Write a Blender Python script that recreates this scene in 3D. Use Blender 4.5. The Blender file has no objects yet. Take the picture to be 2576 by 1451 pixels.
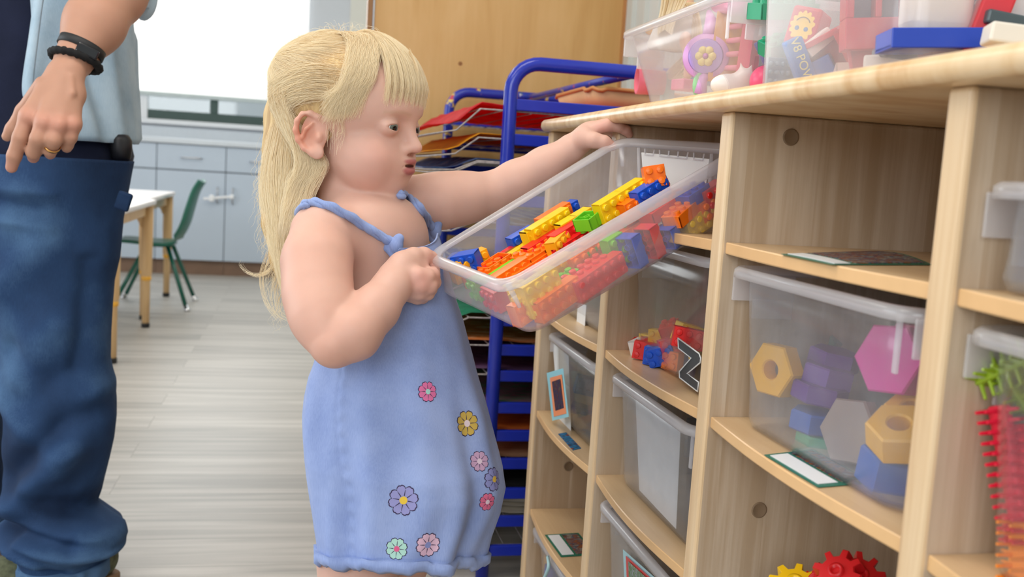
import bpy, bmesh, math, random
import numpy as np
from mathutils import Vector, Matrix, noise as mnoise
from mathutils.bvhtree import BVHTree

# ------------------------------------------------------------------ camera
# Room frame: X runs into the cubby unit (right), Y runs along it (away), Z up. Camera stands at the origin, eye 0.83 m.
SC = bpy.context.scene
COL = SC.collection
F_PX = 2500.0
PITCH, ROLL, YAW = math.radians(6.69), math.radians(3.54), math.radians(12.154)
CAM = np.array([0, 0, 0.83])
FW = np.array([math.cos(PITCH)*math.sin(YAW), math.cos(PITCH)*math.cos(YAW), -math.sin(PITCH)])
R0 = np.array([math.cos(YAW), -math.sin(YAW), 0.0])
U0 = np.cross(R0, FW)
RT = math.cos(ROLL)*R0 + math.sin(ROLL)*U0
UP = math.cos(ROLL)*U0 - math.sin(ROLL)*R0
camd = bpy.data.cameras.new('camera')
cam = bpy.data.objects.new('camera', camd)
COL.objects.link(cam)
cam.matrix_world = Matrix(((RT[0], UP[0], -FW[0], CAM[0]), (RT[1], UP[1], -FW[1], CAM[1]), (RT[2], UP[2], -FW[2], CAM[2]), (0, 0, 0, 1)))
camd.sensor_width = 36.0
camd.lens = 36.0*F_PX/2576
camd.clip_start = 0.02
camd.dof.use_dof = True
camd.dof.focus_distance = 1.2
camd.dof.aperture_fstop = 7.0
SC.camera = cam

# ------------------------------------------------------------------ light and exposure
SC.view_settings.view_transform = 'Standard'
SC.view_settings.look = 'None'
SC.view_settings.exposure = -0.12
SC.view_settings.gamma = 1.0
SC.view_settings.use_curve_mapping = False
wd = bpy.data.worlds.new('world')
SC.world = wd
wd.use_nodes = True
bg = wd.node_tree.nodes['Background']
bg.inputs[0].default_value = (0.86, 0.93, 1.0, 1)
bg.inputs[1].default_value = 0.52
SC.cycles.transparent_max_bounces = 32

def area(name, loc, target, sx, sy, power, color):
    l = bpy.data.lights.new(name, 'AREA')
    l.shape = 'RECTANGLE'; l.size = sx; l.size_y = sy; l.energy = power; l.color = color
    o = bpy.data.objects.new(name, l); COL.objects.link(o)
    o.location = loc
    o.rotation_euler = (Vector(target) - Vector(loc)).to_track_quat('-Z', 'Y').to_euler()
    return o
# daylight through the far window and the side windows, ceiling fixtures
area('daylight_window_far', (-1.3, 6.9, 1.75), (-0.5, 1.0, 0.7), 2.4, 1.1, 34, (0.92, 0.97, 1.0))
area('daylight_window_side', (-3.9, 2.6, 1.6), (0.2, 1.6, 0.7), 3.4, 1.5, 82, (0.90, 0.96, 1.0))
area('daylight_window_behind', (-1.6, -2.4, 1.9), (0.3, 1.5, 0.6), 2.6, 1.6, 74, (0.93, 0.97, 1.0))
for _x, _y in ((-1.4, 0.6), (-0.1, 1.0), (-1.4, 3.4), (-0.3, 4.6)):
    area('ceiling_fixture_light', (_x, _y, 2.62), (_x, _y, 0), 1.1, 0.5, 14, (1.0, 0.93, 0.84))

# ------------------------------------------------------------------ helpers
def ray(x, y): return FW + RT*(x-1288)/F_PX - UP*(y-725.5)/F_PX
def W(x, y, d): return CAM + ray(x, y)*d                 # point at depth d on the line of sight through a photo pixel
def PL(x, y, ax, v):                                     # where that line meets the plane axis ax = v
    q = ray(x, y); return CAM + q*((v-CAM[ax])/q[ax])
def lin(c):
    c = c/255.0
    return c/12.92 if c <= 0.04045 else ((c+0.055)/1.055)**2.4
def rgb(r, g, b): return (lin(r), lin(g), lin(b), 1.0)

def tag(o, label=None, cat=None, group=None, kind=None):
    if label: o['label'] = label
    if cat: o['category'] = cat
    if group: o['group'] = group
    if kind: o['kind'] = kind
    return o
def thing(name, label, cat, loc=(0, 0, 0), group=None):
    o = bpy.data.objects.new(name, None); COL.objects.link(o)
    o.location = tuple(float(v) for v in loc); o.empty_display_size = 0.05
    return tag(o, label, cat, group)
def wloc(o):
    v = np.zeros(3)
    while o is not None:
        v = v + np.array(o.location); o = o.parent
    return v
def mesh(name, V, Fc, mat, parent=None, smooth=False, loc=None, cols=None, fmat=None):
    """V in room coordinates; object origin at its parent's base (or loc / own centre)."""
    V = np.asarray(V, float)
    if parent is not None: off = wloc(parent)
    elif loc is not None: off = np.array(loc, float)
    else: off = np.array([(V[:, 0].min()+V[:, 0].max())/2, (V[:, 1].min()+V[:, 1].max())/2, V[:, 2].min()])
    me = bpy.data.meshes.new(name)
    VV = V-off
    if isinstance(Fc, np.ndarray) and Fc.ndim == 2:
        n, k = Fc.shape
        me.vertices.add(len(VV)); me.vertices.foreach_set('co', VV.astype(np.float32).ravel())
        me.loops.add(n*k); me.loops.foreach_set('vertex_index', Fc.astype(np.int32).ravel())
        me.polygons.add(n); me.polygons.foreach_set('loop_start', np.arange(0, n*k, k, dtype=np.int32))
        me.update(calc_edges=True)
    else:
        me.from_pydata([tuple(v) for v in VV], [], [tuple(f) for f in Fc]); me.update()
    mats = mat if isinstance(mat, (list, tuple)) else [mat]
    for m in mats: me.materials.append(m)
    if fmat is not None: me.polygons.foreach_set('material_index', np.asarray(fmat, dtype=np.int32))
    if smooth: me.polygons.foreach_set('use_smooth', np.ones(len(me.polygons), dtype=bool))
    if cols is not None:
        at = me.color_attributes.new('Col', 'FLOAT_COLOR', 'POINT')
        at.data.foreach_set('color', np.asarray(cols, dtype=np.float32).ravel())
    me.validate()
    o = bpy.data.objects.new(name, me); COL.objects.link(o)
    if parent is not None: o.parent = parent
    else: o.location = tuple(off)
    return o

class MB:
    """collects shapes for ONE mesh"""
    def __init__(s): s.V = []; s.F = []; s.n = 0; s.M = []
    def add(s, V, Fc, m=0):
        V = np.asarray(V, float)
        s.V.append(V); s.F += [tuple(int(i)+s.n for i in f) for f in Fc]; s.n += len(V); s.M += [m]*len(Fc)
        return s
    def build(s, name, mat, parent=None, smooth=False, loc=None):
        return mesh(name, np.vstack(s.V), s.F, mat, parent, smooth, loc, fmat=s.M)

EYE = np.eye(3)
def box(c, size, M=EYE, bev=0.0, seg=2):
    """box at centre c, full sizes, columns of M are its axes; rounded edges"""
    bm = bmesh.new(); bmesh.ops.create_cube(bm, size=1.0)
    for v in bm.verts: v.co = Vector((v.co.x*size[0], v.co.y*size[1], v.co.z*size[2]))
    if bev > 0:
        bmesh.ops.bevel(bm, geom=bm.edges[:], offset=min(bev, min(size)*0.45), segments=seg, profile=0.5, affect='EDGES')
    V = np.array([v.co for v in bm.verts]) @ np.asarray(M).T + np.asarray(c)
    bm.verts.index_update()
    Fc = [tuple(v.index for v in f.verts) for f in bm.faces]
    bm.free(); return V, Fc
def bbox(x0, x1, y0, y1, z0, z1, bev=0.0, seg=2):
    return box(((x0+x1)/2, (y0+y1)/2, (z0+z1)/2), (abs(x1-x0), abs(y1-y0), abs(z1-z0)), EYE, bev, seg)
def basis(d, up=(0, 0, 1)):
    d = np.asarray(d, float); d = d/np.linalg.norm(d)
    u = np.asarray(up, float)
    if abs(d @ u) > 0.97: u = np.array([1.0, 0, 0])
    s = np.cross(u, d); s /= np.linalg.norm(s)
    return s, np.cross(d, s), d
def tube(P, r, n=10, caps=True, closed=False):
    P = np.asarray(P, float); m = len(P)
    r = np.full(m, r) if np.isscalar(r) else np.asarray(r, float)
    V = []; s0 = None
    for i in range(m):
        if closed: d = P[(i+1) % m]-P[i-1]
        else: d = P[min(i+1, m-1)]-P[max(i-1, 0)]
        d = d/(np.linalg.norm(d)+1e-12)
        if s0 is None: s0 = basis(d)[0]
        s0 = s0-d*(s0 @ d); s0 /= np.linalg.norm(s0)+1e-12
        t = np.cross(d, s0)
        for k in range(n):
            a = 2*math.pi*k/n
            V.append(P[i]+r[i]*(math.cos(a)*s0+math.sin(a)*t))
    Fc = []
    for i in range(m if closed else m-1):
        j = (i+1) % m
        for k in range(n): Fc.append((i*n+k, i*n+(k+1) % n, j*n+(k+1) % n, j*n+k))
    if caps and not closed:
        Fc.append(tuple(range(n-1, -1, -1))); Fc.append(tuple((m-1)*n+k for k in range(n)))
    return np.array(V), Fc
def cyl(a, b, r0, r1=None, n=20):
    return tube([a, b], [r0, r0 if r1 is None else r1], n)
def spline(P, n):
    """Catmull-Rom through points, n samples"""
    P = np.asarray(P, float); m = len(P)
    Q = np.vstack([2*P[0]-P[1], P, 2*P[-1]-P[-2]])
    out = []
    for u in np.linspace(0, m-1-1e-9, n):
        i = int(u); f = u-i
        p0, p1, p2, p3 = Q[i], Q[i+1], Q[i+2], Q[i+3]
        out.append(0.5*((2*p1)+(-p0+p2)*f+(2*p0-5*p1+4*p2-p3)*f*f+(-p0+3*p1-3*p2+p3)*f**3))
    return np.array(out)
def prism(poly, h0, h1, c, M=EYE, bev=0.0):
    """2D outline extruded along axis 3 of M between h0 and h1"""
    n = len(poly); M = np.asarray(M)
    if bev > 0:
        pc = np.mean(poly, axis=0)
        ins = [tuple(pc+(np.array(p)-pc)*(1-bev/np.linalg.norm(np.array(p)-pc))) for p in poly]
        rings = [(ins, h0), (poly, h0+bev), (poly, h1-bev), (ins, h1)]
    else: rings = [(poly, h0), (poly, h1)]
    V = [np.array([p[0], p[1], h]) for pl_, h in rings for p in pl_]
    Fc = []
    for k in range(len(rings)-1):
        for i in range(n): Fc.append((k*n+i, k*n+(i+1) % n, (k+1)*n+(i+1) % n, (k+1)*n+i))
    Fc.append(tuple(range(n-1, -1, -1))); Fc.append(tuple((len(rings)-1)*n+i for i in range(n)))
    return np.array(V) @ M.T+np.asarray(c), Fc
def lathe(prof, c, M=EYE, n=24):
    M = np.asarray(M); V = []
    for r, z in prof:
        for k in range(n):
            a = 2*math.pi*k/n; V.append((r*math.cos(a), r*math.sin(a), z))
    m = len(prof); Fc = []
    for i in range(m-1):
        for k in range(n): Fc.append((i*n+k, i*n+(k+1) % n, (i+1)*n+(k+1) % n, (i+1)*n+k))
    return np.array(V) @ M.T+np.asarray(c), Fc
def loft(rings, caps=True):
    n = len(rings[0]); V = np.vstack(rings); Fc = []
    for i in range(len(rings)-1):
        for k in range(n): Fc.append((i*n+k, i*n+(k+1) % n, (i+1)*n+(k+1) % n, (i+1)*n+k))
    if caps: Fc.append(tuple(range(n-1, -1, -1))); Fc.append(tuple((len(rings)-1)*n+k for k in range(n)))
    return V, Fc
def rotz(a):
    c, s = math.cos(a), math.sin(a); return np.array([[c, -s, 0], [s, c, 0], [0, 0, 1.0]])
def rotax(ax, a):
    return np.array(Matrix.Rotation(a, 3, Vector(ax)))
def copy_tree(o, parent=None):
    c = o.copy(); COL.objects.link(c); c.parent = parent
    for ch in o.children: copy_tree(ch, c)
    return c

# ------------------------------------------------------------------ materials
def newmat(name):
    m = bpy.data.materials.new(name); m.use_nodes = True
    nt = m.node_tree; b = nt.nodes['Principled BSDF']
    return m, nt, b
def N(nt, t, **kw):
    n = nt.nodes.new(t)
    for k, v in kw.items():
        if k.startswith('i'): n.inputs[int(k[1:])].default_value = v
        else: setattr(n, k, v)
    return n
def plain(name, col, rough=0.5, var=0.06, scale=20.0, bump=0.0, spec=0.5, sss=0.0, metal=0.0, stretch=(1, 1, 1)):
    """colour with faint mottling"""
    m, nt, b = newmat(name)
    tc = N(nt, 'ShaderNodeTexCoord'); mp = N(nt, 'ShaderNodeMapping'); mp.inputs['Scale'].default_value = stretch
    no = N(nt, 'ShaderNodeTexNoise'); no.inputs['Scale'].default_value = scale; no.inputs['Detail'].default_value = 5
    nt.links.new(tc.outputs['Object'], mp.inputs[0]); nt.links.new(mp.outputs[0], no.inputs['Vector'])
    cr = N(nt, 'ShaderNodeValToRGB')
    c = np.array(col[:3])
    cr.color_ramp.elements[0].position = 0.3; cr.color_ramp.elements[1].position = 0.7
    cr.color_ramp.elements[0].color = (*np.clip(c*(1-var), 0, 1), 1); cr.color_ramp.elements[1].color = (*np.clip(c*(1+var), 0, 1), 1)
    nt.links.new(no.outputs[0], cr.inputs[0]); nt.links.new(cr.outputs[0], b.inputs['Base Color'])
    b.inputs['Roughness'].default_value = rough; b.inputs['Specular IOR Level'].default_value = spec; b.inputs['Metallic'].default_value = metal
    if sss: b.inputs['Subsurface Weight'].default_value = sss; b.inputs['Subsurface Radius'].default_value = (0.01, 0.006, 0.004)
    if bump:
        bp = N(nt, 'ShaderNodeBump'); bp.inputs['Strength'].default_value = bump; bp.inputs['Distance'].default_value = 0.002
        nt.links.new(no.outputs[0], bp.inputs['Height']); nt.links.new(bp.outputs[0], b.inputs['Normal'])
    return m
def wood(name, c1, c2, c3, grain, band=None, bandw=0.06, rough=0.45, gscale=1.0, bandvar=1.0):
    """grain: axis 0/1/2 the fibres follow; band: axis across which glued staves change tone"""
    m, nt, b = newmat(name)
    tc = N(nt, 'ShaderNodeTexCoord'); L = nt.links.new
    sp = N(nt, 'ShaderNodeSeparateXYZ'); L(tc.outputs['Object'], sp.inputs[0])
    rnd = None; vec = tc.outputs['Object']
    if band is not None:
        fl = N(nt, 'ShaderNodeMath', operation='DIVIDE', i1=bandw); L(sp.outputs[band], fl.inputs[0])
        # uneven stave widths
        wn = N(nt, 'ShaderNodeTexNoise'); wn.noise_dimensions = '1D'; wn.inputs['Scale'].default_value = 7.0; wn.inputs['Detail'].default_value = 0
        L(sp.outputs[band], wn.inputs['W'])
        ad = N(nt, 'ShaderNodeMath', operation='ADD'); L(fl.outputs[0], ad.inputs[0]); L(wn.outputs[0], ad.inputs[1])
        f2 = N(nt, 'ShaderNodeMath', operation='FLOOR'); L(ad.outputs[0], f2.inputs[0])
        rnd = N(nt, 'ShaderNodeTexWhiteNoise'); rnd.noise_dimensions = '1D'; L(f2.outputs[0], rnd.inputs['W'])
        va = N(nt, 'ShaderNodeVectorMath', operation='MULTIPLY_ADD'); L(rnd.outputs['Color'], va.inputs[0]); va.inputs[1].default_value = (3, 3, 3); L(tc.outputs['Object'], va.inputs[2])
        vec = va.outputs[0]
    mp = N(nt, 'ShaderNodeMapping'); s = [38*gscale]*3; s[grain] = 2.2*gscale; mp.inputs['Scale'].default_value = s
    L(vec, mp.inputs[0])
    no = N(nt, 'ShaderNodeTexNoise'); no.inputs['Scale'].default_value = 1.0; no.inputs['Detail'].default_value = 6; no.inputs['Distortion'].default_value = 0.6
    L(mp.outputs[0], no.inputs['Vector'])
    mp2 = N(nt, 'ShaderNodeMapping'); s = [300*gscale]*3; s[grain] = 9*gscale; mp2.inputs['Scale'].default_value = s; L(vec, mp2.inputs[0])
    n2 = N(nt, 'ShaderNodeTexNoise'); n2.inputs['Detail'].default_value = 3; n2.inputs['Scale'].default_value = 1.0; L(mp2.outputs[0], n2.inputs['Vector'])
    cr = N(nt, 'ShaderNodeValToRGB'); e = cr.color_ramp.elements
    e[0].position = 0.28; e[0].color = c3; e[1].position = 0.72; e[1].color = c1
    k = e.new(0.5); k.color = c2
    mx = N(nt, 'ShaderNodeMath', operation='MULTIPLY_ADD', i1=0.25, i2=-0.125); L(n2.outputs[0], mx.inputs[0])
    a2 = N(nt, 'ShaderNodeMath', operation='ADD'); L(no.outputs[0], a2.inputs[0]); L(mx.outputs[0], a2.inputs[1])
    out = a2.outputs[0]
    if rnd:
        r2 = N(nt, 'ShaderNodeMath', operation='MULTIPLY_ADD', i1=0.34*bandvar, i2=-0.17*bandvar); L(rnd.outputs['Value'], r2.inputs[0])
        a3 = N(nt, 'ShaderNodeMath', operation='ADD'); L(out, a3.inputs[0]); L(r2.outputs[0], a3.inputs[1]); out = a3.outputs[0]
    L(out, cr.inputs[0]); L(cr.outputs[0], b.inputs['Base Color'])
    b.inputs['Roughness'].default_value = rough
    bp = N(nt, 'ShaderNodeBump'); bp.inputs['Strength'].default_value = 0.12; bp.inputs['Distance'].default_value = 0.001
    L(n2.outputs[0], bp.inputs['Height']); L(bp.outputs[0], b.inputs['Normal'])
    return m
def clearplastic(name, tint, milk, rough=0.3, milkcol=(0.85, 0.88, 0.92, 1), scuff=0.0):
    """thin translucent plastic: mostly see-through, a milky share and a gloss coat"""
    m = bpy.data.materials.new(name); m.use_nodes = True; nt = m.node_tree; nt.nodes.clear(); L = nt.links.new
    out = N(nt, 'ShaderNodeOutputMaterial'); tr = N(nt, 'ShaderNodeBsdfTransparent'); tr.inputs[0].default_value = tint
    df = N(nt, 'ShaderNodeBsdfDiffuse'); df.inputs[0].default_value = milkcol
    tl = N(nt, 'ShaderNodeBsdfTranslucent'); tl.inputs[0].default_value = milkcol
    md = N(nt, 'ShaderNodeMixShader', i0=0.45); L(df.outputs[0], md.inputs[1]); L(tl.outputs[0], md.inputs[2])
    mx = N(nt, 'ShaderNodeMixShader', i0=milk); L(tr.outputs[0], mx.inputs[1]); L(md.outputs[0], mx.inputs[2])
    if scuff:
        tc = N(nt, 'ShaderNodeTexCoord'); no = N(nt, 'ShaderNodeTexNoise'); no.inputs['Scale'].default_value = 25; no.inputs['Detail'].default_value = 6
        L(tc.outputs['Object'], no.inputs['Vector'])
        mr = N(nt, 'ShaderNodeMapRange'); mr.inputs[1].default_value = 0.35; mr.inputs[2].default_value = 0.75; mr.inputs[3].default_value = max(0, milk-scuff); mr.inputs[4].default_value = milk+scuff
        L(no.outputs[0], mr.inputs[0]); L(mr.outputs[0], mx.inputs[0])
    gl = N(nt, 'ShaderNodeBsdfGlossy'); gl.inputs['Roughness'].default_value = rough; gl.inputs[0].default_value = (1, 1, 1, 1)
    lw = N(nt, 'ShaderNodeLayerWeight', i0=0.5); pw = N(nt, 'ShaderNodeMath', operation='POWER', i1=5.0); L(lw.outputs['Facing'], pw.inputs[0])
    fr = N(nt, 'ShaderNodeMath', operation='MULTIPLY_ADD', i1=0.55, i2=0.035); L(pw.outputs[0], fr.inputs[0])
    m2 = N(nt, 'ShaderNodeMixShader'); L(fr.outputs[0], m2.inputs[0]); L(mx.outputs[0], m2.inputs[1]); L(gl.outputs[0], m2.inputs[2])
    L(m2.outputs[0], out.inputs[0])
    return m

_pc = {}
def toy(r, g, b, rough=0.35):
    k = (r, g, b, rough)
    if k not in _pc: _pc[k] = plain('plastic_%d_%d_%d' % (r, g, b), rgb(r, g, b), rough, 0.03, 8.0, spec=0.5)
    return _pc[k]

# ------------------------------------------------------------------ smooth implicit bodies -> one continuous mesh
class Body:
    def __init__(s): s.P = []
    def _a(s, fn, c, r, op, k): s.P.append((fn, np.asarray(c, float), float(r), op, k))
    def cone(s, a, b, ra, rb, k=0.01, op='u'):
        a = np.asarray(a, float); b = np.asarray(b, float); ab = b-a; l2 = ab @ ab+1e-12
        def fn(P):
            d = P-a; t = np.clip(d @ ab/l2, 0, 1)
            return np.sqrt(np.maximum(((d-t[:, None]*ab)**2).sum(1), 1e-16))-(ra+(rb-ra)*t)
        s._a(fn, (a+b)/2, math.sqrt(l2)/2+max(ra, rb), op, k)
    def chain(s, pts, k=0.01, k0=None, op='u'):
        for i in range(len(pts)-1):
            s.cone(pts[i][0], pts[i+1][0], pts[i][1], pts[i+1][1], (k0 if (i == 0 and k0 is not None) else k), op)
    def ell(s, c, rad, M=EYE, k=0.01, op='u'):
        c = np.asarray(c, float); rad = np.asarray(rad, float); M = np.asarray(M)
        def fn(P):
            q = (P-c) @ M; k0 = np.sqrt(((q/rad)**2).sum(1))+1e-9; k1 = np.sqrt(((q/rad**2)**2).sum(1))+1e-9
            return k0*(k0-1)/k1
        s._a(fn, c, rad.max(), op, k)
    def ev(s, P, idx=None):
        f = np.full(len(P), 1e3)
        for i in (range(len(s.P)) if idx is None else idx):
            fn, c, r, op, k = s.P[i]; g = fn(P)
            if op == 'u':
                h = np.maximum(k-np.abs(f-g), 0)/k
                f = np.minimum(f, g)-h*h*k*0.25
            else:
                g = -g; h = np.maximum(k-np.abs(f-g), 0)/k
                f = np.maximum(f, g)+h*h*k*0.25
        return f
    def mesh(s, h, B=12, relax=2):
        lo = np.min([p[1]-p[2] for p in s.P if p[3] == 'u'], axis=0)-3*h
        hi = np.max([p[1]+p[2] for p in s.P if p[3] == 'u'], axis=0)+3*h
        bs = B*h; nb = np.ceil((hi-lo)/bs).astype(int)+1
        ii = np.stack(np.meshgrid(*[np.arange(n) for n in nb], indexing='ij'), -1).reshape(-1, 3)
        cen = lo+(ii+0.5)*bs; R = bs*0.87
        near = np.zeros(len(cen), bool)
        for fn, c, r, op, k in s.P:
            if op == 'u': near |= ((cen-c)**2).sum(1) < (r+R+0.01)**2
        ii = ii[near]; cen = cen[near]
        G = np.stack([p[0](cen) for p in s.P])
        f = s.ev(cen); keep = np.abs(f) < R*2.3+0.008
        ii = ii[keep]; cen = cen[keep]; G = G[:, keep]
        ks = np.array([p[4] for p in s.P])
        gd = nb*B+2
        g1 = np.arange(B+1); loc = np.stack(np.meshgrid(g1, g1, g1, indexing='ij'), -1).reshape(-1, 3)
        ids = []; vs = []; quads = []
        def cid(c): return (c[:, 0]*gd[1]+c[:, 1])*gd[2]+c[:, 2]
        n1 = B+1
        for b in range(len(ii)):
            idx = np.nonzero(G[:, b] < R*2.3+ks+0.008)[0]
            if len(idx) == 0: continue
            base = ii[b]*B
            P = lo+(base+loc)*h
            v = s.ev(P, idx).reshape(n1, n1, n1)
            sg = v < 0
            if sg.all() or not sg.any(): continue
            # cell vertices
            acc = np.zeros((B, B, B, 3)); cnt = np.zeros((B, B, B))
            for ax in range(3):
                sl0 = [slice(None)]*3; sl1 = [slice(None)]*3; sl0[ax] = slice(0, B); sl1[ax] = slice(1, B+1)
                a = v[tuple(sl0)]; c = v[tuple(sl1)]; cr = (a < 0) != (c < 0)
                t = np.where(cr, a/(np.where(cr, a-c, 1)), 0)
                o1, o2 = [x for x in range(3) if x != ax]
                for d1 in (0, 1):
                    for d2 in (0, 1):
                        s2 = [slice(None)]*3; s2[o1] = slice(d1, d1+B); s2[o2] = slice(d2, d2+B)
                        cc = cr[tuple(s2)]; tt = t[tuple(s2)]
                        off = np.zeros((B, B, B, 3)); off[..., ax] = tt; off[..., o1] = d1; off[..., o2] = d2
                        acc += off*cc[..., None]; cnt += cc
                # quads for edges owned by this block
                own = [slice(0, B)]*3
                e = cr[tuple(own)] if cr.shape[ax] == B else cr[tuple(own)]
                q = np.argwhere(e)
                if len(q):
                    flip = a[tuple(own)][tuple(q.T)] < 0
                    q = q+base
                    u1 = np.zeros(3, int); u1[o1] = 1; u2 = np.zeros(3, int); u2[o2] = 1
                    c0 = cid(q-u1-u2); c1 = cid(q-u2); c2 = cid(q); c3 = cid(q-u1)
                    if ax == 1: flip = ~flip
                    Q = np.stack([c0, c1, c2, c3], 1); Q[~flip] = Q[~flip][:, ::-1]
                    quads.append(Q)
            m = np.argwhere(cnt > 0)
            if len(m):
                pos = lo+(base+m+acc[tuple(m.T)]/cnt[tuple(m.T)][:, None])*h
                ids.append(cid(m+base)); vs.append(pos)
        ids = np.concatenate(ids); vs = np.concatenate(vs); quads = np.concatenate(quads)
        o = np.argsort(ids); ids = ids[o]; vs = vs[o]
        j = np.clip(np.searchsorted(ids, quads), 0, len(ids)-1)
        ok = (ids[j] == quads).all(1)
        j = j[ok]
        # relax a little, then pull back on to the surface
        for _ in range(relax):
            ac = np.zeros_like(vs); cn = np.zeros(len(vs))
            for k in range(4):
                np.add.at(ac, j[:, k], vs[j[:, (k+1) % 4]]); np.add.at(ac, j[:, k], vs[j[:, k-1]]); np.add.at(cn, j[:, k], 2)
            vs = vs*0.5+0.5*ac/np.maximum(cn, 1)[:, None]
        return vs, j
# ================================================================== the room
M_wall = plain('painted_wall', rgb(222, 226, 232), 0.8, 0.02, 3)
M_wallr = plain('pale_wall_boards', rgb(205, 208, 202), 0.7, 0.03, 3)
M_white = plain('white_gloss_paint', rgb(235, 238, 242), 0.4, 0.01, 4)
M_ceil = plain('ceiling_tile', rgb(235, 233, 228), 0.9, 0.03, 30)
M_dark = plain('dark_window_frame', rgb(62, 84, 80), 0.5, 0.04, 10)
M_kick = plain('brown_kickboard', rgb(128, 102, 84), 0.5, 0.08, 12)
M_cab = plain('pale_laminate', rgb(192, 206, 222), 0.4, 0.015, 4)
M_counter = plain('counter_laminate', rgb(212, 220, 228), 0.35, 0.02, 30)
M_metal = plain('brushed_steel', rgb(190, 192, 196), 0.3, 0.04, 40, metal=0.9)
M_chrome = plain('chrome', rgb(225, 226, 230), 0.12, 0.02, 40, metal=1.0)
M_black = plain('black_rubber', rgb(28, 28, 30), 0.6, 0.1, 40)

def floor_mat():
    m, nt, b = newmat('grey_oak_floor_planks'); L = nt.links.new
    tc = N(nt, 'ShaderNodeTexCoord')
    br = N(nt, 'ShaderNodeTexBrick'); br.offset = 0.37; br.offset_frequency = 2
    br.inputs['Scale'].default_value = 1.0; br.inputs['Brick Width'].default_value = 1.22; br.inputs['Row Height'].default_value = 0.15
    br.inputs['Mortar Size'].default_value = 0.0012; br.inputs['Mortar Smooth'].default_value = 0.2; br.inputs['Bias'].default_value = 0.0
    br.inputs['Color1'].default_value = (0, 0, 0, 1); br.inputs['Color2'].default_value = (1, 1, 1, 1); br.inputs['Mortar'].default_value = (0.1, 0.1, 0.1, 1)
    L(tc.outputs['Object'], br.inputs['Vector'])
    mp = N(nt, 'ShaderNodeMapping'); mp.inputs['Scale'].default_value = (1.6, 26, 1)
    va = N(nt, 'ShaderNodeVectorMath', operation='MULTIPLY_ADD'); L(br.outputs['Color'], va.inputs[0]); va.inputs[1].default_value = (5, 3, 0); L(tc.outputs['Object'], va.inputs[2])
    L(va.outputs[0], mp.inputs[0])
    no = N(nt, 'ShaderNodeTexNoise'); no.inputs['Scale'].default_value = 1.0; no.inputs['Detail'].default_value = 7; no.inputs['Distortion'].default_value = 0.5; L(mp.outputs[0], no.inputs['Vector'])
    a = N(nt, 'ShaderNodeMath', operation='MULTIPLY_ADD', i1=0.2, i2=-0.1); L(br.outputs['Color'], a.inputs[0])
    a2 = N(nt, 'ShaderNodeMath', operation='ADD'); L(no.outputs[0], a2.inputs[0]); L(a.outputs[0], a2.inputs[1])
    cr = N(nt, 'ShaderNodeValToRGB'); e = cr.color_ramp.elements
    e[0].position = 0.3; e[0].color = rgb(148, 144, 138); e[1].position = 0.68; e[1].color = rgb(186, 181, 174)
    k = e.new(0.5); k.color = rgb(169, 164, 157)
    L(a2.outputs[0], cr.inputs[0])
    mx = N(nt, 'ShaderNodeMix', data_type='RGBA', blend_type='MULTIPLY'); L(br.outputs['Fac'], mx.inputs[0]); L(cr.outputs[0], mx.inputs[6]); mx.inputs[7].default_value = (0.7, 0.68, 0.66, 1)
    L(mx.outputs[2], b.inputs['Base Color']); b.inputs['Roughness'].default_value = 0.42
    return m
def struct(name, V, Fc, m, parent=None): 
    o = mesh(name, V, Fc, m, parent)
    if parent is None: o['kind'] = 'structure'
    return o
YF = 7.62; XL, XR = -4.2, 0.90; YB = -3.0; ZC = 2.7
struct('floor', *bbox(XL, XR, YB, YF, -0.05, 0), floor_mat())
struct('ceiling', *bbox(XL, XR, YB, YF, ZC, ZC+0.05), M_ceil)
# far wall with the window opening
wx0, wx1 = -2.9, PL(775, 100, 1, YF)[0]; wz0, wz1 = PL(500, 306, 1, YF)[2], 2.35
mb = MB()
mb.add(*bbox(XL, XR, YF, YF+0.12, 0, wz0)); mb.add(*bbox(XL, XR, YF, YF+0.12, wz1, ZC))
mb.add(*bbox(XL, wx0, YF, YF+0.12, wz0, wz1)); mb.add(*bbox(wx1, XR, YF, YF+0.12, wz0, wz1))
o = mb.build('wall_far', M_wall); o['kind'] = 'structure'
mb = MB()
mb.add(*bbox(XL-0.12, XL, YB, YF, 0, 0.9)); mb.add(*bbox(XL-0.12, XL, YB, YF, 2.35, ZC))
for y0, y1 in ((YB, -1.6), (1.0, 1.3), (4.4, 4.8), (6.8, YF)): mb.add(*bbox(XL-0.12, XL, y0, y1, 0.9, 2.35))
o = mb.build('wall_left', M_wall); o['kind'] = 'structure'
mb = MB()
mb.add(*bbox(XL, XR, YB-0.12, YB, 0, 0.9)); mb.add(*bbox(XL, XR, YB-0.12, YB, 2.4, ZC))
for x0, x1 in ((XL, -3.8), (-0.3, 0.1), (0.7, XR)): mb.add(*bbox(x0, x1, YB-0.12, YB, 0.9, 2.4))
o = mb.build('wall_behind', M_wall); o['kind'] = 'structure'
mb = MB(); mb.add(*bbox(XR, XR+0.1, YB, YF, 0, ZC))
o = mb.build('wall_right', M_wallr); o['kind'] = 'structure'
mb = MB()
for k in range(6):
    y = 2.76-0.11*k; mb.add(*bbox(XR-0.012, XR, y-0.01, y, 0.0, ZC))
o = mb.build('trim_2', M_wallr); o['kind'] = 'structure'
# white casing on the far wall beside the plywood
cx0, cx1 = PL(880, 60, 1, YF-0.03)[0], PL(915, 60, 1, YF-0.03)[0]
struct('trim_1', *bbox(cx0, cx1+0.12, YF-0.03, YF, 0, 2.5, 0.004), plain('cream_trim', rgb(240, 238, 228), 0.4, 0.01))
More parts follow.
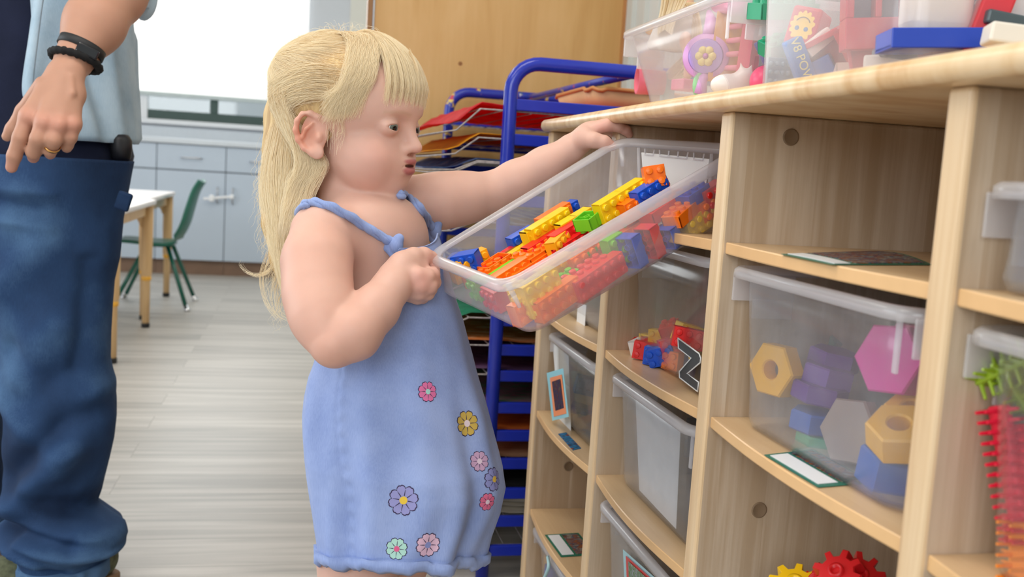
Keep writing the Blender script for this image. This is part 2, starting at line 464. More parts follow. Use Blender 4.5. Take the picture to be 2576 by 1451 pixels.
# plywood partition with its brown end strip and metal edge
def ply_mat():
    m, nt, b = newmat('varnished_plywood'); L = nt.links.new
    tc = N(nt, 'ShaderNodeTexCoord'); mp = N(nt, 'ShaderNodeMapping'); mp.inputs['Scale'].default_value = (5.5, 5.5, 1.1); L(tc.outputs['Object'], mp.inputs[0])
    no = N(nt, 'ShaderNodeTexNoise'); no.inputs['Scale'].default_value = 1.3; no.inputs['Detail'].default_value = 5; no.inputs['Distortion'].default_value = 1.2; L(mp.outputs[0], no.inputs['Vector'])
    mp2 = N(nt, 'ShaderNodeMapping'); mp2.inputs['Scale'].default_value = (90, 90, 4); L(tc.outputs['Object'], mp2.inputs[0])
    n2 = N(nt, 'ShaderNodeTexNoise'); n2.inputs['Scale'].default_value = 1.0; n2.inputs['Detail'].default_value = 3; L(mp2.outputs[0], n2.inputs['Vector'])
    a = N(nt, 'ShaderNodeMath', operation='MULTIPLY_ADD', i1=0.22); L(n2.outputs[0], a.inputs[0]); L(no.outputs[0], a.inputs[2])
    cr = N(nt, 'ShaderNodeValToRGB'); e = cr.color_ramp.elements
    e[0].position = 0.42; e[0].color = rgb(200, 156, 94); e[1].position = 0.78; e[1].color = rgb(216, 176, 118)
    k = e.new(0.6); k.color = rgb(209, 167, 106)
    L(a.outputs[0], cr.inputs[0]); L(cr.outputs[0], b.inputs['Base Color']); b.inputs['Roughness'].default_value = 0.38
    return m
YP = 2.85
px0 = PL(935, 50, 1, YP)[0]; px1 = PL(1562, 100, 1, YP)[0]
M_ply = ply_mat()
struct('wall_plywood', *bbox(px0, px1, YP, YP+0.018, 0.0, ZC-0.02), M_ply)
struct('trim_3', *bbox(px0-0.012, px0+0.002, YP-0.003, YP+0.06, 0, ZC-0.02, 0.001), plain('brown_edge', rgb(150, 108, 66), 0.5, 0.1))
struct('trim_4', *bbox(px0+0.002, px0+0.007, YP-0.006, YP, 0, ZC-0.02, 0.001), M_metal)
struct('trim_5', *bbox(px1, px1+0.016, YP-0.012, YP+0.03, 0, ZC-0.02, 0.001), plain('oak_edge', rgb(176, 120, 66), 0.45, 0.1))
mb = MB()
for (x, y) in ((1158, 160), (1330, 280)):
    c = PL(x, y, 1, YP-0.0006); mb.add(*cyl(c, c+[0, 0.001, 0], 0.006, n=12))
tag(mb.build('plywood_knot', plain('dark_knot', rgb(140, 92, 44), 0.5, 0.15, 60)), kind='structure')

# window frame, panes, roller shade
mb = MB()
zd0, zd1 = PL(450, 303, 1, YF)[2], PL(450, 279, 1, YF)[2]
xw = PL(370, 290, 1, YF)[0]; xm = PL(538, 260, 1, YF)[0]
mb.add(*bbox(xw, wx1, YF+0.02, YF+0.06, zd0, zd1, 0.004)); mb.add(*bbox(xm-0.028, xm+0.028, YF+0.02, YF+0.06, zd1, wz1, 0.004))
win = struct('window_1', np.vstack(mb.V), mb.F, M_dark)
mb = MB(); mb.add(*bbox(wx0, xw, YF+0.01, YF+0.07, zd0, wz1, 0.004)); mb.add(*bbox(wx0, wx1+0.02, YF-0.06, YF+0.02, wz0-0.035, zd0, 0.004))
struct('window_sill', np.vstack(mb.V), mb.F, M_white, win)
M_glass = clearplastic('window_glass', (0.96, 0.99, 0.98, 1), 0.02, 0.05)
struct('window_pane', *bbox(xw, wx1, YF+0.038, YF+0.042, zd1, wz1), M_glass, win)
m, nt, b = newmat('roller_shade_daylight_glow'); b.inputs['Base Color'].default_value = rgb(250, 250, 248); b.inputs['Roughness'].default_value = 0.9
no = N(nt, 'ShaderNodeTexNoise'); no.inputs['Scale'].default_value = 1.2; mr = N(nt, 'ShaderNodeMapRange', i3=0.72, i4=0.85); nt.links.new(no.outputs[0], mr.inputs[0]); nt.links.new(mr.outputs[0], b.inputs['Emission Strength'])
b.inputs['Emission Color'].default_value = (0.99, 1.0, 1.0, 1)  # the cloth's own emission stands in for daylight coming through it
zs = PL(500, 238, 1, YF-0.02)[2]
sh = thing('roller_shade', 'white roller shade with a daylight glow put into its cloth, pulled nearly down over the far window', 'window shade', ((wx0+wx1)/2, YF-0.02, wz1-0.5))
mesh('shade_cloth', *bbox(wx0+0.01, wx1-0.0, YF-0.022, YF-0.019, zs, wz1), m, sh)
mesh('bottom_bar', *bbox(wx0+0.01, wx1-0.0, YF-0.028, YF-0.013, zs-0.03, zs, 0.004), plain('shade_bar', rgb(196, 208, 208), 0.4), sh)
mesh('roller_tube', *cyl((wx0+0.01, YF-0.03, wz1+0.03), (wx1, YF-0.03, wz1+0.03), 0.028), M_white, sh)
# ceiling fixtures
m_em, nt, b = newmat('lit_diffuser'); b.inputs['Emission Color'].default_value = (1, 0.95, 0.88, 1); b.inputs['Emission Strength'].default_value = 2.5
no = N(nt, 'ShaderNodeTexNoise'); no.inputs['Scale'].default_value = 60
cr = N(nt, 'ShaderNodeValToRGB'); cr.color_ramp.elements[0].color = (0.8, 0.8, 0.78, 1); cr.color_ramp.elements[1].color = (0.95, 0.95, 0.93, 1); nt.links.new(no.outputs[0], cr.inputs[0]); nt.links.new(cr.outputs[0], b.inputs['Base Color'])
for i, (x, y) in enumerate(((-1.4, 0.6), (-0.1, 1.0), (-1.4, 3.4), (-0.3, 4.6))):
    t = thing('ceiling_light', 'white rectangular ceiling light over the ' + ('front of the room', 'cubby unit', 'middle of the floor', 'small tables')[i], 'ceiling light', (x, y, 2.64))
    mesh('housing', *bbox(x-0.6, x+0.6, y-0.3, y+0.3, 2.66, 2.7, 0.005), M_white, t)
    mesh('diffuser', *bbox(x-0.56, x+0.56, y-0.26, y+0.26, 2.645, 2.662, 0.004), m_em, t)

# ------------------------------------------------------------------ wall cabinets under the window
YC = 7.021; vx = [PL(392, 500, 1, YC)[0], PL(566, 500, 1, YC)[0]]; cw = vx[1]-vx[0]
zc0, zc1, zdr = 0.10, 0.878, 0.705
edges = [vx[0]+cw*k for k in range(-4, 5)]
edges = [e for e in edges if e < 0.88]
M_gap = plain('shadow_gap', rgb(120, 128, 136), 0.8, 0.02)
names = ['at the far left behind the man', 'second from the far left behind the man', 'third from the far left behind the man', 'half hidden by the denim shirt', 'between the green chair and the latch', 'carrying the right end of the white latch', 'behind the blond hair', 'behind the plywood panel']
for i in range(len(edges)-1):
    x0, x1 = edges[i], edges[i+1]
    t = thing('base_cabinet', 'pale grey base cabinet under the window, ' + names[i], 'cabinet', ((x0+x1)/2, YC+0.3, 0), 'base cabinets under the far window')
    mesh('body', *bbox(x0+0.001, x1-0.001, YC+0.02, YF-0.005, zc0, zc1), M_gap, t)
    mesh('kickboard', *bbox(x0+0.001, x1-0.001, YC+0.035, YC+0.05, 0, zc0), M_kick, t)
    d = mesh('door', *bbox(x0+0.0025, x1-0.0025, YC, YC+0.019, zc0+0.002, zdr-0.004, 0.0015), M_cab, t)
    hx = x1-0.05 if i % 2 == 0 else x0+0.05
    mesh('handle', *tube(spline([(hx, YC, 0.50), (hx, YC-0.03, 0.505), (hx, YC-0.03, 0.595), (hx, YC, 0.60)], 14), 0.005, 8), M_metal, d, True)
    d = mesh('drawer', *bbox(x0+0.0025, x1-0.0025, YC, YC+0.019, zdr+0.004, zc1-0.004, 0.0015), M_cab, t)
    xm_ = (x0+x1)/2; mesh('handle', *tube(spline([(xm_-0.06, YC, 0.79), (xm_-0.055, YC-0.025, 0.79), (xm_+0.055, YC-0.025, 0.79), (xm_+0.06, YC, 0.79)], 14), 0.005, 8), M_metal, d, True)
o = mesh('countertop', *bbox(edges[0], edges[-1], YC-0.02, YF-0.001, zc1, 0.915, 0.006), M_counter)
tag(o, 'pale worktop running over the base cabinets below the window', 'countertop')
mb = MB(); mb.add(*bbox(edges[0], edges[-1], YF-0.035, YF-0.001, 0.916, 1.0, 0.004))
tag(mb.build('backsplash', M_counter), 'pale backsplash strip standing at the back of the worktop', 'backsplash')
# childproof latch across two doors
c = PL(550, 497, 1, YC-0.045)
t = thing('cabinet_latch', 'white childproof latch bar strapped across two cabinet door handles', 'cabinet latch', c)
M_wp = toy(240, 242, 245)
mesh('latch_bar', *box(c+[0, 0, 0.0], (0.2, 0.008, 0.016), rotax((0, 1, 0), -0.13), 0.004), M_wp, t)
mesh('slide_block', *box(c+[-0.045, -0.004, -0.006], (0.035, 0.02, 0.045), EYE, 0.008), M_wp, t)
mesh('slide_block', *box(c+[0.085, -0.004, 0.01], (0.03, 0.02, 0.03), EYE, 0.008), M_wp, t)
# a milky jug standing at the left end of the sill
# ------------------------------------------------------------------ tables and chair
M_legw = wood('beech_leg', rgb(226, 190, 142), rgb(214, 176, 126), rgb(200, 160, 112), 2)
M_or = toy(240, 178, 60)
M_top = plain('white_table_laminate', rgb(232, 226, 224), 0.35, 0.01)
def table(y0, y1, x0, x1, label):
    zt = 0.60
    t = thing('childrens_table', label, 'table', ((x0+x1)/2, (y0+y1)/2, 0), "children's tables")
    mesh('tabletop', *bbox(x0-0.03, x1+0.035, y0-0.03, y1+0.03, zt-0.025, zt, 0.008, 3), M_top, t)
    for yy in (y0+0.012, y1-0.012):
        for sx in (0,):
            mb = MB()
            pts = [(x0+0.02, zt-0.026), (x0+0.02, zt-0.13)]+[(x0+0.02+0.06*(1-math.cos(a))+0.01, zt-0.13+0.06*math.sin(a)) for a in np.linspace(0.1, math.pi/2, 6)]
            pts += [(x1-0.02-0.07+0.06*math.sin(a), zt-0.07-0.06*(1-math.cos(a))) for a in np.linspace(0, math.pi/2-0.1, 6)]+[(x1-0.02, zt-0.13), (x1-0.02, zt-0.026)]
            mesh('apron', *prism(pts, -0.009, 0.009, (0, yy, 0), np.array([[1, 0, 0], [0, 0, 1], [0, 1, 0]]).T.astype(float)), M_legw, t)
    for xx in (x0+0.012, x1-0.012):
        mesh('apron', *bbox(xx-0.009, xx+0.009, y0+0.03, y1-0.03, zt-0.075, zt-0.026), M_legw, t)
    for xx in (x0, x1):
        for yy in (y0, y1):
            lg = mesh('leg', *lathe([(0.0, 0.0), (0.017, 0.002), (0.018, 0.235), (0.024, 0.25), (0.026, 0.4), (0.027, zt-0.026), (0, zt-0.026)], (xx, yy, 0), n=16), M_legw, t, True)
            mesh('adjuster_ring', *lathe([(0.0185, 0.222), (0.0225, 0.226), (0.0225, 0.24), (0.0185, 0.244)], (xx, yy, 0), n=16), M_or, lg, True)
            mesh('foot_cap', *lathe([(0, 0.0), (0.019, 0.0), (0.019, 0.02), (0.0182, 0.021)], (xx, yy, 0), n=16), M_black, lg, True)
    return t
table(5.09, 5.93, -1.55, -0.745, 'low wooden-legged table with white top and green chair tucked under it')
table(4.02, 4.86, -1.50, -0.70, 'low wooden-legged table directly behind the man, in front of the other table')
M_green = plain('green_shell_plastic', rgb(34, 104, 88), 0.35, 0.05, 20)
M_gtube = plain('green_enamel_tube', rgb(24, 92, 76), 0.2, 0.03, 20)
c0 = np.array([-0.76, 5.585, 0]); t = thing('school_chair', 'small dark green plastic chair with chrome feet, pushed under the table', 'chair', c0)
# shell: profile swept across, facing -X
prof = spline([(-0.19, 0.335), (-0.17, 0.352), (-0.05, 0.348), (0.06, 0.345), (0.125, 0.37), (0.165, 0.44), (0.19, 0.53), (0.215, 0.62), (0.245, 0.675)], 26)
V = []; nn = 13
for layer in (0, 1):
    for i, (x, z) in enumerate(prof):
        tt = i/(len(prof)-1)
        hw = 0.165 - 0.02*math.cos(tt*6.28)-0.03*max(0, tt-0.75)*4
        dn = prof[min(i+1, 25)]-prof[max(i-1, 0)]; dn = np.array([-dn[1], dn[0]])/np.linalg.norm(dn)
        for k in range(nn):
            s_ = -1+2*k/(nn-1); lift = 0.016*s_*s_+(0.012*abs(s_)**6 if tt > .5 else -0.02*abs(s_)**6)
            V.append((x+dn[0]*(lift-layer*0.006), s_*hw, z+dn[1]*(lift-layer*0.006)))
V = np.array(V); m_ = len(prof); Fc = []
for L_ in (0, 1):
    o_ = L_*m_*nn
    for i in range(m_-1):
        for k in range(nn-1):
            q = (o_+i*nn+k, o_+i*nn+k+1, o_+(i+1)*nn+k+1, o_+(i+1)*nn+k); Fc.append(q if L_ == 0 else q[::-1])
b_ = m_*nn
for i in range(m_-1):
    Fc.append((i*nn, (i+1)*nn, b_+(i+1)*nn, b_+i*nn)); Fc.append((i*nn+nn-1, b_+i*nn+nn-1, b_+(i+1)*nn+nn-1, (i+1)*nn+nn-1))
for k in range(nn-1):
    Fc.append((k, b_+k, b_+k+1, k+1)); e_ = (m_-1)*nn; Fc.append((e_+k, e_+k+1, b_+e_+k+1, b_+e_+k))
mesh('shell_seat', V+c0, Fc, M_green, t, True)
for sx, sy in ((-1, -1), (-1, 1), (1, -1), (1, 1)):
    a = c0+[0.02+0.05*sx, 0.09*sy, 0.335]; f = c0+[0.19*sx+0.0, 0.20*sy, 0.0]
    lg = mesh('leg', *tube([a, a+(f-a)*0.93], 0.0115, 10), M_gtube, t, True)
    mesh('foot_glide', *tube([a+(f-a)*0.91, a+(f-a)*0.97, f+[0, 0, 0.012], f+[0, 0, 0.0]], [0.0125, 0.0125, 0.017, 0.016], 12), M_chrome, lg, True)
mesh('seat_frame', *tube([c0+[-0.06, -0.1, 0.333], c0+[0.09, -0.1, 0.333], c0+[0.09, 0.1, 0.333], c0+[-0.06, 0.1, 0.333]], 0.010, 8), M_gtube, t, True)
# ================================================================== the cubby shelving unit
TX = 0.426                                   # plane of the divider fronts
DIV = [1.7375, 1.358, 0.9775, 0.5995, 0.221]  # divider centres along Y
ROWS = [0.771, 0.5855, 0.401, 0.2155, 0.06]     # upper faces of the boards
XB = 0.855
M_side = wood('maple_staves', rgb(218, 202, 182), rgb(204, 184, 160), rgb(184, 160, 132), 2, band=0, bandw=0.055, rough=0.4)
M_edge = wood('maple_edge', rgb(228, 202, 166), rgb(218, 188, 148), rgb(202, 168, 128), 2, rough=0.4, gscale=1.3)
M_shelf = wood('maple_shelf_face', rgb(222, 192, 152), rgb(214, 182, 140), rgb(204, 170, 128), 1, rough=0.35, gscale=0.8)
M_shedge = plain('shelf_edge_band', rgb(222, 180, 128), 0.35, 0.04, 30)
def topmat():
    m, nt, b = newmat('laminated_maple_top'); L = nt.links.new
    tc = N(nt, 'ShaderNodeTexCoord')
    mp = N(nt, 'ShaderNodeMapping'); mp.inputs['Scale'].default_value = (9, 34, 9); L(tc.outputs['Object'], mp.inputs[0])
    wv = N(nt, 'ShaderNodeTexNoise'); wv.inputs['Scale'].default_value = 1.0; wv.inputs['Detail'].default_value = 4; wv.inputs['Distortion'].default_value = 0.5; L(mp.outputs[0], wv.inputs['Vector'])
    mp2 = N(nt, 'ShaderNodeMapping'); mp2.inputs['Scale'].default_value = (4, 1.6, 90); L(tc.outputs['Object'], mp2.inputs[0])
    n2 = N(nt, 'ShaderNodeTexNoise'); n2.inputs['Scale'].default_value = 1.0; n2.inputs['Detail'].default_value = 4; L(mp2.outputs[0], n2.inputs['Vector'])
    a = N(nt, 'ShaderNodeMath', operation='MULTIPLY_ADD', i1=0.35); L(n2.outputs[0], a.inputs[0]); L(wv.outputs[0], a.inputs[2])
    cr = N(nt, 'ShaderNodeValToRGB'); e = cr.color_ramp.elements
    e[0].position = 0.5; e[0].color = rgb(206, 166, 118); e[1].position = 0.86; e[1].color = rgb(232, 206, 168)
    k = e.new(0.66); k.color = rgb(222, 190, 146)
    L(a.outputs[0], cr.inputs[0]); L(cr.outputs[0], b.inputs['Base Color']); b.inputs['Roughness'].default_value = 0.3
    return m
M_topb = topmat()
unit = thing('cubby_shelf', 'long maple cubby storage unit filled with clear plastic tubs', 'storage unit', (0.64, 0.98, 0))
# top board: bullnose front with a slow curve, rounded far corner
zt0, zt1 = 0.905, 0.925
prof = []
for a_ in np.linspace(-math.pi/2, math.pi/2, 9): prof.append((TX-0.012-0.008*math.cos(a_)+0.004, (zt0+zt1)/2+0.010*math.sin(a_)))
rings = []
ys = [-0.35]+list(np.linspace(-0.3, 1.74, 34))+[1.752, 1.760, 1.764, 1.765]
for y in ys:
    bow = 0.006*math.cos((y-0.7)/1.1*math.pi/2)
    cr_ = 0 if y < 1.74 else 0.018*(1-math.sqrt(max(0, 1-((y-1.74)/0.0255)**2)))
    rings.append(np.array([(x-bow+cr_, y, z) for x, z in prof]+[(XB+0.01, y, zt1), (XB+0.01, y, zt0)]))
mesh('top_board', *loft(rings), M_topb, unit, True)
o = unit.children[-1]
md = o.modifiers.new('split', 'EDGE_SPLIT'); md.split_angle = math.radians(50)
for i, y in enumerate(DIV):
    mb = MB(); V, Fc = bbox(TX, XB, y-0.0135, y+0.0135, 0.0, 0.905, 0.004, 3)
    V = np.array(V); cen = [np.mean(V[list(f)], axis=0) for f in Fc]
    o = mesh('divider', V, Fc, [M_side, M_edge], unit, fmat=[1 if c[0] < TX+0.006 else 0 for c in cen])
    # slightly raised discs, the shade inside screw holes put into their dark colour
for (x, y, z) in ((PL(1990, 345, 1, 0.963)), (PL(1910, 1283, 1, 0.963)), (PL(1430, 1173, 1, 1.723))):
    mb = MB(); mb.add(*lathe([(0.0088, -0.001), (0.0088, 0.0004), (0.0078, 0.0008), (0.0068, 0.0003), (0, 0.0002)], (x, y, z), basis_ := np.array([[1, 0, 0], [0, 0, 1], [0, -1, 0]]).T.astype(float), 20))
    mb.build('hole_shade_disc', plain('hole_shade', rgb(128, 106, 82), 0.6, 0.1) if x else M_side, unit, True)
mesh('back_panel', *bbox(XB, XB+0.008, 0.2, 1.75, 0.0, 0.905), M_side, unit)
for i in range(4):
    y0, y1 = DIV[i+1]+0.0137, DIV[i]-0.0137
    for r_, z in enumerate(ROWS if i != 2 else (ROWS[0], ROWS[1], 0.262, 0.06)):
        fr = TX+0.002; n_ = 14
        front = [(fr-0.011*math.sin(math.pi*k/n_)+0.004, y0+(y1-y0)*k/n_) for k in range(n_+1)]
        poly = front+[(XB-0.001, y1), (XB-0.001, y0)]
        V, Fc = prism(poly, z-0.012, z, (0, 0, 0), bev=0.0012)
        V = np.array(V); cen = [np.mean(V[list(f)], axis=0) for f in Fc]
        mesh('shelf_board', V, Fc, [M_shelf, M_shedge], unit, fmat=[1 if (abs(c[2]-z+0.006) < 0.0058 and c[0] < TX+0.01) else 0 for c in cen])
mesh('base_rail', *bbox(TX+0.03, TX+0.045, 0.235, 1.724, 0.0, 0.047), M_side, unit)

# ------------------------------------------------------------------ tubs
M_tub = clearplastic('cloudy_clear_plastic', (0.96, 0.97, 0.985, 1), 0.13, 0.22, (0.86, 0.88, 0.93, 1), 0.04)
M_tubdark = clearplastic('clear_plastic', (0.97, 0.98, 0.98, 1), 0.05, 0.15, (0.93, 0.94, 0.97, 1), 0.02)
M_rim = clearplastic('milky_rim_plastic', (0.96, 0.96, 0.98, 1), 0.38, 0.18, (0.97, 0.96, 0.98, 1))
def rr(x0, x1, y0, y1, r, n=5):
    P = []
    for cx, cy, a0 in ((x1-r, y0+r, -90), (x1-r, y1-r, 0), (x0+r, y1-r, 90), (x0+r, y0+r, 180)):
        for k in range(n+1):
            a = math.radians(a0+90*k/n); P.append((cx+r*math.cos(a), cy+r*math.sin(a)))
    return P
def tub_geo(Lx, Ly, h, tp, f, rr0=0.03, rimh=0.011):
    """body wall and rim of a tapered open tub; local x 0..Lx, y 0..Ly, z -h..0 mapped by f"""
    def ring(ins, z, r): return np.array([f(x, y, z) for x, y in rr(ins, Lx-ins, ins, Ly-ins, max(r, 0.004))])
    b = 0.010; w = 0.0016
    outer = [(tp+b+0.012, -h, rr0*0.5), (tp+b*0.35, -h+0.002, rr0*.8), (tp, -h+0.010, rr0*.9)]
    for t in (0.25, 0.5, 0.75): outer.append((tp+(0.012-tp)*t, -h+0.01+(h-0.02)*t, rr0))
    outer.append((0.012, -0.008, rr0))
    inner = [(0.012+w, -0.008, rr0), (tp+w, -h+0.010+w, rr0*.9), (tp+b*0.35+w, -h+0.002+w, rr0*.8), (tp+b+0.012, -h+w, rr0*.5)]
    rings = [ring(*q) for q in outer]+[ring(*q) for q in inner]
    body = loft(rings, True)
    rim = [(0.012, -0.008, rr0), (0.004, -0.006, rr0), (0.0035, -rimh, rr0), (0.0, -rimh, rr0+.003), (0.0, -0.003, rr0+.003), (0.003, 0.0, rr0+.002), (0.008, 0.0, rr0), (0.0115, -0.003, rr0), (0.0136, -0.009, rr0)]
    rings = [ring(*q) for q in rim]
    V, Fc = loft(rings, False); n = len(rings[0]); m_ = len(rings)
    Fc += [((m_-1)*n+k, (m_-1)*n+(k+1) % n, (k+1) % n, k) for k in range(n)]
    return body, (V, Fc)
def stored_tub(name, label, y0, y1, ztop, h, xf, depth, mat=None, group=None, label_paper=None, tp=0.03, label_col=None, holder=True, tilt=0.0):
    """tub seen from its front; front wall at X = xf, width y0..y1"""
    mat = mat or M_tub
    f = lambda x, y, z: np.array([xf+x, y0+y, ztop+z+tilt*x])
    t = thing(name, label, 'storage tub', (xf+depth/2, (y0+y1)/2, ztop-h), group)
    body, rim = tub_geo(depth, y1-y0, h, tp, f)
    mesh('tub_body', *body, mat, t, True)
    mesh('rim', *rim, M_rim, t, True)
    # pull tabs under both ends of the rim
    for yy, s_ in ((y0, 1), (y1, -1)):
        mb = MB()
        mb.add(*box((xf+0.045, yy+s_*0.004, ztop-0.022), (0.07, 0.003, 0.03), EYE, 0.001)); mb.add(*box((xf+0.055, yy+s_*0.007, ztop-0.045), (0.045, 0.003, 0.02), EYE, 0.001))
        mb.build('side_grip', M_rim, t)
    mb = MB(); mb.add(*box((xf+0.010+tp*0.2, y0+0.03, ztop-0.03), (0.003, 0.006, 0.046), EYE, 0.001))
    mb.build('corner_rib', M_rim, t)
    return t
# ================================================================== the girl
random.seed(7); rng = np.random.default_rng(7)
IR = R0                                        # level, to the picture's right
TC = -np.array([math.sin(YAW), math.cos(YAW), 0])   # level, towards the viewer's side
ZZ = np.array([0, 0, 1.0])
def frame(th, pitch=0.0):
    f = math.cos(th)*IR+math.sin(th)*TC; l = np.cross(ZZ, f)
    f2 = math.cos(pitch)*f-math.sin(pitch)*ZZ
    return f2, l, np.cross(f2, l)
hf, hl, hu = frame(math.radians(21), math.radians(2))
HO = W(863, 347, 1.265)
def Hd(x, y, z): return HO+hf*x+hl*y+hu*z      # head: x forward, y to her left, z up
HM = np.array([hf, hl, hu]).T
tf, tl, tu = frame(math.radians(38))
TM = np.array([tf, tl, tu]).T
g = Body()
# --- torso
sR = W(803, 585, 1.175); sL = W(1046, 505, 1.345)
mid = (sR+sL)/2
g.ell(W(925, 700, 1.265), (0.060, 0.086, 0.105), TM, 0.02)
g.ell(W(960, 900, 1.262), (0.072, 0.082, 0.10), TM, 0.05)
g.ell(W(985, 1080, 1.265), (0.076, 0.092, 0.09), TM, 0.05)
g.cone(W(846, 604, 1.215), W(1000, 560, 1.335), 0.037, 0.037, 0.03)
g.cone(W(866, 420, 1.272), W(884, 545, 1.272), 0.037, 0.042, 0.02)
g.ell(W(975, 600, 1.25), (0.03, 0.06, 0.05), TM, 0.03)
# --- legs
for sx, kx, fx in (((930, 1200), (893, 1445), -1), ((1010, 1195), (985, 1440), 1)):
    dd = 1.215 if fx < 0 else 1.31
    h0 = W(sx[0], sx[1], dd); k0 = W(kx[0], kx[1], dd); k0[2] = 0.27
    an = k0+[0, 0.0, -0.215]-IR*0.02
    g.chain([(h0, 0.052), (h0*0.4+k0*0.6, 0.047), (k0, 0.040)], 0.02, 0.04)
    g.chain([(k0, 0.040), (k0*0.55+an*0.45-IR*0.012, 0.038), (an, 0.024)], 0.012)
    g.chain([(an+[0, 0, -0.02], 0.024), (an+tf*0.055+[0, 0, -0.038], 0.018), (an+tf*0.10+[0, 0, -0.042], 0.013)], 0.015)
# --- right (near) arm
eR = W(838, 866, 1.09); wR = W(998, 702, 1.15)
g.chain([(sR, 0.034), (W(797, 660, 1.145), 0.0365), (W(800, 740, 1.125), 0.0355), (W(815, 800, 1.108), 0.033), (eR, 0.0255)], 0.02, 0.03)
g.chain([(eR+IR*0.004, 0.0245), (W(888, 838, 1.095), 0.0305), (W(945, 775, 1.12), 0.0265), (W(985, 722, 1.14), 0.0215), (wR, 0.0215)], 0.008, 0.006)
# --- right hand closed round the tray's rim
pc = W(1022, 690, 1.168)
g.cone(W(996, 700, 1.155), pc, 0.0205, 0.0205, 0.006)
g.cone(W(1012, 670, 1.16), W(1034, 722, 1.163), 0.0165, 0.0165, 0.008)
g.chain([(W(1012, 661, 1.155), 0.0120), (W(1040, 646, 1.168), 0.0108), (W(1066, 643, 1.180), 0.0098), (W(1082, 650, 1.190), 0.0090), (W(1092, 658, 1.197), 0.0066)], 0.004, 0.008)
g.chain([(W(1030, 690, 1.150), 0.0100), (W(1052, 694, 1.148), 0.0102), (W(1072, 697, 1.153), 0.0096), (W(1088, 692, 1.168), 0.0085), (W(1092, 680, 1.19), 0.0075)], 0.004, 0.006)
g.chain([(W(1032, 712, 1.150), 0.0098), (W(1058, 717, 1.149), 0.0100), (W(1080, 720, 1.156), 0.0094), (W(1092, 710, 1.176), 0.0083), (W(1093, 694, 1.195), 0.007)], 0.0025, 0.006)
g.chain([(W(1034, 728, 1.156), 0.0092), (W(1056, 735, 1.157), 0.0092), (W(1075, 737, 1.165), 0.0086), (W(1084, 727, 1.184), 0.0076), (W(1086, 710, 1.2), 0.0065)], 0.0025, 0.006)
g.chain([(W(1028, 738, 1.166), 0.0084), (W(1050, 748, 1.169), 0.0082), (W(1063, 748, 1.178), 0.0074), (W(1070, 736, 1.196), 0.0065)], 0.0025, 0.006)
g.cone(W(1026, 672, 1.158), W(1060, 668, 1.172), 0.010, 0.008, 0.006)
g.ell(W(1014, 698, 1.135), (0.0022, 0.0022, 0.0022), EYE, 0.004, 's')
# --- left (far) arm
eL = W(1232, 487, 1.385)
g.chain([(sL, 0.035), (W(1110, 505, 1.355), 0.0350), (W(1170, 497, 1.37), 0.0320), (eL, 0.0285)], 0.02, 0.02)
g.chain([(eL, 0.0285), (W(1300, 455, 1.385), 0.0275), (W(1370, 415, 1.385), 0.0235), (W(1432, 377, 1.385), 0.0190)], 0.012, 0.01)
g.cone(W(1440, 370, 1.385), W(1484, 338, 1.388), 0.0178, 0.0168, 0.008)
g.cone(W(1470, 342, 1.372), W(1488, 332, 1.408), 0.0145, 0.0135, 0.008)
g.chain([(W(1466, 352, 1.368), 0.0115), (W(1496, 353, 1.358), 0.0105), (W(1520, 358, 1.356), 0.0092), (W(1540, 368, 1.357), 0.0068)], 0.004, 0.008)
g.chain([(W(1494, 325, 1.375), 0.0094), (W(1528, 315, 1.372), 0.0090), (W(1555, 317, 1.374), 0.0082), (W(1574, 327, 1.380), 0.0072), (W(1583, 338, 1.385), 0.0055)], 0.003, 0.006)
g.chain([(W(1494, 322, 1.392), 0.0094), (W(1532, 311, 1.396), 0.0090), (W(1560, 316, 1.400), 0.0080), (W(1578, 332, 1.400), 0.0068), (W(1580, 345, 1.398), 0.0055)], 0.003, 0.006)
g.chain([(W(1492, 325, 1.408), 0.0090), (W(1530, 316, 1.415), 0.0085), (W(1556, 322, 1.418), 0.0075), (W(1568, 338, 1.415), 0.0062)], 0.003, 0.006)
g.chain([(W(1488, 330, 1.42), 0.0080), (W(1520, 325, 1.430), 0.0074), (W(1542, 332, 1.432), 0.0066), (W(1550, 346, 1.428), 0.0055)], 0.003, 0.006)
# --- head
def E(c, r, k=0.01, op='u', M=HM): g.ell(Hd(*c), r, M, k, op)
def Cn(a, b, ra, rb, k=0.01, op='u'): g.cone(Hd(*a), Hd(*b), ra, rb, k, op)
E((0.002, 0, 0.052), (0.091, 0.071, 0.073), 0.02)
E((0.038, 0, 0.048), (0.0595, 0.058, 0.055), 0.02)
E((0.036, 0, -0.012), (0.057, 0.054, 0.052), 0.007)
E((0.056, 0.027, -0.024), (0.032, 0.026, 0.029), 0.016); E((0.056, -0.027, -0.024), (0.032, 0.026, 0.029), 0.016)
E((0.046, 0, -0.040), (0.045, 0.041, 0.027), 0.010)
E((0.074, 0, -0.051), (0.0165, 0.016, 0.0125), 0.014)
E((0.079, 0, -0.026), (0.021, 0.024, 0.018), 0.014)
E((0.0835, 0, 0.038), (0.013, 0.034, 0.011), 0.016)         # brow
Cn((0.0885, 0, 0.028), (0.1005, 0, 0.004), 0.0070, 0.0062, 0.012)
E((0.1035, 0, -0.0035), (0.0088, 0.0082, 0.0074), 0.006)
for s_ in (-1, 1):
    E((0.0945, s_*0.0086, -0.0070), (0.0082, 0.0056, 0.0058), 0.005)
    E((0.0975, s_*0.0050, -0.0132), (0.0042, 0.0026, 0.0026), 0.003, 's')
    # eye socket
    E((0.0955, s_*0.031, 0.0195), (0.013, 0.0165, 0.0100), 0.012, 's')
EYES = [(0.0795, -0.0290, 0.0185), (0.0795, 0.0290, 0.0185)]
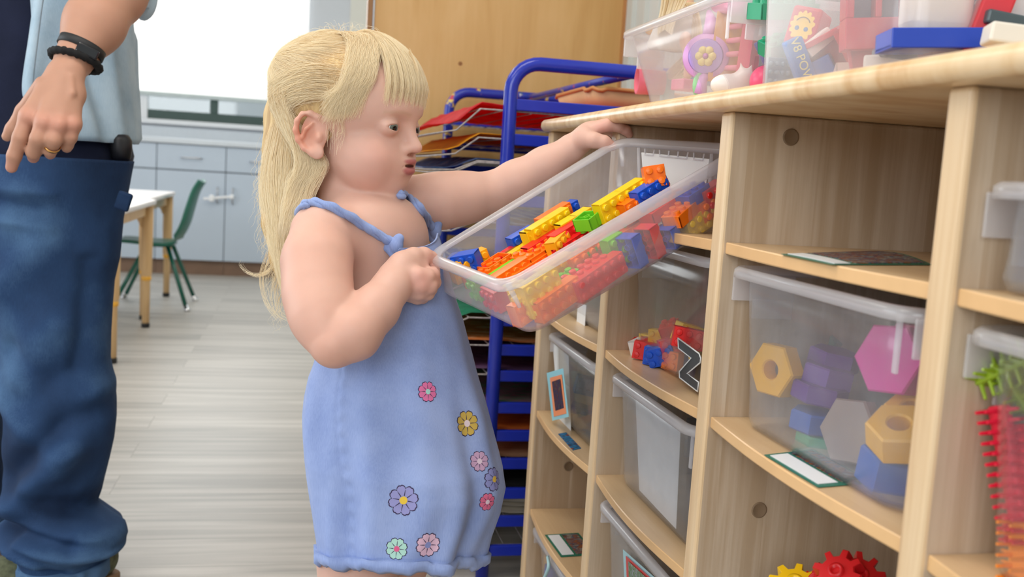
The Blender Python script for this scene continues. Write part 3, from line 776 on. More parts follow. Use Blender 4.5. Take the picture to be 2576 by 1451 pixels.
for e_ in EYES:
    s_ = 1 if e_[1] > 0 else -1
    E(e_, (0.0127, 0.0146, 0.0119), 0.005)
    E((e_[0]+0.0122, e_[1]+s_*0.0016, e_[2]-0.0004), (0.0100, 0.0118, 0.0029), 0.0015, 's')
# philtrum and lips, parted
E((0.1000, 0, -0.0160), (0.004, 0.0016, 0.005), 0.004, 's')
E((0.0925, 0, -0.0207), (0.0115, 0.0140, 0.0040), 0.006)
E((0.0915, 0, -0.0328), (0.0115, 0.0130, 0.0045), 0.006)
E((0.1000, 0, -0.0268), (0.0140, 0.0125, 0.0021), 0.002, 's')
E((0.0900, -0.0140, -0.0270), (0.0050, 0.0032, 0.0022), 0.004, 's')
E((0.0900, 0.0140, -0.0270), (0.0050, 0.0032, 0.0022), 0.004, 's')
E((0.1005, 0, -0.0420), (0.004, 0.010, 0.0024), 0.006, 's')
# ears
def ear(sd):
    def P(px, py, y=0.0): return Hd((px-820)/1970*1.05-0.001, sd*(0.0665+y), (345-py)/1970)
    g.ell(P(822, 340, 0.000), (0.017, 0.0045, 0.023), HM @ rotax((0, 0, 1), sd*-0.30), 0.006)
    hx = [(835, 318, -0.002), (830, 303, 0.002), (815, 295, 0.006), (798, 299, 0.009), (788, 315, 0.011), (785, 338, 0.011), (791, 360, 0.009), (804, 378, 0.006), (820, 388, 0.003)]
    g.chain([(P(*q), 0.0033 if i else 0.0028) for i, q in enumerate(hx)], 0.0035)
    g.ell(P(834, 386, 0.001), (0.0092, 0.0042, 0.0082), HM, 0.006)
    g.ell(P(818, 350, 0.0075), (0.0098, 0.0050, 0.0125), HM, 0.003, 's')
    g.ell(P(806, 322, 0.0085), (0.0060, 0.0030, 0.0110), HM, 0.003, 's')
    g.chain([(P(800, 352, 0.007), 0.0020), (P(806, 333, 0.007), 0.0020), (P(822, 318, 0.006), 0.0018)], 0.003)
    g.ell(P(838, 350, 0.002), (0.0038, 0.0038, 0.0055), HM, 0.004)
ear(-1); ear(1)
gv, gq = g.mesh(0.0016)
# skin tones: real pigment differences only
def gsn(P, c, r): return np.exp(-(((P-c)/r)**2).sum(1)) if np.ndim(r) else np.exp(-((P-c)**2).sum(1)/r**2)
base = np.array([0.70, 0.43, 0.345])
cols = np.tile(base, (len(gv), 1))
def mixc(w, c): 
    global cols
    cols = cols*(1-w[:, None])+np.array(c)*w[:, None]
for s_ in (-1, 1):
    mixc(0.42*gsn(gv, Hd(0.070, s_*0.036, -0.018), 0.024), (0.70, 0.29, 0.23))
    mixc(0.85*gsn(gv, Hd(-0.012, s_*0.076, 0.0), 0.024), (0.70, 0.28, 0.18))
mixc(0.35*gsn(gv, Hd(0.106, 0, -0.008), 0.010), (0.70, 0.32, 0.26))
hl_ = (gv-HO) @ HM
for s_ in (-1, 1):      # thin fair eyebrows and lash line
    yb = hl_[:, 1]*s_
    zb = 0.0335+0.003*np.cos((yb-0.030)/0.014)
    mixc(0.30*np.exp(-((hl_[:, 2]-zb)/0.0024)**2)*((yb > 0.012) & (yb < 0.045) & (hl_[:, 0] > 0.05)), (0.50, 0.33, 0.20))
    ey_ = np.sqrt(((yb-0.0290)/0.0104)**2+((hl_[:, 2]-0.0182)/0.0040)**2)
    mixc(0.65*np.exp(-((ey_-1.05)/0.22)**2)*(hl_[:, 2] > 0.0180)*(hl_[:, 0] > 0.05), (0.30, 0.17, 0.12))
    mixc(0.35*np.exp(-((ey_-1.05)/0.25)**2)*(hl_[:, 0] > 0.05), (0.66, 0.30, 0.24))
lip = np.clip(1.25-np.sqrt(((hl_[:, 0]-0.1005)/0.0140)**2+(hl_[:, 1]/0.0145)**2+((hl_[:, 2]+0.0214)/0.0033)**2), 0, .35)/.35
lip2 = np.clip(1.3-np.sqrt(((hl_[:, 0]-0.0995)/0.0140)**2+(hl_[:, 1]/0.0135)**2+((hl_[:, 2]+0.0326)/0.0050)**2), 0, .35)/.35
mixc(0.85*np.maximum(lip, lip2), (0.44, 0.115, 0.125))
mixc(0.5*gsn(gv, eR, 0.05), (0.66, 0.33, 0.24)); mixc(0.38*gsn(gv, W(790, 660, 1.12), 0.06), (0.66, 0.34, 0.25))
for q in ((1060, 697, 1.14), (1062, 720, 1.14), (1090, 700, 1.17), (1088, 652, 1.18), (1085, 720, 1.16)): mixc(0.4*gsn(gv, W(*q), 0.014), (0.70, 0.32, 0.26))
for q in ((1578, 330, 1.38), (1520, 320, 1.37), (1540, 368, 1.36)): mixc(0.45*gsn(gv, W(*q), 0.014), (0.70, 0.30, 0.25))
cols = np.hstack([cols, np.ones((len(cols), 1))])
def skinmat(name):
    m, nt, b = newmat(name); L = nt.links.new
    at = N(nt, 'ShaderNodeAttribute'); at.attribute_name = 'Col'
    tc = N(nt, 'ShaderNodeTexCoord'); no = N(nt, 'ShaderNodeTexNoise'); no.inputs['Scale'].default_value = 45; no.inputs['Detail'].default_value = 4; L(tc.outputs['Object'], no.inputs['Vector'])
    mr = N(nt, 'ShaderNodeMapRange', i3=0.93, i4=1.05); L(no.outputs[0], mr.inputs[0])
    mx = N(nt, 'ShaderNodeVectorMath', operation='SCALE'); L(at.outputs['Color'], mx.inputs[0]); L(mr.outputs[0], mx.inputs['Scale'])
    L(mx.outputs[0], b.inputs['Base Color'])
    b.inputs['Roughness'].default_value = 0.5; b.inputs['Specular IOR Level'].default_value = 0.35
    b.inputs['Subsurface Weight'].default_value = 0.22; b.inputs['Subsurface Radius'].default_value = (0.012, 0.005, 0.003); b.inputs['Subsurface Scale'].default_value = 1.0
    return m
M_skin = skinmat('fair_skin')
girl = thing('person', 'small girl with long blond hair in a blue sundress, holding the tilted tray', 'person', (W(980, 1300, 1.26)[0], W(980, 1300, 1.26)[1], 0))
body = mesh('body', gv, gq, M_skin, girl, True, cols=cols)
# eyes
def eyemat():
    m, nt, b = newmat('grey_green_eye'); L = nt.links.new
    tc = N(nt, 'ShaderNodeTexCoord')
    # object coordinates: +X is the gaze
    sp = N(nt, 'ShaderNodeSeparateXYZ'); L(tc.outputs['Object'], sp.inputs[0])
    cr = N(nt, 'ShaderNodeValToRGB'); cr.color_ramp.interpolation = 'LINEAR'; e = cr.color_ramp.elements
    e[0].position = 0.0; e[0].color = (0.72, 0.66, 0.62, 1)
    mr = N(nt, 'ShaderNodeMapRange', i1=0.0078, i2=0.0120); L(sp.outputs[0], mr.inputs[0]); L(mr.outputs[0], cr.inputs[0])
    a = e.new(0.44); a.color = (0.70, 0.64, 0.60, 1); a = e.new(0.50); a.color = (0.035, 0.045, 0.04, 1); a = e.new(0.62); a.color = (0.15, 0.18, 0.15, 1)
    a = e.new(0.83); a.color = (0.10, 0.12, 0.095, 1); a = e.new(0.87); a.color = (0.006, 0.006, 0.006, 1); e[-1].color = (0.004, 0.004, 0.004, 1)
    L(cr.outputs[0], b.inputs['Base Color']); b.inputs['Roughness'].default_value = 0.12
    return m
M_eye = eyemat()
for e_ in EYES:
    V, Fc = lathe([(0.0119*math.sin(a), 0.0119*math.cos(a)) for a in np.linspace(0.001, math.pi-0.001, 24)], (0, 0, 0), np.array([[0, 1, 0], [0, 0, 1], [1, 0, 0]]).T.astype(float), 28)
    me = bpy.data.meshes.new('eyeball'); me.from_pydata([tuple(v) for v in V], [], Fc); me.materials.append(M_eye)
    me.polygons.foreach_set('use_smooth', np.ones(len(me.polygons), dtype=bool))
    o = bpy.data.objects.new('eyeball', me); COL.objects.link(o); o.parent = girl
    o.location = tuple(Hd(*e_)-wloc(girl))
    gz = hf*0.93-hl*0.30-0.16*hu; gz /= np.linalg.norm(gz); yy = np.cross(hu, gz); yy /= np.linalg.norm(yy)
    o.rotation_euler = Matrix(np.array([gz, yy, np.cross(gz, yy)]).T.tolist()).to_euler()
# ------------------------------------------------------------------ dress
def clothmat(name, c1, c2, weave=900, bump=0.35):
    m, nt, b = newmat(name); L = nt.links.new
    tc = N(nt, 'ShaderNodeTexCoord'); no = N(nt, 'ShaderNodeTexNoise'); no.inputs['Scale'].default_value = 14; no.inputs['Detail'].default_value = 6; L(tc.outputs['Object'], no.inputs['Vector'])
    mp = N(nt, 'ShaderNodeMapping'); mp.inputs['Scale'].default_value = (weave, weave, weave*0.12); L(tc.outputs['Object'], mp.inputs[0])
    n2 = N(nt, 'ShaderNodeTexNoise'); n2.inputs['Scale'].default_value = 1.0; n2.inputs['Detail'].default_value = 2; L(mp.outputs[0], n2.inputs['Vector'])
    a = N(nt, 'ShaderNodeMath', operation='MULTIPLY_ADD', i1=0.35); L(n2.outputs[0], a.inputs[0]); L(no.outputs[0], a.inputs[2])
    cr = N(nt, 'ShaderNodeValToRGB'); e = cr.color_ramp.elements; e[0].position = 0.45; e[0].color = c1; e[1].position = 0.85; e[1].color = c2
    L(a.outputs[0], cr.inputs[0]); L(cr.outputs[0], b.inputs['Base Color']); b.inputs['Roughness'].default_value = 0.85; b.inputs['Specular IOR Level'].default_value = 0.15
    b.inputs['Sheen Weight'].default_value = 0.15
    bp = N(nt, 'ShaderNodeBump'); bp.inputs['Strength'].default_value = bump; bp.inputs['Distance'].default_value = 0.0012; L(a.outputs[0], bp.inputs['Height']); L(bp.outputs[0], b.inputs['Normal'])
    return m
M_dress = clothmat('periwinkle_cotton', rgb(128, 148, 200), rgb(156, 174, 220))
# rows from the hem up: picture y, left x, right x, depth of the middle, half depth
rows = [(1441, 852, 1168, 1.235, 0.088), (1424, 815, 1192, 1.235, 0.096), (1405, 812, 1206, 1.237, 0.100), (1370, 806, 1212, 1.237, 0.103), (1320, 798, 1226, 1.238, 0.106), (1260, 789, 1252, 1.240, 0.108), (1200, 781, 1268, 1.240, 0.109), (1150, 775, 1262, 1.240, 0.109),
        (1100, 771, 1248, 1.242, 0.106), (1050, 770, 1235, 1.243, 0.104), (1000, 774, 1221, 1.244, 0.102), (950, 783, 1206, 1.246, 0.099), (905, 800, 1192, 1.247, 0.096), (850, 818, 1176, 1.25, 0.091), (800, 834, 1164, 1.252, 0.087), (750, 848, 1148, 1.254, 0.083), (700, 856, 1132, 1.256, 0.080), (650, 860, 1118, 1.258, 0.077), (600, 864, 1104, 1.26, 0.073), (570, 866, 1098, 1.262, 0.070)]
RA = np.array(rows, float)[::-1]
NT = 220
def dress_pt(a, y):
    """a: angle round the body, 0 = picture right, 90 = towards the viewer"""
    yy = y
    L_ = np.interp(yy, RA[:, 0], RA[:, 1]); R_ = np.interp(yy, RA[:, 0], RA[:, 2]); d = np.interp(yy, RA[:, 0], RA[:, 3]); hd = np.interp(yy, RA[:, 0], RA[:, 4])
    c = W((L_+R_)/2, yy, d); hw = (R_-L_)/2/F_PX*d
    ex = math.copysign(abs(math.cos(a))**0.86, math.cos(a)); ey = math.copysign(abs(math.sin(a))**0.9, math.sin(a))
    P = c+IR*hw*ex+TC*hd*ey
    k = max(0.0, min(1.0, (y-760)/500))
    n_ = IR*math.cos(a)+TC*math.sin(a)
    wv = 0.0048*math.sin(5*a+0.9)+0.0036*math.sin(9*a+y*0.004)+0.0026*math.sin(15*a-y*0.006+1.0)
    P = P+n_*k*wv
    # soft creases
    q = Vector((P[0]*9, P[1]*9, P[2]*5)); P = P+n_*(mnoise.noise(q)*0.0045+mnoise.noise(q*3.1)*0.0016)
    q2 = Vector((P[0]*26+P[2]*22, P[1]*26, P[2]*10)); P = P+n_*mnoise.noise(q2)*0.0022*math.exp(-((y-880)/160)**2)
    # vertical seam with puckers at the side
    sm = math.exp(-((a-2.07)/0.022)**2); sm2 = math.exp(-((a-2.03)/0.05)**2)
    if y > 780: P = P-n_*(0.0016*sm)+n_*sm2*0.0010*(1+math.sin(y*0.17))
    return P
bib0 = math.radians(36)+0.02                     # direction the chest faces
def topy(a):
    d = (a-bib0+math.pi) % (2*math.pi)-math.pi
    w = abs(d)
    if w < 0.66: return 596+d*24+8*math.cos(w/0.66*1.57)
    t = min(1, (w-0.66)/0.42)
    return 612+t*t*(3-2*t)*190 if d > 0 else 580+t*t*(3-2*t)*210
HEM = lambda a: 1386-50*max(0, math.sin(a))+5*math.sin(a*3+0.4)+3*math.sin(7*a)-16*max(0, math.cos(a))**3
NV = 130
rings = []
for j in range(NV):
    t = j/(NV-1); rg = []
    for k in range(NT):
        a = 2*math.pi*k/NT
        y = HEM(a)+(topy(a)-HEM(a))*t
        rg.append(dress_pt(a, y))
    rings.append(np.array(rg))
# rolled hem: a folded band at the bottom
def inward(r, amt):
    c = r.mean(0); d = r-c; d[:, 2] = 0; n = d/np.linalg.norm(d, axis=1)[:, None]; return r-n*amt
hem = [inward(rings[3], 0.004), inward(rings[1], 0.006)+[0, 0, -0.006], inward(rings[0], 0.002)+[0, 0, -0.013], inward(rings[0], -0.0045)+[0, 0, -0.007], inward(rings[0], -0.0050)+[0, 0, 0.003], inward(rings[1], 0.0012)]
for h_ in hem[1:5]:
    for k in range(NT):
        h_[k] += [0, 0, 0.0020*math.sin(k*0.32)+0.0014*math.sin(k*0.71+1)+0.0006*math.sin(k*1.5)]
top = [inward(rings[-1], -0.0012)+[0, 0, 0.0008], inward(rings[-1], 0.0012)+[0, 0, 0.001], inward(rings[-3], 0.003), inward(rings[-8], 0.003)]
dv, dq = loft(hem+rings[2:]+top, False)
dress = mesh('dress', dv, np.array(dq), M_dress, girl, True)
bvh = BVHTree.FromPolygons([Vector(v) for v in dv], [list(f) for f in dq])
def cast(px, py):
    h = bvh.ray_cast(Vector(CAM), Vector(ray(px, py)).normalized()); return (np.array(h[0]), np.array(h[1])) if h[0] is not None else (None, None)
# printed flowers following the cloth
def cmat(n, *c): return plain(n, rgb(*c), 0.8, 0.04, 60, spec=0.2)
F_OUT = cmat('print_outline', 70, 62, 92); fl_cols = {}
def flower(px, py, r, rot, pet, cen, lab):
    P0, n0 = cast(px, py)
    if P0 is None: return
    if n0 @ ray(px, py) > 0: n0 = -n0
    # tangent axes on the cloth
    u = np.cross(ZZ, n0); u /= np.linalg.norm(u); v = np.cross(n0, u)
    def put(x, y, lift):
        Q = P0+u*x+v*y+n0*0.012
        h = bvh.ray_cast(Vector(Q), Vector(-n0), 0.04)
        B_ = np.array(h[0]) if h[0] is not None else P0+u*x+v*y
        return B_+n0*lift
    for nm, sc_, lift, cm in (('o', 1.09, 0.00022, 0), ('p', 1.0, 0.00038, 1)):
        pass
    V = []; Fc = []; FM = []
    def star(rad, lift, mi, npet=8, nth=96, nr=7, r0=0.0, notch=0.26):
        b_ = len(V)
        for i in range(nr+1):
            for k in range(nth):
                a = 2*math.pi*k/nth; w = abs(math.sin(npet*a/2+rot)); R_ = rad*(1-notch+notch*w**0.55-0.05*math.exp(-((w-1)/0.03)**2))
                q = r0+(R_-r0)*i/nr; V.append(put(q*math.cos(a), q*math.sin(a), lift))
        for i in range(nr):
            for k in range(nth):
                Fc.append((b_+i*nth+k, b_+i*nth+(k+1) % nth, b_+(i+1)*nth+(k+1) % nth, b_+(i+1)*nth+k)); FM.append(mi)
    star(r*1.07, 0.00025, 0); star(r*0.985, 0.00045, 1)
    for k in range(8):       # dark petal divisions
        a = (2*math.pi*k/8-rot*2/8*1.0); b_ = len(V)
        for q_, wd_ in ((0.30, 0.035), (0.5, 0.028), (0.72, 0.012)):
            for sg in (-1, 1): V.append(put(r*q_*math.cos(a)-sg*r*wd_*math.sin(a), r*q_*math.sin(a)+sg*r*wd_*math.cos(a), 0.00062))
        for i in range(2): Fc.append((b_+2*i, b_+2*i+2, b_+2*i+3, b_+2*i+1)); FM.append(0)
    star(r*0.27, 0.0008, 2, 1, 24, 2, 0, 0.0)
    o = mesh('flower_print', V, Fc, [F_OUT, pet, cen], dress, fmat=FM)
    o['label'] = lab
K = lambda n, *c: cmat('print_'+n, *c)
flower(1076, 985, 0.0118, 0.3, K('pink', 226, 120, 170), K('mint_c', 170, 222, 215), 'pink flower print highest on the skirt')
flower(1174, 1065, 0.0150, 0.0, K('mustard', 206, 176, 88), K('pale_c', 232, 214, 220), 'mustard flower print')
flower(1015, 1258, 0.0168, 0.5, K('lilac', 150, 150, 202), K('yellow_c', 232, 196, 74), 'lilac flower print')
flower(998, 1380, 0.0122, 0.1, K('mint', 172, 214, 202), K('rose_c', 216, 96, 140), 'mint flower print at the hem')
flower(1076, 1370, 0.0140, 0.4, K('blush', 222, 186, 208), K('blue_c', 140, 150, 205), 'pale pink flower print at the hem')
flower(1243, 1205, 0.0140, 0.2, K('lilac2', 142, 146, 200), K('yellow_c2', 226, 190, 80), 'lilac flower print at the front edge')
flower(1206, 1160, 0.0120, 0.2, K('dusty', 196, 160, 190), K('pale_c2', 220, 200, 214), 'dusty pink flower print')
flower(1226, 1262, 0.0105, 0.2, K('rose', 214, 108, 142), K('pale_c3', 220, 200, 214), 'rose flower print low on the front edge')
# twisted straps and knots
bb = BVHTree.FromPolygons([Vector(v) for v in gv], [list(map(int, f)) for f in gq])
def onbody(px, py, lift):
    h = bb.ray_cast(Vector(CAM), Vector(ray(px, py)).normalized())
    if h[0] is None: return None
    n_ = np.array(h[1]); 
    if n_ @ ray(px, py) > 0: n_ = -n_
    return np.array(h[0])+n_*lift
def strap(pts, tail):
    pd = spline([(x, y, 0) for x, y in pts], 26); P = [onbody(x, y, 0.0035) for x, y, _ in pd]; P = [p for p in P if p is not None]
    for _ in range(3): P = [P[0]]+[(P[i-1]+2*P[i]+P[i+1])/4 for i in range(1, len(P)-1)]+[P[-1]]
    P = P[::2]+[np.array(q) for q in tail]
    S_ = spline(P, 60); mb = MB()
    for ph in (0, 2.1, 4.2):
        Q = []
        for i in range(len(S_)):
            d = S_[min(i+1, 59)]-S_[max(i-1, 0)]; s_, t_, _ = basis(d); a = ph+i*0.26
            Q.append(S_[i]+(s_*math.cos(a)+t_*math.sin(a))*0.0024)
        mb.add(*tube(Q, [0.0038+0.0006*math.sin(i*0.9+ph) for i in range(60)], 8))
    return mb.build('strap', M_dress, dress, True)
bk = W(800, 620, 1.30)
strap([(984, 612), (950, 592), (905, 566), (860, 541), (820, 522), (785, 516), (762, 526)], [W(752, 548, 1.225), W(765, 600, 1.28), bk+[0, 0, -0.06]])
strap([(1092, 572), (1065, 545), (1040, 515), (1018, 496), (1000, 485)], [W(975, 478, 1.32), W(930, 505, 1.36), W(900, 600, 1.36)])
for (px, py) in ((992, 618), (1094, 574)):
    P0, n0 = cast(px, py+6)
    if P0 is None: P0 = onbody(px, py, 0.004)
    kb = Body(); c = P0-ray(px, py)*0.006
    kb.ell(c, (0.0085, 0.0085, 0.0115), EYE, 0.003); kb.ell(c+[0.003, 0, 0.009], (0.006, 0.006, 0.006), EYE, 0.003)
    kb.chain([(c+IR*-0.009+[0, 0, 0.008], 0.004), (c+IR*-0.011+[0, 0, -0.004], 0.004), (c+IR*-0.003+[0, 0, -0.013], 0.004)], 0.002)
    kv, kq = kb.mesh(0.0008); mesh('strap_knot', kv, kq, M_dress, dress, True)
# ------------------------------------------------------------------ hair
def hairmat(name, tip, root):
    m, nt, b = newmat(name); L = nt.links.new
    hi = N(nt, 'ShaderNodeHairInfo')
    cr = N(nt, 'ShaderNodeValToRGB'); e = cr.color_ramp.elements; e[0].position = 0; e[0].color = root; e[1].position = 0.55; e[1].color = tip
    a = N(nt, 'ShaderNodeMath', operation='MULTIPLY_ADD', i1=0.75, i2=-0.30); L(hi.outputs['Random'], a.inputs[0])
    a2 = N(nt, 'ShaderNodeMath', operation='ADD', use_clamp=True); L(a.outputs[0], a2.inputs[0]); L(hi.outputs['Intercept'], a2.inputs[1])
    L(a2.outputs[0], cr.inputs[0]); L(cr.outputs[0], b.inputs['Base Color'])
    b.inputs['Roughness'].default_value = 0.45; b.inputs['Specular IOR Level'].default_value = 0.45
    tl = N(nt, 'ShaderNodeBsdfTranslucent'); L(cr.outputs[0], tl.inputs[0]); mx = N(nt, 'ShaderNodeMixShader', i0=0.38)
    L(b.outputs[0], mx.inputs[1]); L(tl.outputs[0], mx.inputs[2]); L(mx.outputs[0], nt.nodes['Material Output'].inputs[0])
    return m
M_hair = hairmat('blond_hair', rgb(252, 240, 212), rgb(228, 204, 162))
M_cap = wood('blond_hair_mass', rgb(226, 198, 146), rgb(204, 172, 120), rgb(170, 136, 90), 2, rough=0.6, gscale=3.0)
hb = Body()
HC = (-0.001, 0, 0.0535)
hb.ell(Hd(*HC), (0.0945, 0.0755, 0.0765), HM, 0.01)
hb.ell(Hd(0.086, 0, -0.004), (0.068, 0.10, 0.052), HM, 0.012, 's')
hb.ell(Hd(0.075, -0.075, 0.045), (0.045, 0.030, 0.034), HM, 0.012, 's')
hb.ell(Hd(0.045, -0.080, -0.010), (0.052, 0.030, 0.048), HM, 0.010, 's')
fall_c = [(762, 200, 1.305, 0.024), (728, 300, 1.295, 0.028), (728, 380, 1.285, 0.030), (718, 470, 1.275, 0.027), (706, 560, 1.265, 0.020), (712, 650, 1.262, 0.013), (724, 740, 1.26, 0.007)]
hb.chain([(W(x, y, d), r) for x, y, d, r in fall_c], 0.02, 0.03)
hb.cone(W(795, 330, 1.27), W(760, 450, 1.265), 0.034, 0.028, 0.02)
cv, cq = hb.mesh(0.0022)
hair = mesh('hair', cv, cq, M_cap, girl, True)
hr = np.random.default_rng(11)
STR = []
def Sp(az, el, off):
    az = math.radians(az); el = math.radians(el)
    return Hd(HC[0]+(0.0945+off)*math.cos(el)*math.cos(az), -(0.0755+off)*math.cos(el)*math.sin(az), HC[2]+(0.0765+off)*math.sin(el))
NP = 16
def put_strand(ctrl, wav=0.0012, jit=0.0015, frz=0.00012, n=NP):
    P = spline(ctrl, n); t = np.linspace(0, 1, n)[:, None]
    c_ = np.asarray(ctrl[len(ctrl)//2]); ph = np.array([mnoise.noise(Vector(c_*38+k*7.3))*9 for k in range(3)]); am = np.array([mnoise.noise(Vector(c_*30+k*5.1))*2.6 for k in range(3)])+hr.normal(0, 0.25, 3)
    off = hr.normal(0, jit, 3)
    w = np.hstack([np.sin(t*9+ph[0]), np.sin(t*8+ph[1]), np.sin(t*7+ph[2])])*am*wav*t
    f = hr.normal(0, frz, (n, 3))*t
    STR.append(P+off*np.minimum(1, 0.3+t)+w+f)
U = hr.uniform
def snap(v, cell, k=0.65):
    i = math.floor(v/cell); c = (i+0.5+0.35*math.sin(i*12.9898))*cell
    return v+(c-v)*k
# fringe, crown to forehead
for _ in range(5500):
    az = U(-80, 34); tip = -2+U(-5, 4)-(0.0012*max(0, az)**2); lift = U(0.001, 0.009)
    if az > 12 and U(0, 1) < 0.35: continue
    r_az = az*0.75+U(-5, 5)+70*(U(0, 1)**3)*0.3
    put_strand([Sp(r_az+20, 84+U(-10, 5), 0.001), Sp(az*0.85+4, 62+U(-5, 5), lift+0.002), Sp(az, 38, lift+0.004), Sp(snap(az, 6, .4), 14, lift+0.004), Sp(snap(az, 6, .75)+U(-1.5, 1.5), tip, lift*0.7+0.003)], 0.0008, 0.0012)
# curved locks from crown to temple
for _ in range(3300):
    s_ = U(0, 1); lift = U(0.0015, 0.007); s_ = snap(s_, 0.09, 0.5)*0.66
    a0 = 30+55*s_+U(-9, 9)
    e_end = -8-14*s_+U(-13, 12)
    put_strand([Sp(a0+30+U(-25, 25), 80+U(-16, 6), 0.001), Sp(a0-4+U(-7, 7), 58, lift+0.002), Sp(40+34*s_+U(-4, 4), 34, lift+0.003), Sp(46+30*s_+U(-3, 3), 12, lift+0.002), Sp(58+28*s_+U(-9, 9), e_end, lift*0.6+0.001)], 0.0010, 0.0012)
# two loose wisps on the forehead
for cx, n_ in (((990, 135), (1010, 180), (1000, 225), (985, 245)), 40), (((960, 120), (1012, 170), (1025, 215), (1000, 262)), 50), (((1030, 130), (1050, 180), (1048, 230), (1050, 262)), 60):
    for _ in range(n_):
        j = hr.normal(0, 2.5, 2)
        put_strand([W(x+j[0]*(0.4+i*.3), y+j[1], 1.215+0.008*abs(i-1)) for i, (x, y) in enumerate(cx)], 0.0006, 0.0008)
# combed back over the side to the tie
G_ = (158, 24)
for _ in range(11500):
    az = U(48, 185); el = U(-24, 86)
    if az < 66 and el < 20+(80-az)*0.6: continue
    if az < 104 and el < -2: continue
    lift = U(0.001, 0.0065)*(0.6 if az < 90 else 1)
    k = 1-0.55*U(0, 1)
    el2 = snap(el, 9, 0.5); m1 = (az+(G_[0]-az)*0.4, el+(G_[1]-el)*0.4+6); m2 = (az+(G_[0]-az)*0.8, el2+(G_[1]-el2)*0.8+3)
    e1 = (G_[0]+U(-16, 20), G_[1]+U(-14, 12))
    put_strand([Sp(az, el, 0.0005), Sp(*m1, lift), Sp(*m2, lift+0.003), Sp(*e1, lift+0.004)], 0.0012, 0.0012)
for _ in range(1300):
    az = U(66, 96); el = U(-8, 22)
    put_strand([Sp(az, el, 0.0008), Sp(az+22, el-1+U(-3, 3), U(0.002, 0.005)), Sp(az+46+U(-5, 5), el-10+U(-6, 4), U(0.003, 0.007)), Sp(az+66, el-22+U(-6, 6), 0.006)], 0.0010, 0.0010)
# far side and back cover
for _ in range(2500):
    az = U(-185, -40); el = U(-15, 86)
    put_strand([Sp(az, el, 0.001), Sp(az+(-165-az)*0.5, el+(20-el)*0.5+5, U(.002, .007)), Sp(-165, 20, U(.002, .008))], 0.001, 0.0015)
# long fall down the back
LO = np.array([(215, 712, 782), (260, 694, 800), (330, 674, 812), (400, 660, 805), (470, 658, 792), (540, 668, 768), (600, 676, 752), (660, 690, 744), (720, 708, 742), (780, 724, 746), (825, 736, 748)], float)
def fallpt(s_, y, w, k=1.0):
    l = np.interp(y, LO[:, 0], LO[:, 1]); r = np.interp(y, LO[:, 0], LO[:, 2]); 
    d0 = np.interp(y, [200, 300, 500, 850], [1.30, 1.29, 1.262, 1.25]); hw = np.interp(y, [200, 350, 500, 850], [0.045, 0.055, 0.038, 0.010])
    c = (l+r)/2+ (r-l)/2*s_
    return W(c, y, d0+hw*w*math.sqrt(max(0, 1-s_*s_*0.9)))
for i in range(13000):
    s_ = U(-1, 1); w = -math.sqrt(U(0, 1)) if U(0, 1) < 0.75 else U(-1, 1)
    y0 = U(195, 330) if U(0, 1) < 0.6 else U(300, 410); 
    y1 = 825-90*abs(U(-1, 1))-(250*U(0, 1) if U(0, 1) < 0.45 else 0)-60*abs(s_-0.5); y1 = max(y1, y0+160)
    if y0 > 300 and s_ < 0.2: y0 -= 80
    ph = s_*4; pts = []
    for j in range(7):
        y = y0+(y1-y0)*j/6
        ss = s_+0.10*math.sin(y*0.020+ph*1.5+hr.normal(0, .25))*min(1, max(0, (y-320)/150))
        pts.append(fallpt(max(-1.05, min(1.05, ss)), y, w))
    put_strand(pts, 0.0026, 0.0014, 0.00015, 20)
# hair over and behind the ear to the neck
for _ in range(1500):
    x0 = U(785, 850); pts = [Sp(U(88, 150), U(-14, 26), 0.001), Sp(U(112, 140), U(-26, -8), 0.006), W(x0-38+U(-8, 8), 400, 1.215), W(x0-62+U(-10, 8), 470+U(-20, 25), 1.215), W(x0-82+U(-14, 8), 540+U(-20, 60), 1.21)]
    if U(0, 1) < 0.55: pts = pts[:4]
    put_strand(pts, 0.0016, 0.0016)
# wisps in front of the ear, flyaways and the curl by the elbow
for _ in range(46):
    x = U(822, 866); put_strand([Sp(72+U(-6, 6), U(0, 14), 0.004), W(x, 310+U(-14, 10), 1.195), W(x-8+U(-8, 10), 345+U(-25, 50), 1.193)], 0.001, 0.001)
for _ in range(60):
    az = U(-60, 170); el = U(40, 88); d = hr.normal(0, 14, 2)
    put_strand([Sp(az, el, 0.002), Sp(az+d[0], el+d[1]*.5, 0.008+U(0, .006)), Sp(az+2*d[0]+8, el+d[1], 0.005+U(0, .012))], 0.0008, 0.001)
for _ in range(200):
    y = U(280, 760); s_ = -1+U(-0.15, 0.25); dy = U(40, 110); dx = U(-26, 6)
    b_ = fallpt(s_, y, 0); sh = IR*(dx/2000)
    put_strand([b_, b_+sh*0.8+[0, 0, -dy/4500], b_+sh+[0, 0, -dy/2300]], 0.004, 0.001)
for _ in range(36):
    j = hr.normal(0, 2.2, 2)
    q = [(690, 620), (688, 660), (672, 684), (645, 692), (620, 684), (604, 668), (606, 655)][:U(4, 8).__int__()]
    put_strand([W(x+j[0]+U(-1, 1)*i*.7, y+j[1]+U(-1, 1)*i*.7, 1.25) for i, (x, y) in enumerate(q)], 0.0006, 0.0006)
for _ in range(50):
    j = hr.normal(0, 5, 2)
    q = [(700, 690), (690, 740), (700, 785), (725, 805)] if U(0, 1) < .5 else [(680, 640), (662, 700), (672, 760), (700, 800)]
    put_strand([W(x+j[0], y+j[1], 1.25) for x, y in q], 0.001, 0.001)
hc = bpy.data.hair_curves.new('hair_strands')
hc.add_curves([len(s_) for s_ in STR])
allp = np.vstack(STR)-wloc(girl)
hc.attributes['position'].data.foreach_set('vector', allp.astype(np.float32).ravel())
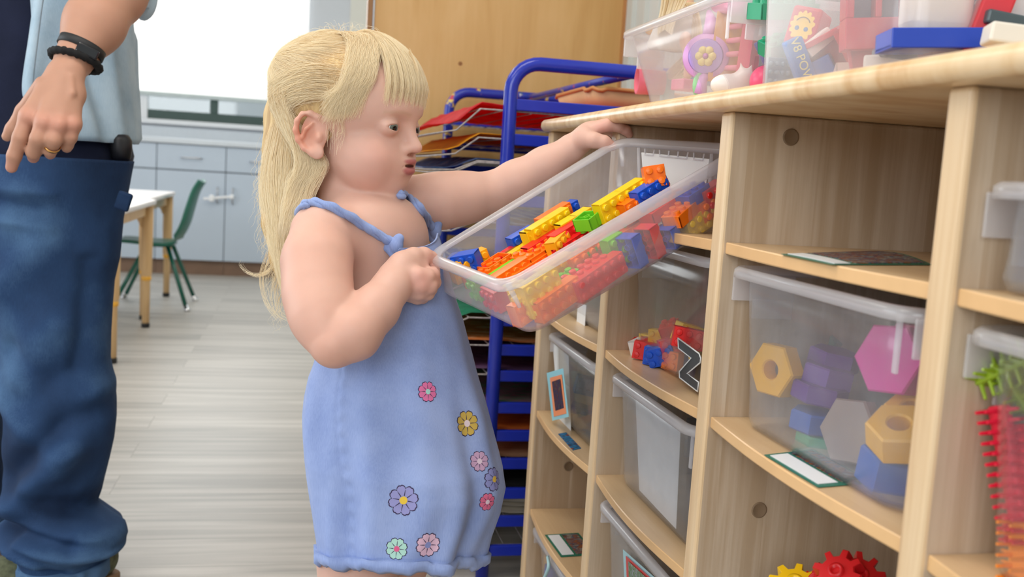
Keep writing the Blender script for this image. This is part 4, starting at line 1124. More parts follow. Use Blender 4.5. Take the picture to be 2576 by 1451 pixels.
ra = hc.attributes.get('radius') or hc.attributes.new('radius', 'FLOAT', 'POINT')
rad = np.concatenate([np.linspace(1, 0.35, len(s_))*hr.uniform(0.00011, 0.00022) for s_ in STR])
ra.data.foreach_set('value', rad.astype(np.float32))
hc.materials.append(M_hair)
o = bpy.data.objects.new('hair_strands', hc); COL.objects.link(o); o.parent = hair
o.location = (0, 0, 0)
# ================================================================== the man (seen from chest to shoe)
def denim():
    m, nt, b = newmat('blue_denim'); L = nt.links.new
    tc = N(nt, 'ShaderNodeTexCoord'); no = N(nt, 'ShaderNodeTexNoise'); no.inputs['Scale'].default_value = 5; no.inputs['Detail'].default_value = 5; L(tc.outputs['Object'], no.inputs['Vector'])
    mp = N(nt, 'ShaderNodeMapping'); mp.inputs['Scale'].default_value = (700, 700, 90); mp.inputs['Rotation'].default_value = (0, 0.5, 0); L(tc.outputs['Object'], mp.inputs[0])
    n2 = N(nt, 'ShaderNodeTexNoise'); n2.inputs['Scale'].default_value = 1.0; L(mp.outputs[0], n2.inputs['Vector'])
    at = N(nt, 'ShaderNodeAttribute'); at.attribute_name = 'Col'
    a = N(nt, 'ShaderNodeMath', operation='MULTIPLY_ADD', i1=0.16); L(n2.outputs[0], a.inputs[0]); L(no.outputs[0], a.inputs[2])
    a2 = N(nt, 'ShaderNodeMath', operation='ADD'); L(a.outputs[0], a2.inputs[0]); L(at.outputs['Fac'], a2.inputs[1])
    cr = N(nt, 'ShaderNodeValToRGB'); e = cr.color_ramp.elements; e[0].position = 0.42; e[0].color = rgb(30, 48, 78); e[1].position = 1.25/1.3; e[1].color = rgb(88, 122, 160)
    k = e.new(0.64); k.color = rgb(42, 68, 106)
    L(a2.outputs[0], cr.inputs[0]); L(cr.outputs[0], b.inputs['Base Color']); b.inputs['Roughness'].default_value = 0.85; b.inputs['Specular IOR Level'].default_value = 0.2
    bp = N(nt, 'ShaderNodeBump'); bp.inputs['Strength'].default_value = 0.3; bp.inputs['Distance'].default_value = 0.001; L(n2.outputs[0], bp.inputs['Height']); L(bp.outputs[0], b.inputs['Normal'])
    return m
M_denim = denim()
M_shirt = clothmat('washed_light_denim', rgb(150, 176, 196), rgb(182, 203, 218), 700)
M_tee = clothmat('navy_jersey', rgb(20, 26, 46), rgb(28, 34, 58), 900)
M_hem = plain('black_hem', rgb(22, 22, 28), 0.45, 0.15, 60)
man = thing('person', 'man in blue jeans and light denim shirt standing with one hand hanging', 'person', (*W(120, 1400, 1.9)[:2], 0))
# -- continuous body (arm, hand, and what the clothes hide)
mbd = Body()
hipc = W(60, 420, 1.92)
mbd.ell(hipc, (0.13, 0.09, 0.11), EYE, 0.03)
mbd.cone(hipc+[0, 0, .05], hipc+[0.0, 0, 0.45], 0.07, 0.06, 0.05)
for px, dd in ((145, 1.86), (-95, 1.98)):
    k0 = W(px, 850, dd); an = k0.copy(); an[2] = 0.10; k0[2] = 0.50
    mbd.chain([(hipc+(k0-hipc)*0.15+[0, 0, -0.02], 0.07), (k0, 0.052)], 0.03); mbd.chain([(k0, 0.052), (k0*.6+an*.4, 0.050), (an, 0.036)], 0.02)
shm = W(215, -560, 1.80); elm = W(352, -120, 1.72); wrm = W(186, 152, 1.585)
mbd.cone(hipc+[0.0, 0, 0.52], shm, 0.05, 0.05, 0.05)
mbd.chain([(shm, 0.056), (elm, 0.043)], 0.03)
mbd.chain([(elm, 0.044), (W(284, -20, 1.68), 0.0495), (W(238, 60, 1.63), 0.043), (wrm, 0.0300)], 0.03)
# hand, back of it to the viewer, fingers hanging
kn = dict(i=(72, 292, 1.535), m=(112, 306, 1.525), r=(150, 313, 1.53), p=(184, 312, 1.545))
for q_, r0_, r1_ in ((kn['i'], 0.019, 0.0135), (kn['m'], 0.019, 0.0138), (kn['r'], 0.018, 0.0130), (kn['p'], 0.018, 0.0120)):
    mbd.cone(W(165+(q_[0]-128)*0.30, 185, 1.567), W(*q_), r0_, r1_, 0.012)
mbd.cone(W(120, 230, 1.565), W(190, 240, 1.565), 0.016, 0.014, 0.015)
def fing(pts, k=0.004): mbd.chain([(W(x, y, d), r) for x, y, d, r in pts], k, 0.008)
fing([(72, 292, 1.535, .0132), (52, 345, 1.530, .0118), (36, 392, 1.535, .0108), (29, 421, 1.542, .0088)])
fing([(112, 306, 1.525, .0135), (96, 350, 1.520, .0122), (84, 382, 1.535, .0110), (84, 396, 1.556, .0090)])
fing([(150, 313, 1.530, .0128), (136, 352, 1.525, .0116), (126, 376, 1.540, .0106), (126, 387, 1.560, .0088)])
fing([(184, 312, 1.545, .0118), (176, 345, 1.542, .0106), (168, 364, 1.553, .0096), (168, 372, 1.568, .0080)])
fing([(110, 215, 1.60, .0150), (60, 280, 1.62, .0125), (32, 325, 1.625, .0110), (18, 343, 1.625, .0085)], 0.006)
# veins and knuckles
for pts in (((165, 190), (150, 240), (140, 290)), ((178, 195), (182, 235), (165, 265), (148, 300)), ((140, 200), (120, 250), (108, 295))):
    mbd.chain([(W(x, y, 1.5475-(0.006 if y > 215 else 0.0)-0.00012*max(0, y-240)), 0.0042) for x, y in pts], 0.005)
for q_ in kn.values(): mbd.ell(W(q_[0], q_[1]+2, q_[2]-0.008), (0.0085, 0.0085, 0.0085), EYE, 0.008)
mv, mq = mbd.mesh(0.0022, relax=1)
mc = np.tile(np.array([0.50, 0.265, 0.18]), (len(mv), 1))
def mmix(w, c):
    global mc
    mc = mc*(1-w[:, None])+np.array(c)*w[:, None]
for q_ in list(kn.values()): mmix(0.5*gsn(mv, W(q_[0], q_[1], q_[2]-0.01), 0.016), (0.66, 0.29, 0.22))
for q_ in ((29, 421, 1.54), (84, 396, 1.55), (126, 387, 1.56)): mmix(0.45*gsn(mv, W(*q_), 0.014), (0.66, 0.30, 0.24))
for (x, y, r) in ((120, 235, .0028), (98, 262, .0022), (140, 290, .0025), (180, 292, .002), (88, 230, .0018), (165, 272, .002), (105, 202, .002)):
    mmix(0.6*gsn(mv, W(x, y, 1.545), r*3), (0.36, 0.16, 0.09))
mc = np.hstack([mc, np.ones((len(mc), 1))])
mbody = mesh('body', mv, mq, skinmat('weathered_skin'), man, True, cols=mc)
mbvh = BVHTree.FromPolygons([Vector(v) for v in mv], [list(map(int, f)) for f in mq])
def mhit(x, y):
    h = mbvh.ray_cast(Vector(CAM), Vector(ray(x, y)).normalized()); return np.array(h[0]) if h[0] is not None else W(x, y, 1.53)
def bandring(c, axis, r0, r1, w, th, n=48, wob=0.0):
    s_, t_, d_ = basis(axis); mb_ = MB(); V = []
    for k in range(n):
        a = 2*math.pi*k/n; u_ = s_*math.cos(a)*r0+t_*math.sin(a)*r1; nn_ = (s_*math.cos(a)+t_*math.sin(a)); wo = wob*math.sin(k*2.2)
        for q_, z_ in ((0, -w/2), (th+wo, -w/2*0.9), (th+wo, w/2*0.9), (0, w/2)): V.append(c+u_+nn_*q_+d_*z_)
    Fc = [(k*4+j, k*4+(j+1) % 4, ((k+1) % n)*4+(j+1) % 4, ((k+1) % n)*4+j) for k in range(n) for j in range(4)]
    return V, Fc
ax = W(186, 152, 1.585)-W(226, 70, 1.597)
wb_c = wrm-ax*0.30+RT*0.002
t1 = rotax(tuple(-ray(200, 120)/np.linalg.norm(ray(200, 120))), 0.0)
o = mesh('fitness_band', *bandring(W(205, 121, 1.60), ax, 0.0355, 0.0335, 0.015, 0.003), M_black, man, True)
scr = W(224, 130, 1.603)-ray(224, 130)*0.0355
s_, t_, d_ = basis(ax)
nrm = -ray(222, 128); nrm /= np.linalg.norm(nrm); axn = ax/np.linalg.norm(ax); sd = np.cross(nrm, axn); sd /= np.linalg.norm(sd)
nrm = np.cross(axn, sd)
mesh('band_screen', *box(W(220, 129, 1.565), (0.034, 0.017, 0.007), np.array([sd, axn, nrm]).T, 0.003), plain('dark_screen_glass', rgb(24, 26, 32), 0.08, 0.1), o, False)
# black braided hair-tie bracelet
rg_c = W(190, 153, 1.59); P = []
s_, t_, d_ = basis(ax+RT*0.008)
for k in range(56):
    a = 2*math.pi*k/56; P.append(rg_c+s_*math.cos(a)*0.037+t_*math.sin(a)*0.036+d_*0.0)
mesh('bracelet', *tube(P, [0.0062+0.0012*math.sin(k*2.4) for k in range(56)], 8, closed=True), plain('black_cord', rgb(14, 14, 16), 0.9, 0.2, 200), man, True)
rc = W(131, 368, 1.533)
mesh('wedding_ring', *bandring(rc, W(126, 376, 1.54)-W(136, 352, 1.525), 0.0112, 0.0112, 0.0045, 0.0011), plain('gold', rgb(236, 182, 110), 0.2, 0.02, metal=1.0), man, True)
for x, y, d in ((31, 410, 1.53),):
    pass
# -- jeans legs
def leg(rows, name, ph, wr):
    A = np.array(rows, float); n = 110; m_ = 150; R_ = []; C_ = []
    for j in range(m_):
        y = A[0, 0]+(A[-1, 0]-A[0, 0])*j/(m_-1)
        l, r, d, hd = [np.interp(y, A[:, 0], A[:, i]) for i in (1, 2, 3, 4)]
        c = W((l+r)/2, y, d); hw = (r-l)/2/F_PX*d; rg = []
        for k in range(n):
            a = 2*math.pi*k/n; n_ = IR*math.cos(a)+TC*math.sin(a)
            Pt = c+IR*hw*math.cos(a)+TC*hd*math.sin(a)
            u = (l+(r-l)*(0.5+0.5*math.cos(a)))       # photo x of this column
            dsp = 0.0
            if math.sin(a) > -0.35:
                for (x0, y0, x1, y1, w_, amp) in wr:
                    vx, vy = x1-x0, y1-y0; t = ((u-x0)*vx+(y-y0)*vy)/(vx*vx+vy*vy); tc_ = max(0, min(1, t))
                    dist = math.hypot(u-x0-vx*tc_, y-y0-vy*tc_); dsp += 1.5*amp*math.exp(-(dist/w_)**2)
            q = Vector((Pt[0]*7+ph, Pt[1]*7, Pt[2]*5)); dsp += mnoise.noise(q)*0.007+mnoise.noise(q*2.2)*0.005+mnoise.noise(q*5)*0.0015
            rg.append(Pt+n_*dsp*min(1, max(0.25, math.sin(a)+0.6)))
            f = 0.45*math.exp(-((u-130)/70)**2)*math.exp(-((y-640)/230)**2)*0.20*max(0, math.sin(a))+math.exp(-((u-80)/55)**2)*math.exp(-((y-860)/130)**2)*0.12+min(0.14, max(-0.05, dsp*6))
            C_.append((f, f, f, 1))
        R_.append(np.array(rg))
    V, Fc = loft(R_, True)
    return V, Fc, C_
WR = [(215, 1100, 40, 1290, 34, 0.016), (250, 1010, 70, 1180, 30, -0.014), (40, 960, 180, 1090, 34, 0.013), (180, 930, 90, 860, 30, -0.010), (120, 930, 200, 800, 45, 0.012), (60, 1290, 230, 1330, 16, -0.014), (40, 1320, 160, 1372, 14, 0.014), (120, 1318, 295, 1368, 15, 0.015), (60, 1350, 200, 1400, 14, -0.010),
      (240, 1290, 300, 1330, 22, 0.012), (20, 470, 200, 480, 14, 0.005), (0, 540, 190, 560, 14, 0.005), (30, 500, 180, 515, 12, -0.004), (60, 720, 180, 600, 40, 0.008), (230, 900, 262, 640, 16, -0.006), (100, 1210, 240, 1250, 26, -0.010), (200, 1150, 262, 960, 26, 0.008)]
near = [(395, -30, 326, 1.86, 0.13), (470, -60, 312, 1.86, 0.13), (540, -62, 300, 1.86, 0.12), (640, -45, 292, 1.86, 0.115), (700, -30, 277, 1.86, 0.11), (800, -2, 270, 1.86, 0.105), (850, 8, 268, 1.86, 0.10), (900, 20, 266, 1.86, 0.10), (950, 28, 276, 1.86, 0.10), (1000, 28, 281, 1.86, 0.10), (1050, 25, 282, 1.86, 0.10), (1100, 21, 276, 1.86, 0.10),
        (1150, 18, 266, 1.86, 0.095), (1200, 16, 254, 1.86, 0.095), (1240, 20, 246, 1.86, 0.09), (1268, 36, 236, 1.86, 0.085), (1290, 50, 262, 1.86, 0.095), (1315, 40, 298, 1.86, 0.105), (1345, 36, 306, 1.86, 0.11), (1370, 42, 294, 1.86, 0.105), (1392, 60, 262, 1.86, 0.09), (1404, 62, 262, 1.86, 0.085), (1442, 64, 266, 1.86, 0.085)]
V, Fc, C_ = leg(near, 'jeans', 0, WR)
jeans = thing('jeans', None, None, (0, 0, 0)); jeans.parent = man; jeans.location = (0, 0, 0)
bpy.data.objects.remove(jeans)
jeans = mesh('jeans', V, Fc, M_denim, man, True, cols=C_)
far = [(395, -330, 60, 1.99, 0.13), (560, -330, 0, 2.0, 0.12), (850, -270, -8, 2.0, 0.10), (1100, -230, -8, 2.0, 0.10), (1200, -225, -2, 2.0, 0.095), (1260, -220, 4, 2.0, 0.095), (1305, -218, 9, 2.0, 0.10), (1345, -210, -6, 2.0, 0.09), (1420, -205, -20, 2.0, 0.085)]
V, Fc, C_ = leg(far, 'jeans', 5, [(-200, 1290, 0, 1300, 20, 0.012)])
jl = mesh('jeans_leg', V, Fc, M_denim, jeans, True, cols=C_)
V, Fc, C_ = leg([(330, -330, 322, 1.92, 0.15), (400, -335, 327, 1.92, 0.155), (470, -320, 312, 1.92, 0.15), (560, -300, 240, 1.92, 0.12)], 'jeans', 2, [])
mesh('jeans_seat', V, Fc, M_denim, jeans, True, cols=C_)
# frayed cuff band, stitched side seam, tool loop
cuff = [(y, l, r, d, h+0.004) for y, l, r, d, h in near if y >= 1404]
V, Fc, C_ = leg([(1403, 59, 266, 1.86, 0.089), (1440, 61, 268, 1.86, 0.089)], 'cuff', 0, [(65+22*k, 1408, 62+22*k, 1440, 5, 0.0028) for k in range(10)])
C_ = [(0.42+0.25*math.sin(i*0.9), )*3+(1,) for i in range(len(V))]
mesh('cuff', V, Fc, M_denim, jeans, True, cols=C_)
c = W(311, 506, 1.80)
mesh('tool_loop', *box(c, (0.026, 0.012, 0.034), np.array([IR*0.95-ZZ*0.3, TC, ZZ*0.95+IR*0.3]).T, 0.004), M_denim, jeans)
# -- dark tee, open shirt, rolled sleeve, bunched tee hem
def torso(rows, name, mat, ph, amp, par=man, a0=0, a1=360, th=None, n=120, wrn=()):
    A = np.array(rows, float); m_ = 70; R_ = []
    for j in range(m_):
        y = A[0, 0]+(A[-1, 0]-A[0, 0])*j/(m_-1)
        l, r, d, hd = [np.interp(y, A[:, 0], A[:, i]) for i in (1, 2, 3, 4)]
        c = W((l+r)/2, y, d); hw = (r-l)/2/F_PX*d; rg = []
        for k in range(n):
            a = math.radians(a0+(a1-a0)*k/(n-1 if a1-a0 < 360 else n)); n_ = IR*math.cos(a)+TC*math.sin(a)
            Pt = c+IR*hw*math.cos(a)+TC*hd*math.sin(a); u = l+(r-l)*(0.5+0.5*math.cos(a))
            q = Vector((Pt[0]*10+ph, Pt[1]*10, Pt[2]*4)); dsp = mnoise.noise(q)*amp+mnoise.noise(q*2.7)*amp*0.35
            for (x0, y0, x1, y1, w_, am_) in wrn:
                vx, vy = x1-x0, y1-y0; t = ((u-x0)*vx+(y-y0)*vy)/(vx*vx+vy*vy); tc_ = max(0, min(1, t))
                dsp += am_*math.exp(-(math.hypot(u-x0-vx*tc_, y-y0-vy*tc_)/w_)**2)
            rg.append(Pt+n_*dsp)
        R_.append(np.array(rg))
    if a1-a0 >= 360: V, Fc = loft(R_, True); return mesh(name, V, Fc, mat, par, True)
    V = np.vstack(R_); Fc = [(i*n+k, i*n+k+1, (i+1)*n+k+1, (i+1)*n+k) for i in range(m_-1) for k in range(n-1)]
    o = mesh(name, V, Fc, mat, par, True); md = o.modifiers.new('thick', 'SOLIDIFY'); md.thickness = 0.002; return o
tee = torso([(-700, -330, 250, 1.94, 0.13), (0, -340, 300, 1.93, 0.15), (345, -345, 322, 1.92, 0.158), (372, -345, 329, 1.92, 0.160), (404, -338, 322, 1.92, 0.160)], 'dark_tee', M_tee, 0, 0.008)
shirt = torso([(-700, -350, 262, 1.93, 0.15), (-200, -355, 300, 1.92, 0.165), (80, -358, 327, 1.915, 0.17), (200, -360, 328, 1.91, 0.175), (300, -362, 332, 1.91, 0.178), (341, -362, 334, 1.91, 0.18)], 'denim_shirt', M_shirt, 3, 0.006, a0=-150, a1=57, n=130,
     wrn=[(300, 60, 322, 330, 9, 0.010), (270, 120, 305, 330, 10, -0.010), (245, 180, 290, 330, 14, 0.010), (120, 0, 75, 200, 20, 0.008)])
# front edge placket of the shirt, folded over and hanging to the hip
P = [(62+18, -80), (80, 0), (72, 90), (58, 190), (57, 240), (66, 262)]
mb = MB(); 
def shit(x, y, dd=1.735): return W(x, y, dd)
E1 = spline([shit(98, -90), shit(84, 0), shit(72, 90), shit(57, 190), shit(56, 235), shit(66, 262)], 40); E2 = spline([shit(124, -90, 1.73), shit(106, 0, 1.73), shit(94, 90, 1.73), shit(82, 190, 1.73), shit(80, 240, 1.73), shit(88, 275, 1.73)], 40)
V = np.vstack([E1, E2, E2-TC*0.006, E1-TC*0.004]); n = 40
Fc = [(q*n+i, q*n+i+1, ((q+1) % 4)*n+i+1, ((q+1) % 4)*n+i) for q in range(4) for i in range(n-1)]
mesh('placket', V, Fc, M_shirt, shirt, True)
slv = torso([(-520, 120, 340, 1.79, 0.075), (-250, 190, 385, 1.76, 0.075), (-60, 235, 388, 1.73, 0.074), (20, 300, 376, 1.725, 0.045)], 'sleeve', M_shirt, 8, 0.006, shirt)
c0_ = W(330, -10, 1.715)
mesh('rolled_cuff', *tube(spline([W(378, -60, 1.72), W(376, 0, 1.73), W(368, 30, 1.735), W(352, 42, 1.74)], 12), [0.012, 0.014, 0.0145, 0.014, 0.0135, 0.013, 0.0125, 0.012, 0.0115, 0.011, 0.010, 0.007], 10), M_shirt, slv, True)
mesh('tee_hem_bulge', *lathe([(0, -0.026), (0.012, -0.025), (0.018, -0.016), (0.020, 0), (0.019, 0.016), (0.013, 0.026), (0, 0.028)], W(305, 374, 1.87), np.array([IR, TC, ZZ]).T, 20), M_hem, man, True)  # rounded lump added for the tee's bunched dark hem
# shoes
M_shoe = plain('olive_trail_shoe', rgb(96, 100, 74), 0.8, 0.35, 90, bump=0.6); M_sole = plain('tan_sole', rgb(150, 120, 92), 0.8, 0.1)
for c in (W(160, 1440, 1.88), W(-110, 1440, 2.0)):
    c = c.copy(); c[2] = 0
    f_ = -IR*0.92+TC*0.38; f_ /= np.linalg.norm(f_); s_ = np.cross(ZZ, f_)
    sb = Body(); M_ = np.array([f_, s_, ZZ]).T
    sb.ell(c-f_*0.035+[0, 0, 0.05], (0.062, 0.043, 0.050), M_, 0.02); sb.ell(c+f_*0.065+[0, 0, 0.035], (0.085, 0.046, 0.034), M_, 0.03); sb.cone(c-f_*0.03+[0, 0, 0.06], c-f_*0.03+[0, 0, 0.10], 0.045, 0.041, 0.02)
    v_, q_ = sb.mesh(0.004); v_[:, 2] = np.maximum(v_[:, 2], 0.012)
    sh_ = mesh('shoe', v_, q_, M_shoe, man, True)
    rr_ = []
    for k in range(40):
        a = 2*math.pi*k/40; rr_.append((0.03+0.13*math.cos(a), (0.048+0.004*math.cos(a))*math.sin(a)))
    mesh('sole', *prism(rr_, 0.0, 0.02, c, M_, 0.003), M_sole, sh_)
    mb = MB()
    for k in range(4):
        z_ = 0.062-k*0.006; x_ = 0.02+k*0.022
        mb.add(*tube(spline([c+f_*x_+s_*-0.028+[0, 0, z_], c+f_*(x_+0.006)+[0, 0, z_+0.014], c+f_*x_+s_*0.028+[0, 0, z_]], 8), 0.0025, 6))
    mb.build('laces', plain('pale_lace', rgb(190, 184, 160), 0.8, 0.1), sh_, True)
# ================================================================== the tray she holds, and its bricks
N1 = W(1062, 642, 1.205); N2 = W(1260, 722, 1.02); N3 = W(1888, 360, 1.19); N4 = W(1555, 342, 1.37)
B1 = W(1097, 741, 1.215); B2 = W(1336, 858, 1.045); B3 = W(1868, 548, 1.205); B4 = W(1560, 470, 1.375)
def tri(x, y, z, Lx=0.345, Ly=0.21, h=0.088):
    u, v, w = x/Lx, y/Ly, -z/h
    top = (1-u)*(1-v)*N2+(1-u)*v*N1+u*(1-v)*N3+u*v*N4
    bot = (1-u)*(1-v)*B2+(1-u)*v*B1+u*(1-v)*B3+u*v*B4
    # flare: the corners given are the base's own, so widen the map there
    return top*(1-w)+bot*w
tray = thing('carrying_tray', 'shallow cloudy plastic tray tilted in the girl\'s hands, full of bricks', 'tray', (B1+B2+B3+B4)/4)
M_trayw = clearplastic('tray_plastic', (0.97, 0.97, 0.99, 1), 0.17, 0.2, (0.96, 0.95, 0.98, 1), 0.02)
body_, rim_ = tub_geo(0.345, 0.21, 0.088, 0.004, tri, 0.022, 0.014)
mesh('tray_body', *body_, M_trayw, tray, True); mesh('rim', *rim_, M_rim, tray, True)
# label holder on the far short wall and its white card
def wq(y, z, off): return tri(0.345-0.014-off, y, z)
V = [wq(0.045, -0.016, 0), wq(0.155, -0.016, 0), wq(0.150, -0.080, 0), wq(0.050, -0.080, 0)]; V += [v+(N2-N3)/np.linalg.norm(N2-N3)*0.0012 for v in V]
mesh('label_card', V, [(0, 1, 2, 3), (7, 6, 5, 4), (0, 4, 5, 1), (1, 5, 6, 2), (2, 6, 7, 3), (3, 7, 4, 0)], plain('white_card', rgb(226, 224, 222), 0.7, 0.02), tray)
mb = MB()
for y_ in (0.041, 0.159): mb.add(*tube([wq(y_, -0.008, 0.002), wq(y_, -0.084, 0.002)], 0.0022, 6))
for y_ in (0.06, 0.085, 0.10, 0.115, 0.14): mb.add(*tube([wq(y_-0.008, -0.009, 0.002), wq(y_-0.007, -0.017, 0.003), wq(y_+0.007, -0.017, 0.003), wq(y_+0.008, -0.009, 0.002)], 0.0012, 5))
mb.build('label_holder', M_rim, tray, True)
for (y_, x_) in ((0.195, 0.335), (0.012, 0.012), (0.015, 0.33)):
    mesh('corner_rib', *tube([tri(x_, y_, -0.008), tri(x_, y_, -0.045)], [0.0035, 0.0022], 8), M_rim, tray, True)
# bricks
PIT = 0.0130; HB = 0.0155
la = (N4-N1+N3-N2); la /= np.linalg.norm(la); lb = (N1-N2); lb -= la*(lb @ la); lb /= np.linalg.norm(lb); ln = np.cross(la, lb)
_bm = {}
def brick_mesh(nx, ny, kind):
    """kind: solid body with studs and, underneath, walls and tubes"""
    key = (nx, ny, kind)
    if key in _bm: return _bm[key]
    X, Y = nx*PIT-0.0003, ny*PIT-0.0003; H_ = HB if kind != 'flat' else HB*0.45; mb_ = MB(); w = 0.0016
    mb_.add(*bbox(-X/2, X/2, -Y/2, Y/2, H_-0.002, H_, 0.0004, 1))
    for s_ in (-1, 1):
        mb_.add(*bbox(s_*X/2, s_*(X/2-w), -Y/2, Y/2, 0, H_-0.0012, 0.0003, 1)); mb_.add(*bbox(-X/2, X/2, s_*Y/2, s_*(Y/2-w), 0, H_-0.0012, 0.0003, 1))
    for i in range(nx):
        for j in range(ny):
            mb_.add(*lathe([(0.0042, H_-0.001), (0.0042, H_+0.0031), (0.0037, H_+0.0037), (0, H_+0.0041)], ((i-(nx-1)/2)*PIT, (j-(ny-1)/2)*PIT, 0), n=16))
    for i in range(nx-1):
        for j in range(max(ny-1, 0)):
            mb_.add(*lathe([(0.0039, 0.001), (0.0039, H_-0.001), (0.0028, H_-0.001), (0.0028, 0.001), (0.0039, 0.001)], ((i-(nx-2)/2)*PIT, (j-(ny-2)/2)*PIT, 0), n=14))
    if nx > 1: mb_.add(*bbox(-0.0006, 0.0006, -Y/2, Y/2, 0.002, H_-0.001))
    _bm[key] = (np.vstack(mb_.V), mb_.F, H_)
    return _bm[key]
CO = dict(o=(255, 122, 20), r=(232, 36, 34), y=(252, 208, 22), b=(22, 84, 200), g=(112, 206, 44), a=(252, 176, 24))
CN = dict(o='orange', r='red', y='yellow', b='blue', g='lime green', a='amber')
_mc = {}; PLN = {}
def put_brick(px, py, w, col, nx, ny, sd, yaw, desc, kind='std', up=None):
    """sd: where the studs point: u up out of the tray, n towards its near long wall, d down, e towards the far end"""
    q = ray(px, py); H0 = (B1+B2+B3+B4)/4+ln*w
    t = ((H0-CAM) @ ln)/(q @ ln)
    el = nx*PIT/2; en = ny*PIT/2
    ext = {'n': (el, HB/2+0.004, en), 'u': (el, en, HB/2), 'd': (el, en, HB/2), 'e': (HB/2+0.004, el, en), 'w': (HB/2+0.004, el, en), 'c': (0.012, 0.012, 0.014)}[sd]
    if 'wall' not in PLN:
        def pn(a_, b_, c_, ins): n_ = np.cross(b_-a_, c_-a_); n_ /= np.linalg.norm(n_); return a_, n_*(1 if (ins-a_) @ n_ > 0 else -1)
        ci = (N1+N2+N3+N4+B1+B2+B3+B4)/8
        PLN['wall'] = [pn(N2, N3, (B2+B3)/2, ci), pn(N1, N2, (B1+B2)/2, ci)]; PLN['floor'] = pn(B1, B2, B3, ci); PLN['end'] = pn(N3, N4, (B3+B4)/2, ci); PLN['back'] = pn(N1, N4, (B1+B4)/2, ci)
    for (a_, n_), e_ in zip(PLN['wall'], (ext[1], ext[0])):
        t = max(t, ((a_+n_*(e_+0.010)-CAM) @ n_)/(q @ n_)) if q @ n_ > 0 else t
    P = CAM+q*t
    for (a_, n_), e_ in ((PLN['floor'], ext[2]+0.002), (PLN['end'], ext[0]+0.010), (PLN['back'], ext[1]+0.008), (PLN['wall'][0], ext[1]+0.009), (PLN['wall'][1], ext[0]+0.004)):
        d_ = (P-a_) @ n_-e_
        if d_ < 0: P = P-n_*d_
    V, Fc, H_ = brick_mesh(nx, ny, kind)
    ca, sa = math.cos(math.radians(yaw)), math.sin(math.radians(yaw))
    a_ = la*ca+lb*sa; b_ = -la*sa+lb*ca
    if sd == 'u': M_ = (a_, b_, ln)
    elif sd == 'd': M_ = (a_, -b_, -ln)
    elif sd == 'n': M_ = (a_, ln, -b_)
    elif sd == 'e': M_ = (-b_, ln, a_) ; M_ = (b_, ln*1.0, -a_*-1) ; M_ = (b_, ln, a_) if np.cross(b_, ln) @ a_ > 0 else (-b_, ln, a_)
    elif sd == 'w': M_ = (b_, ln, -a_) if np.cross(b_, ln) @ -a_ > 0 else (-b_, ln, -a_)
    elif sd == 'c': # studs look at the viewer, tipped on edge
        z_ = -q/np.linalg.norm(q)*0.8+IR*0.15+ZZ*0.1; z_ /= np.linalg.norm(z_); x_ = np.cross(ZZ, z_); x_ /= np.linalg.norm(x_); y_ = np.cross(z_, x_); r_ = math.radians(yaw)
        M_ = (x_*math.cos(r_)+y_*math.sin(r_), -x_*math.sin(r_)+y_*math.cos(r_), z_)
    M_ = np.array(M_).T
    k = (nx, ny, kind)
    t = bpy.data.objects.new('toy_brick', None)
    me_key = (k, col)
    if me_key not in _mc:
        me = bpy.data.meshes.new('toy_brick'); me.from_pydata([tuple(v-np.array([0, 0, H_/2])) for v in V], [], Fc); me.materials.append(toy(*CO[col], 0.28)); _mc[me_key] = me
        bmx = bmesh.new(); bmx.from_mesh(me); bmesh.ops.recalc_face_normals(bmx, faces=bmx.faces[:]); bmx.to_mesh(me); bmx.free()
    bpy.data.objects.remove(t)
    o = bpy.data.objects.new('toy_brick', _mc[me_key]); COL.objects.link(o)
    o.matrix_world = Matrix(((*M_[0], P[0]), (*M_[1], P[1]), (*M_[2], P[2]), (0, 0, 0, 1)))
    tag(o, desc, 'toy brick', 'building bricks in the held tray')
    return o
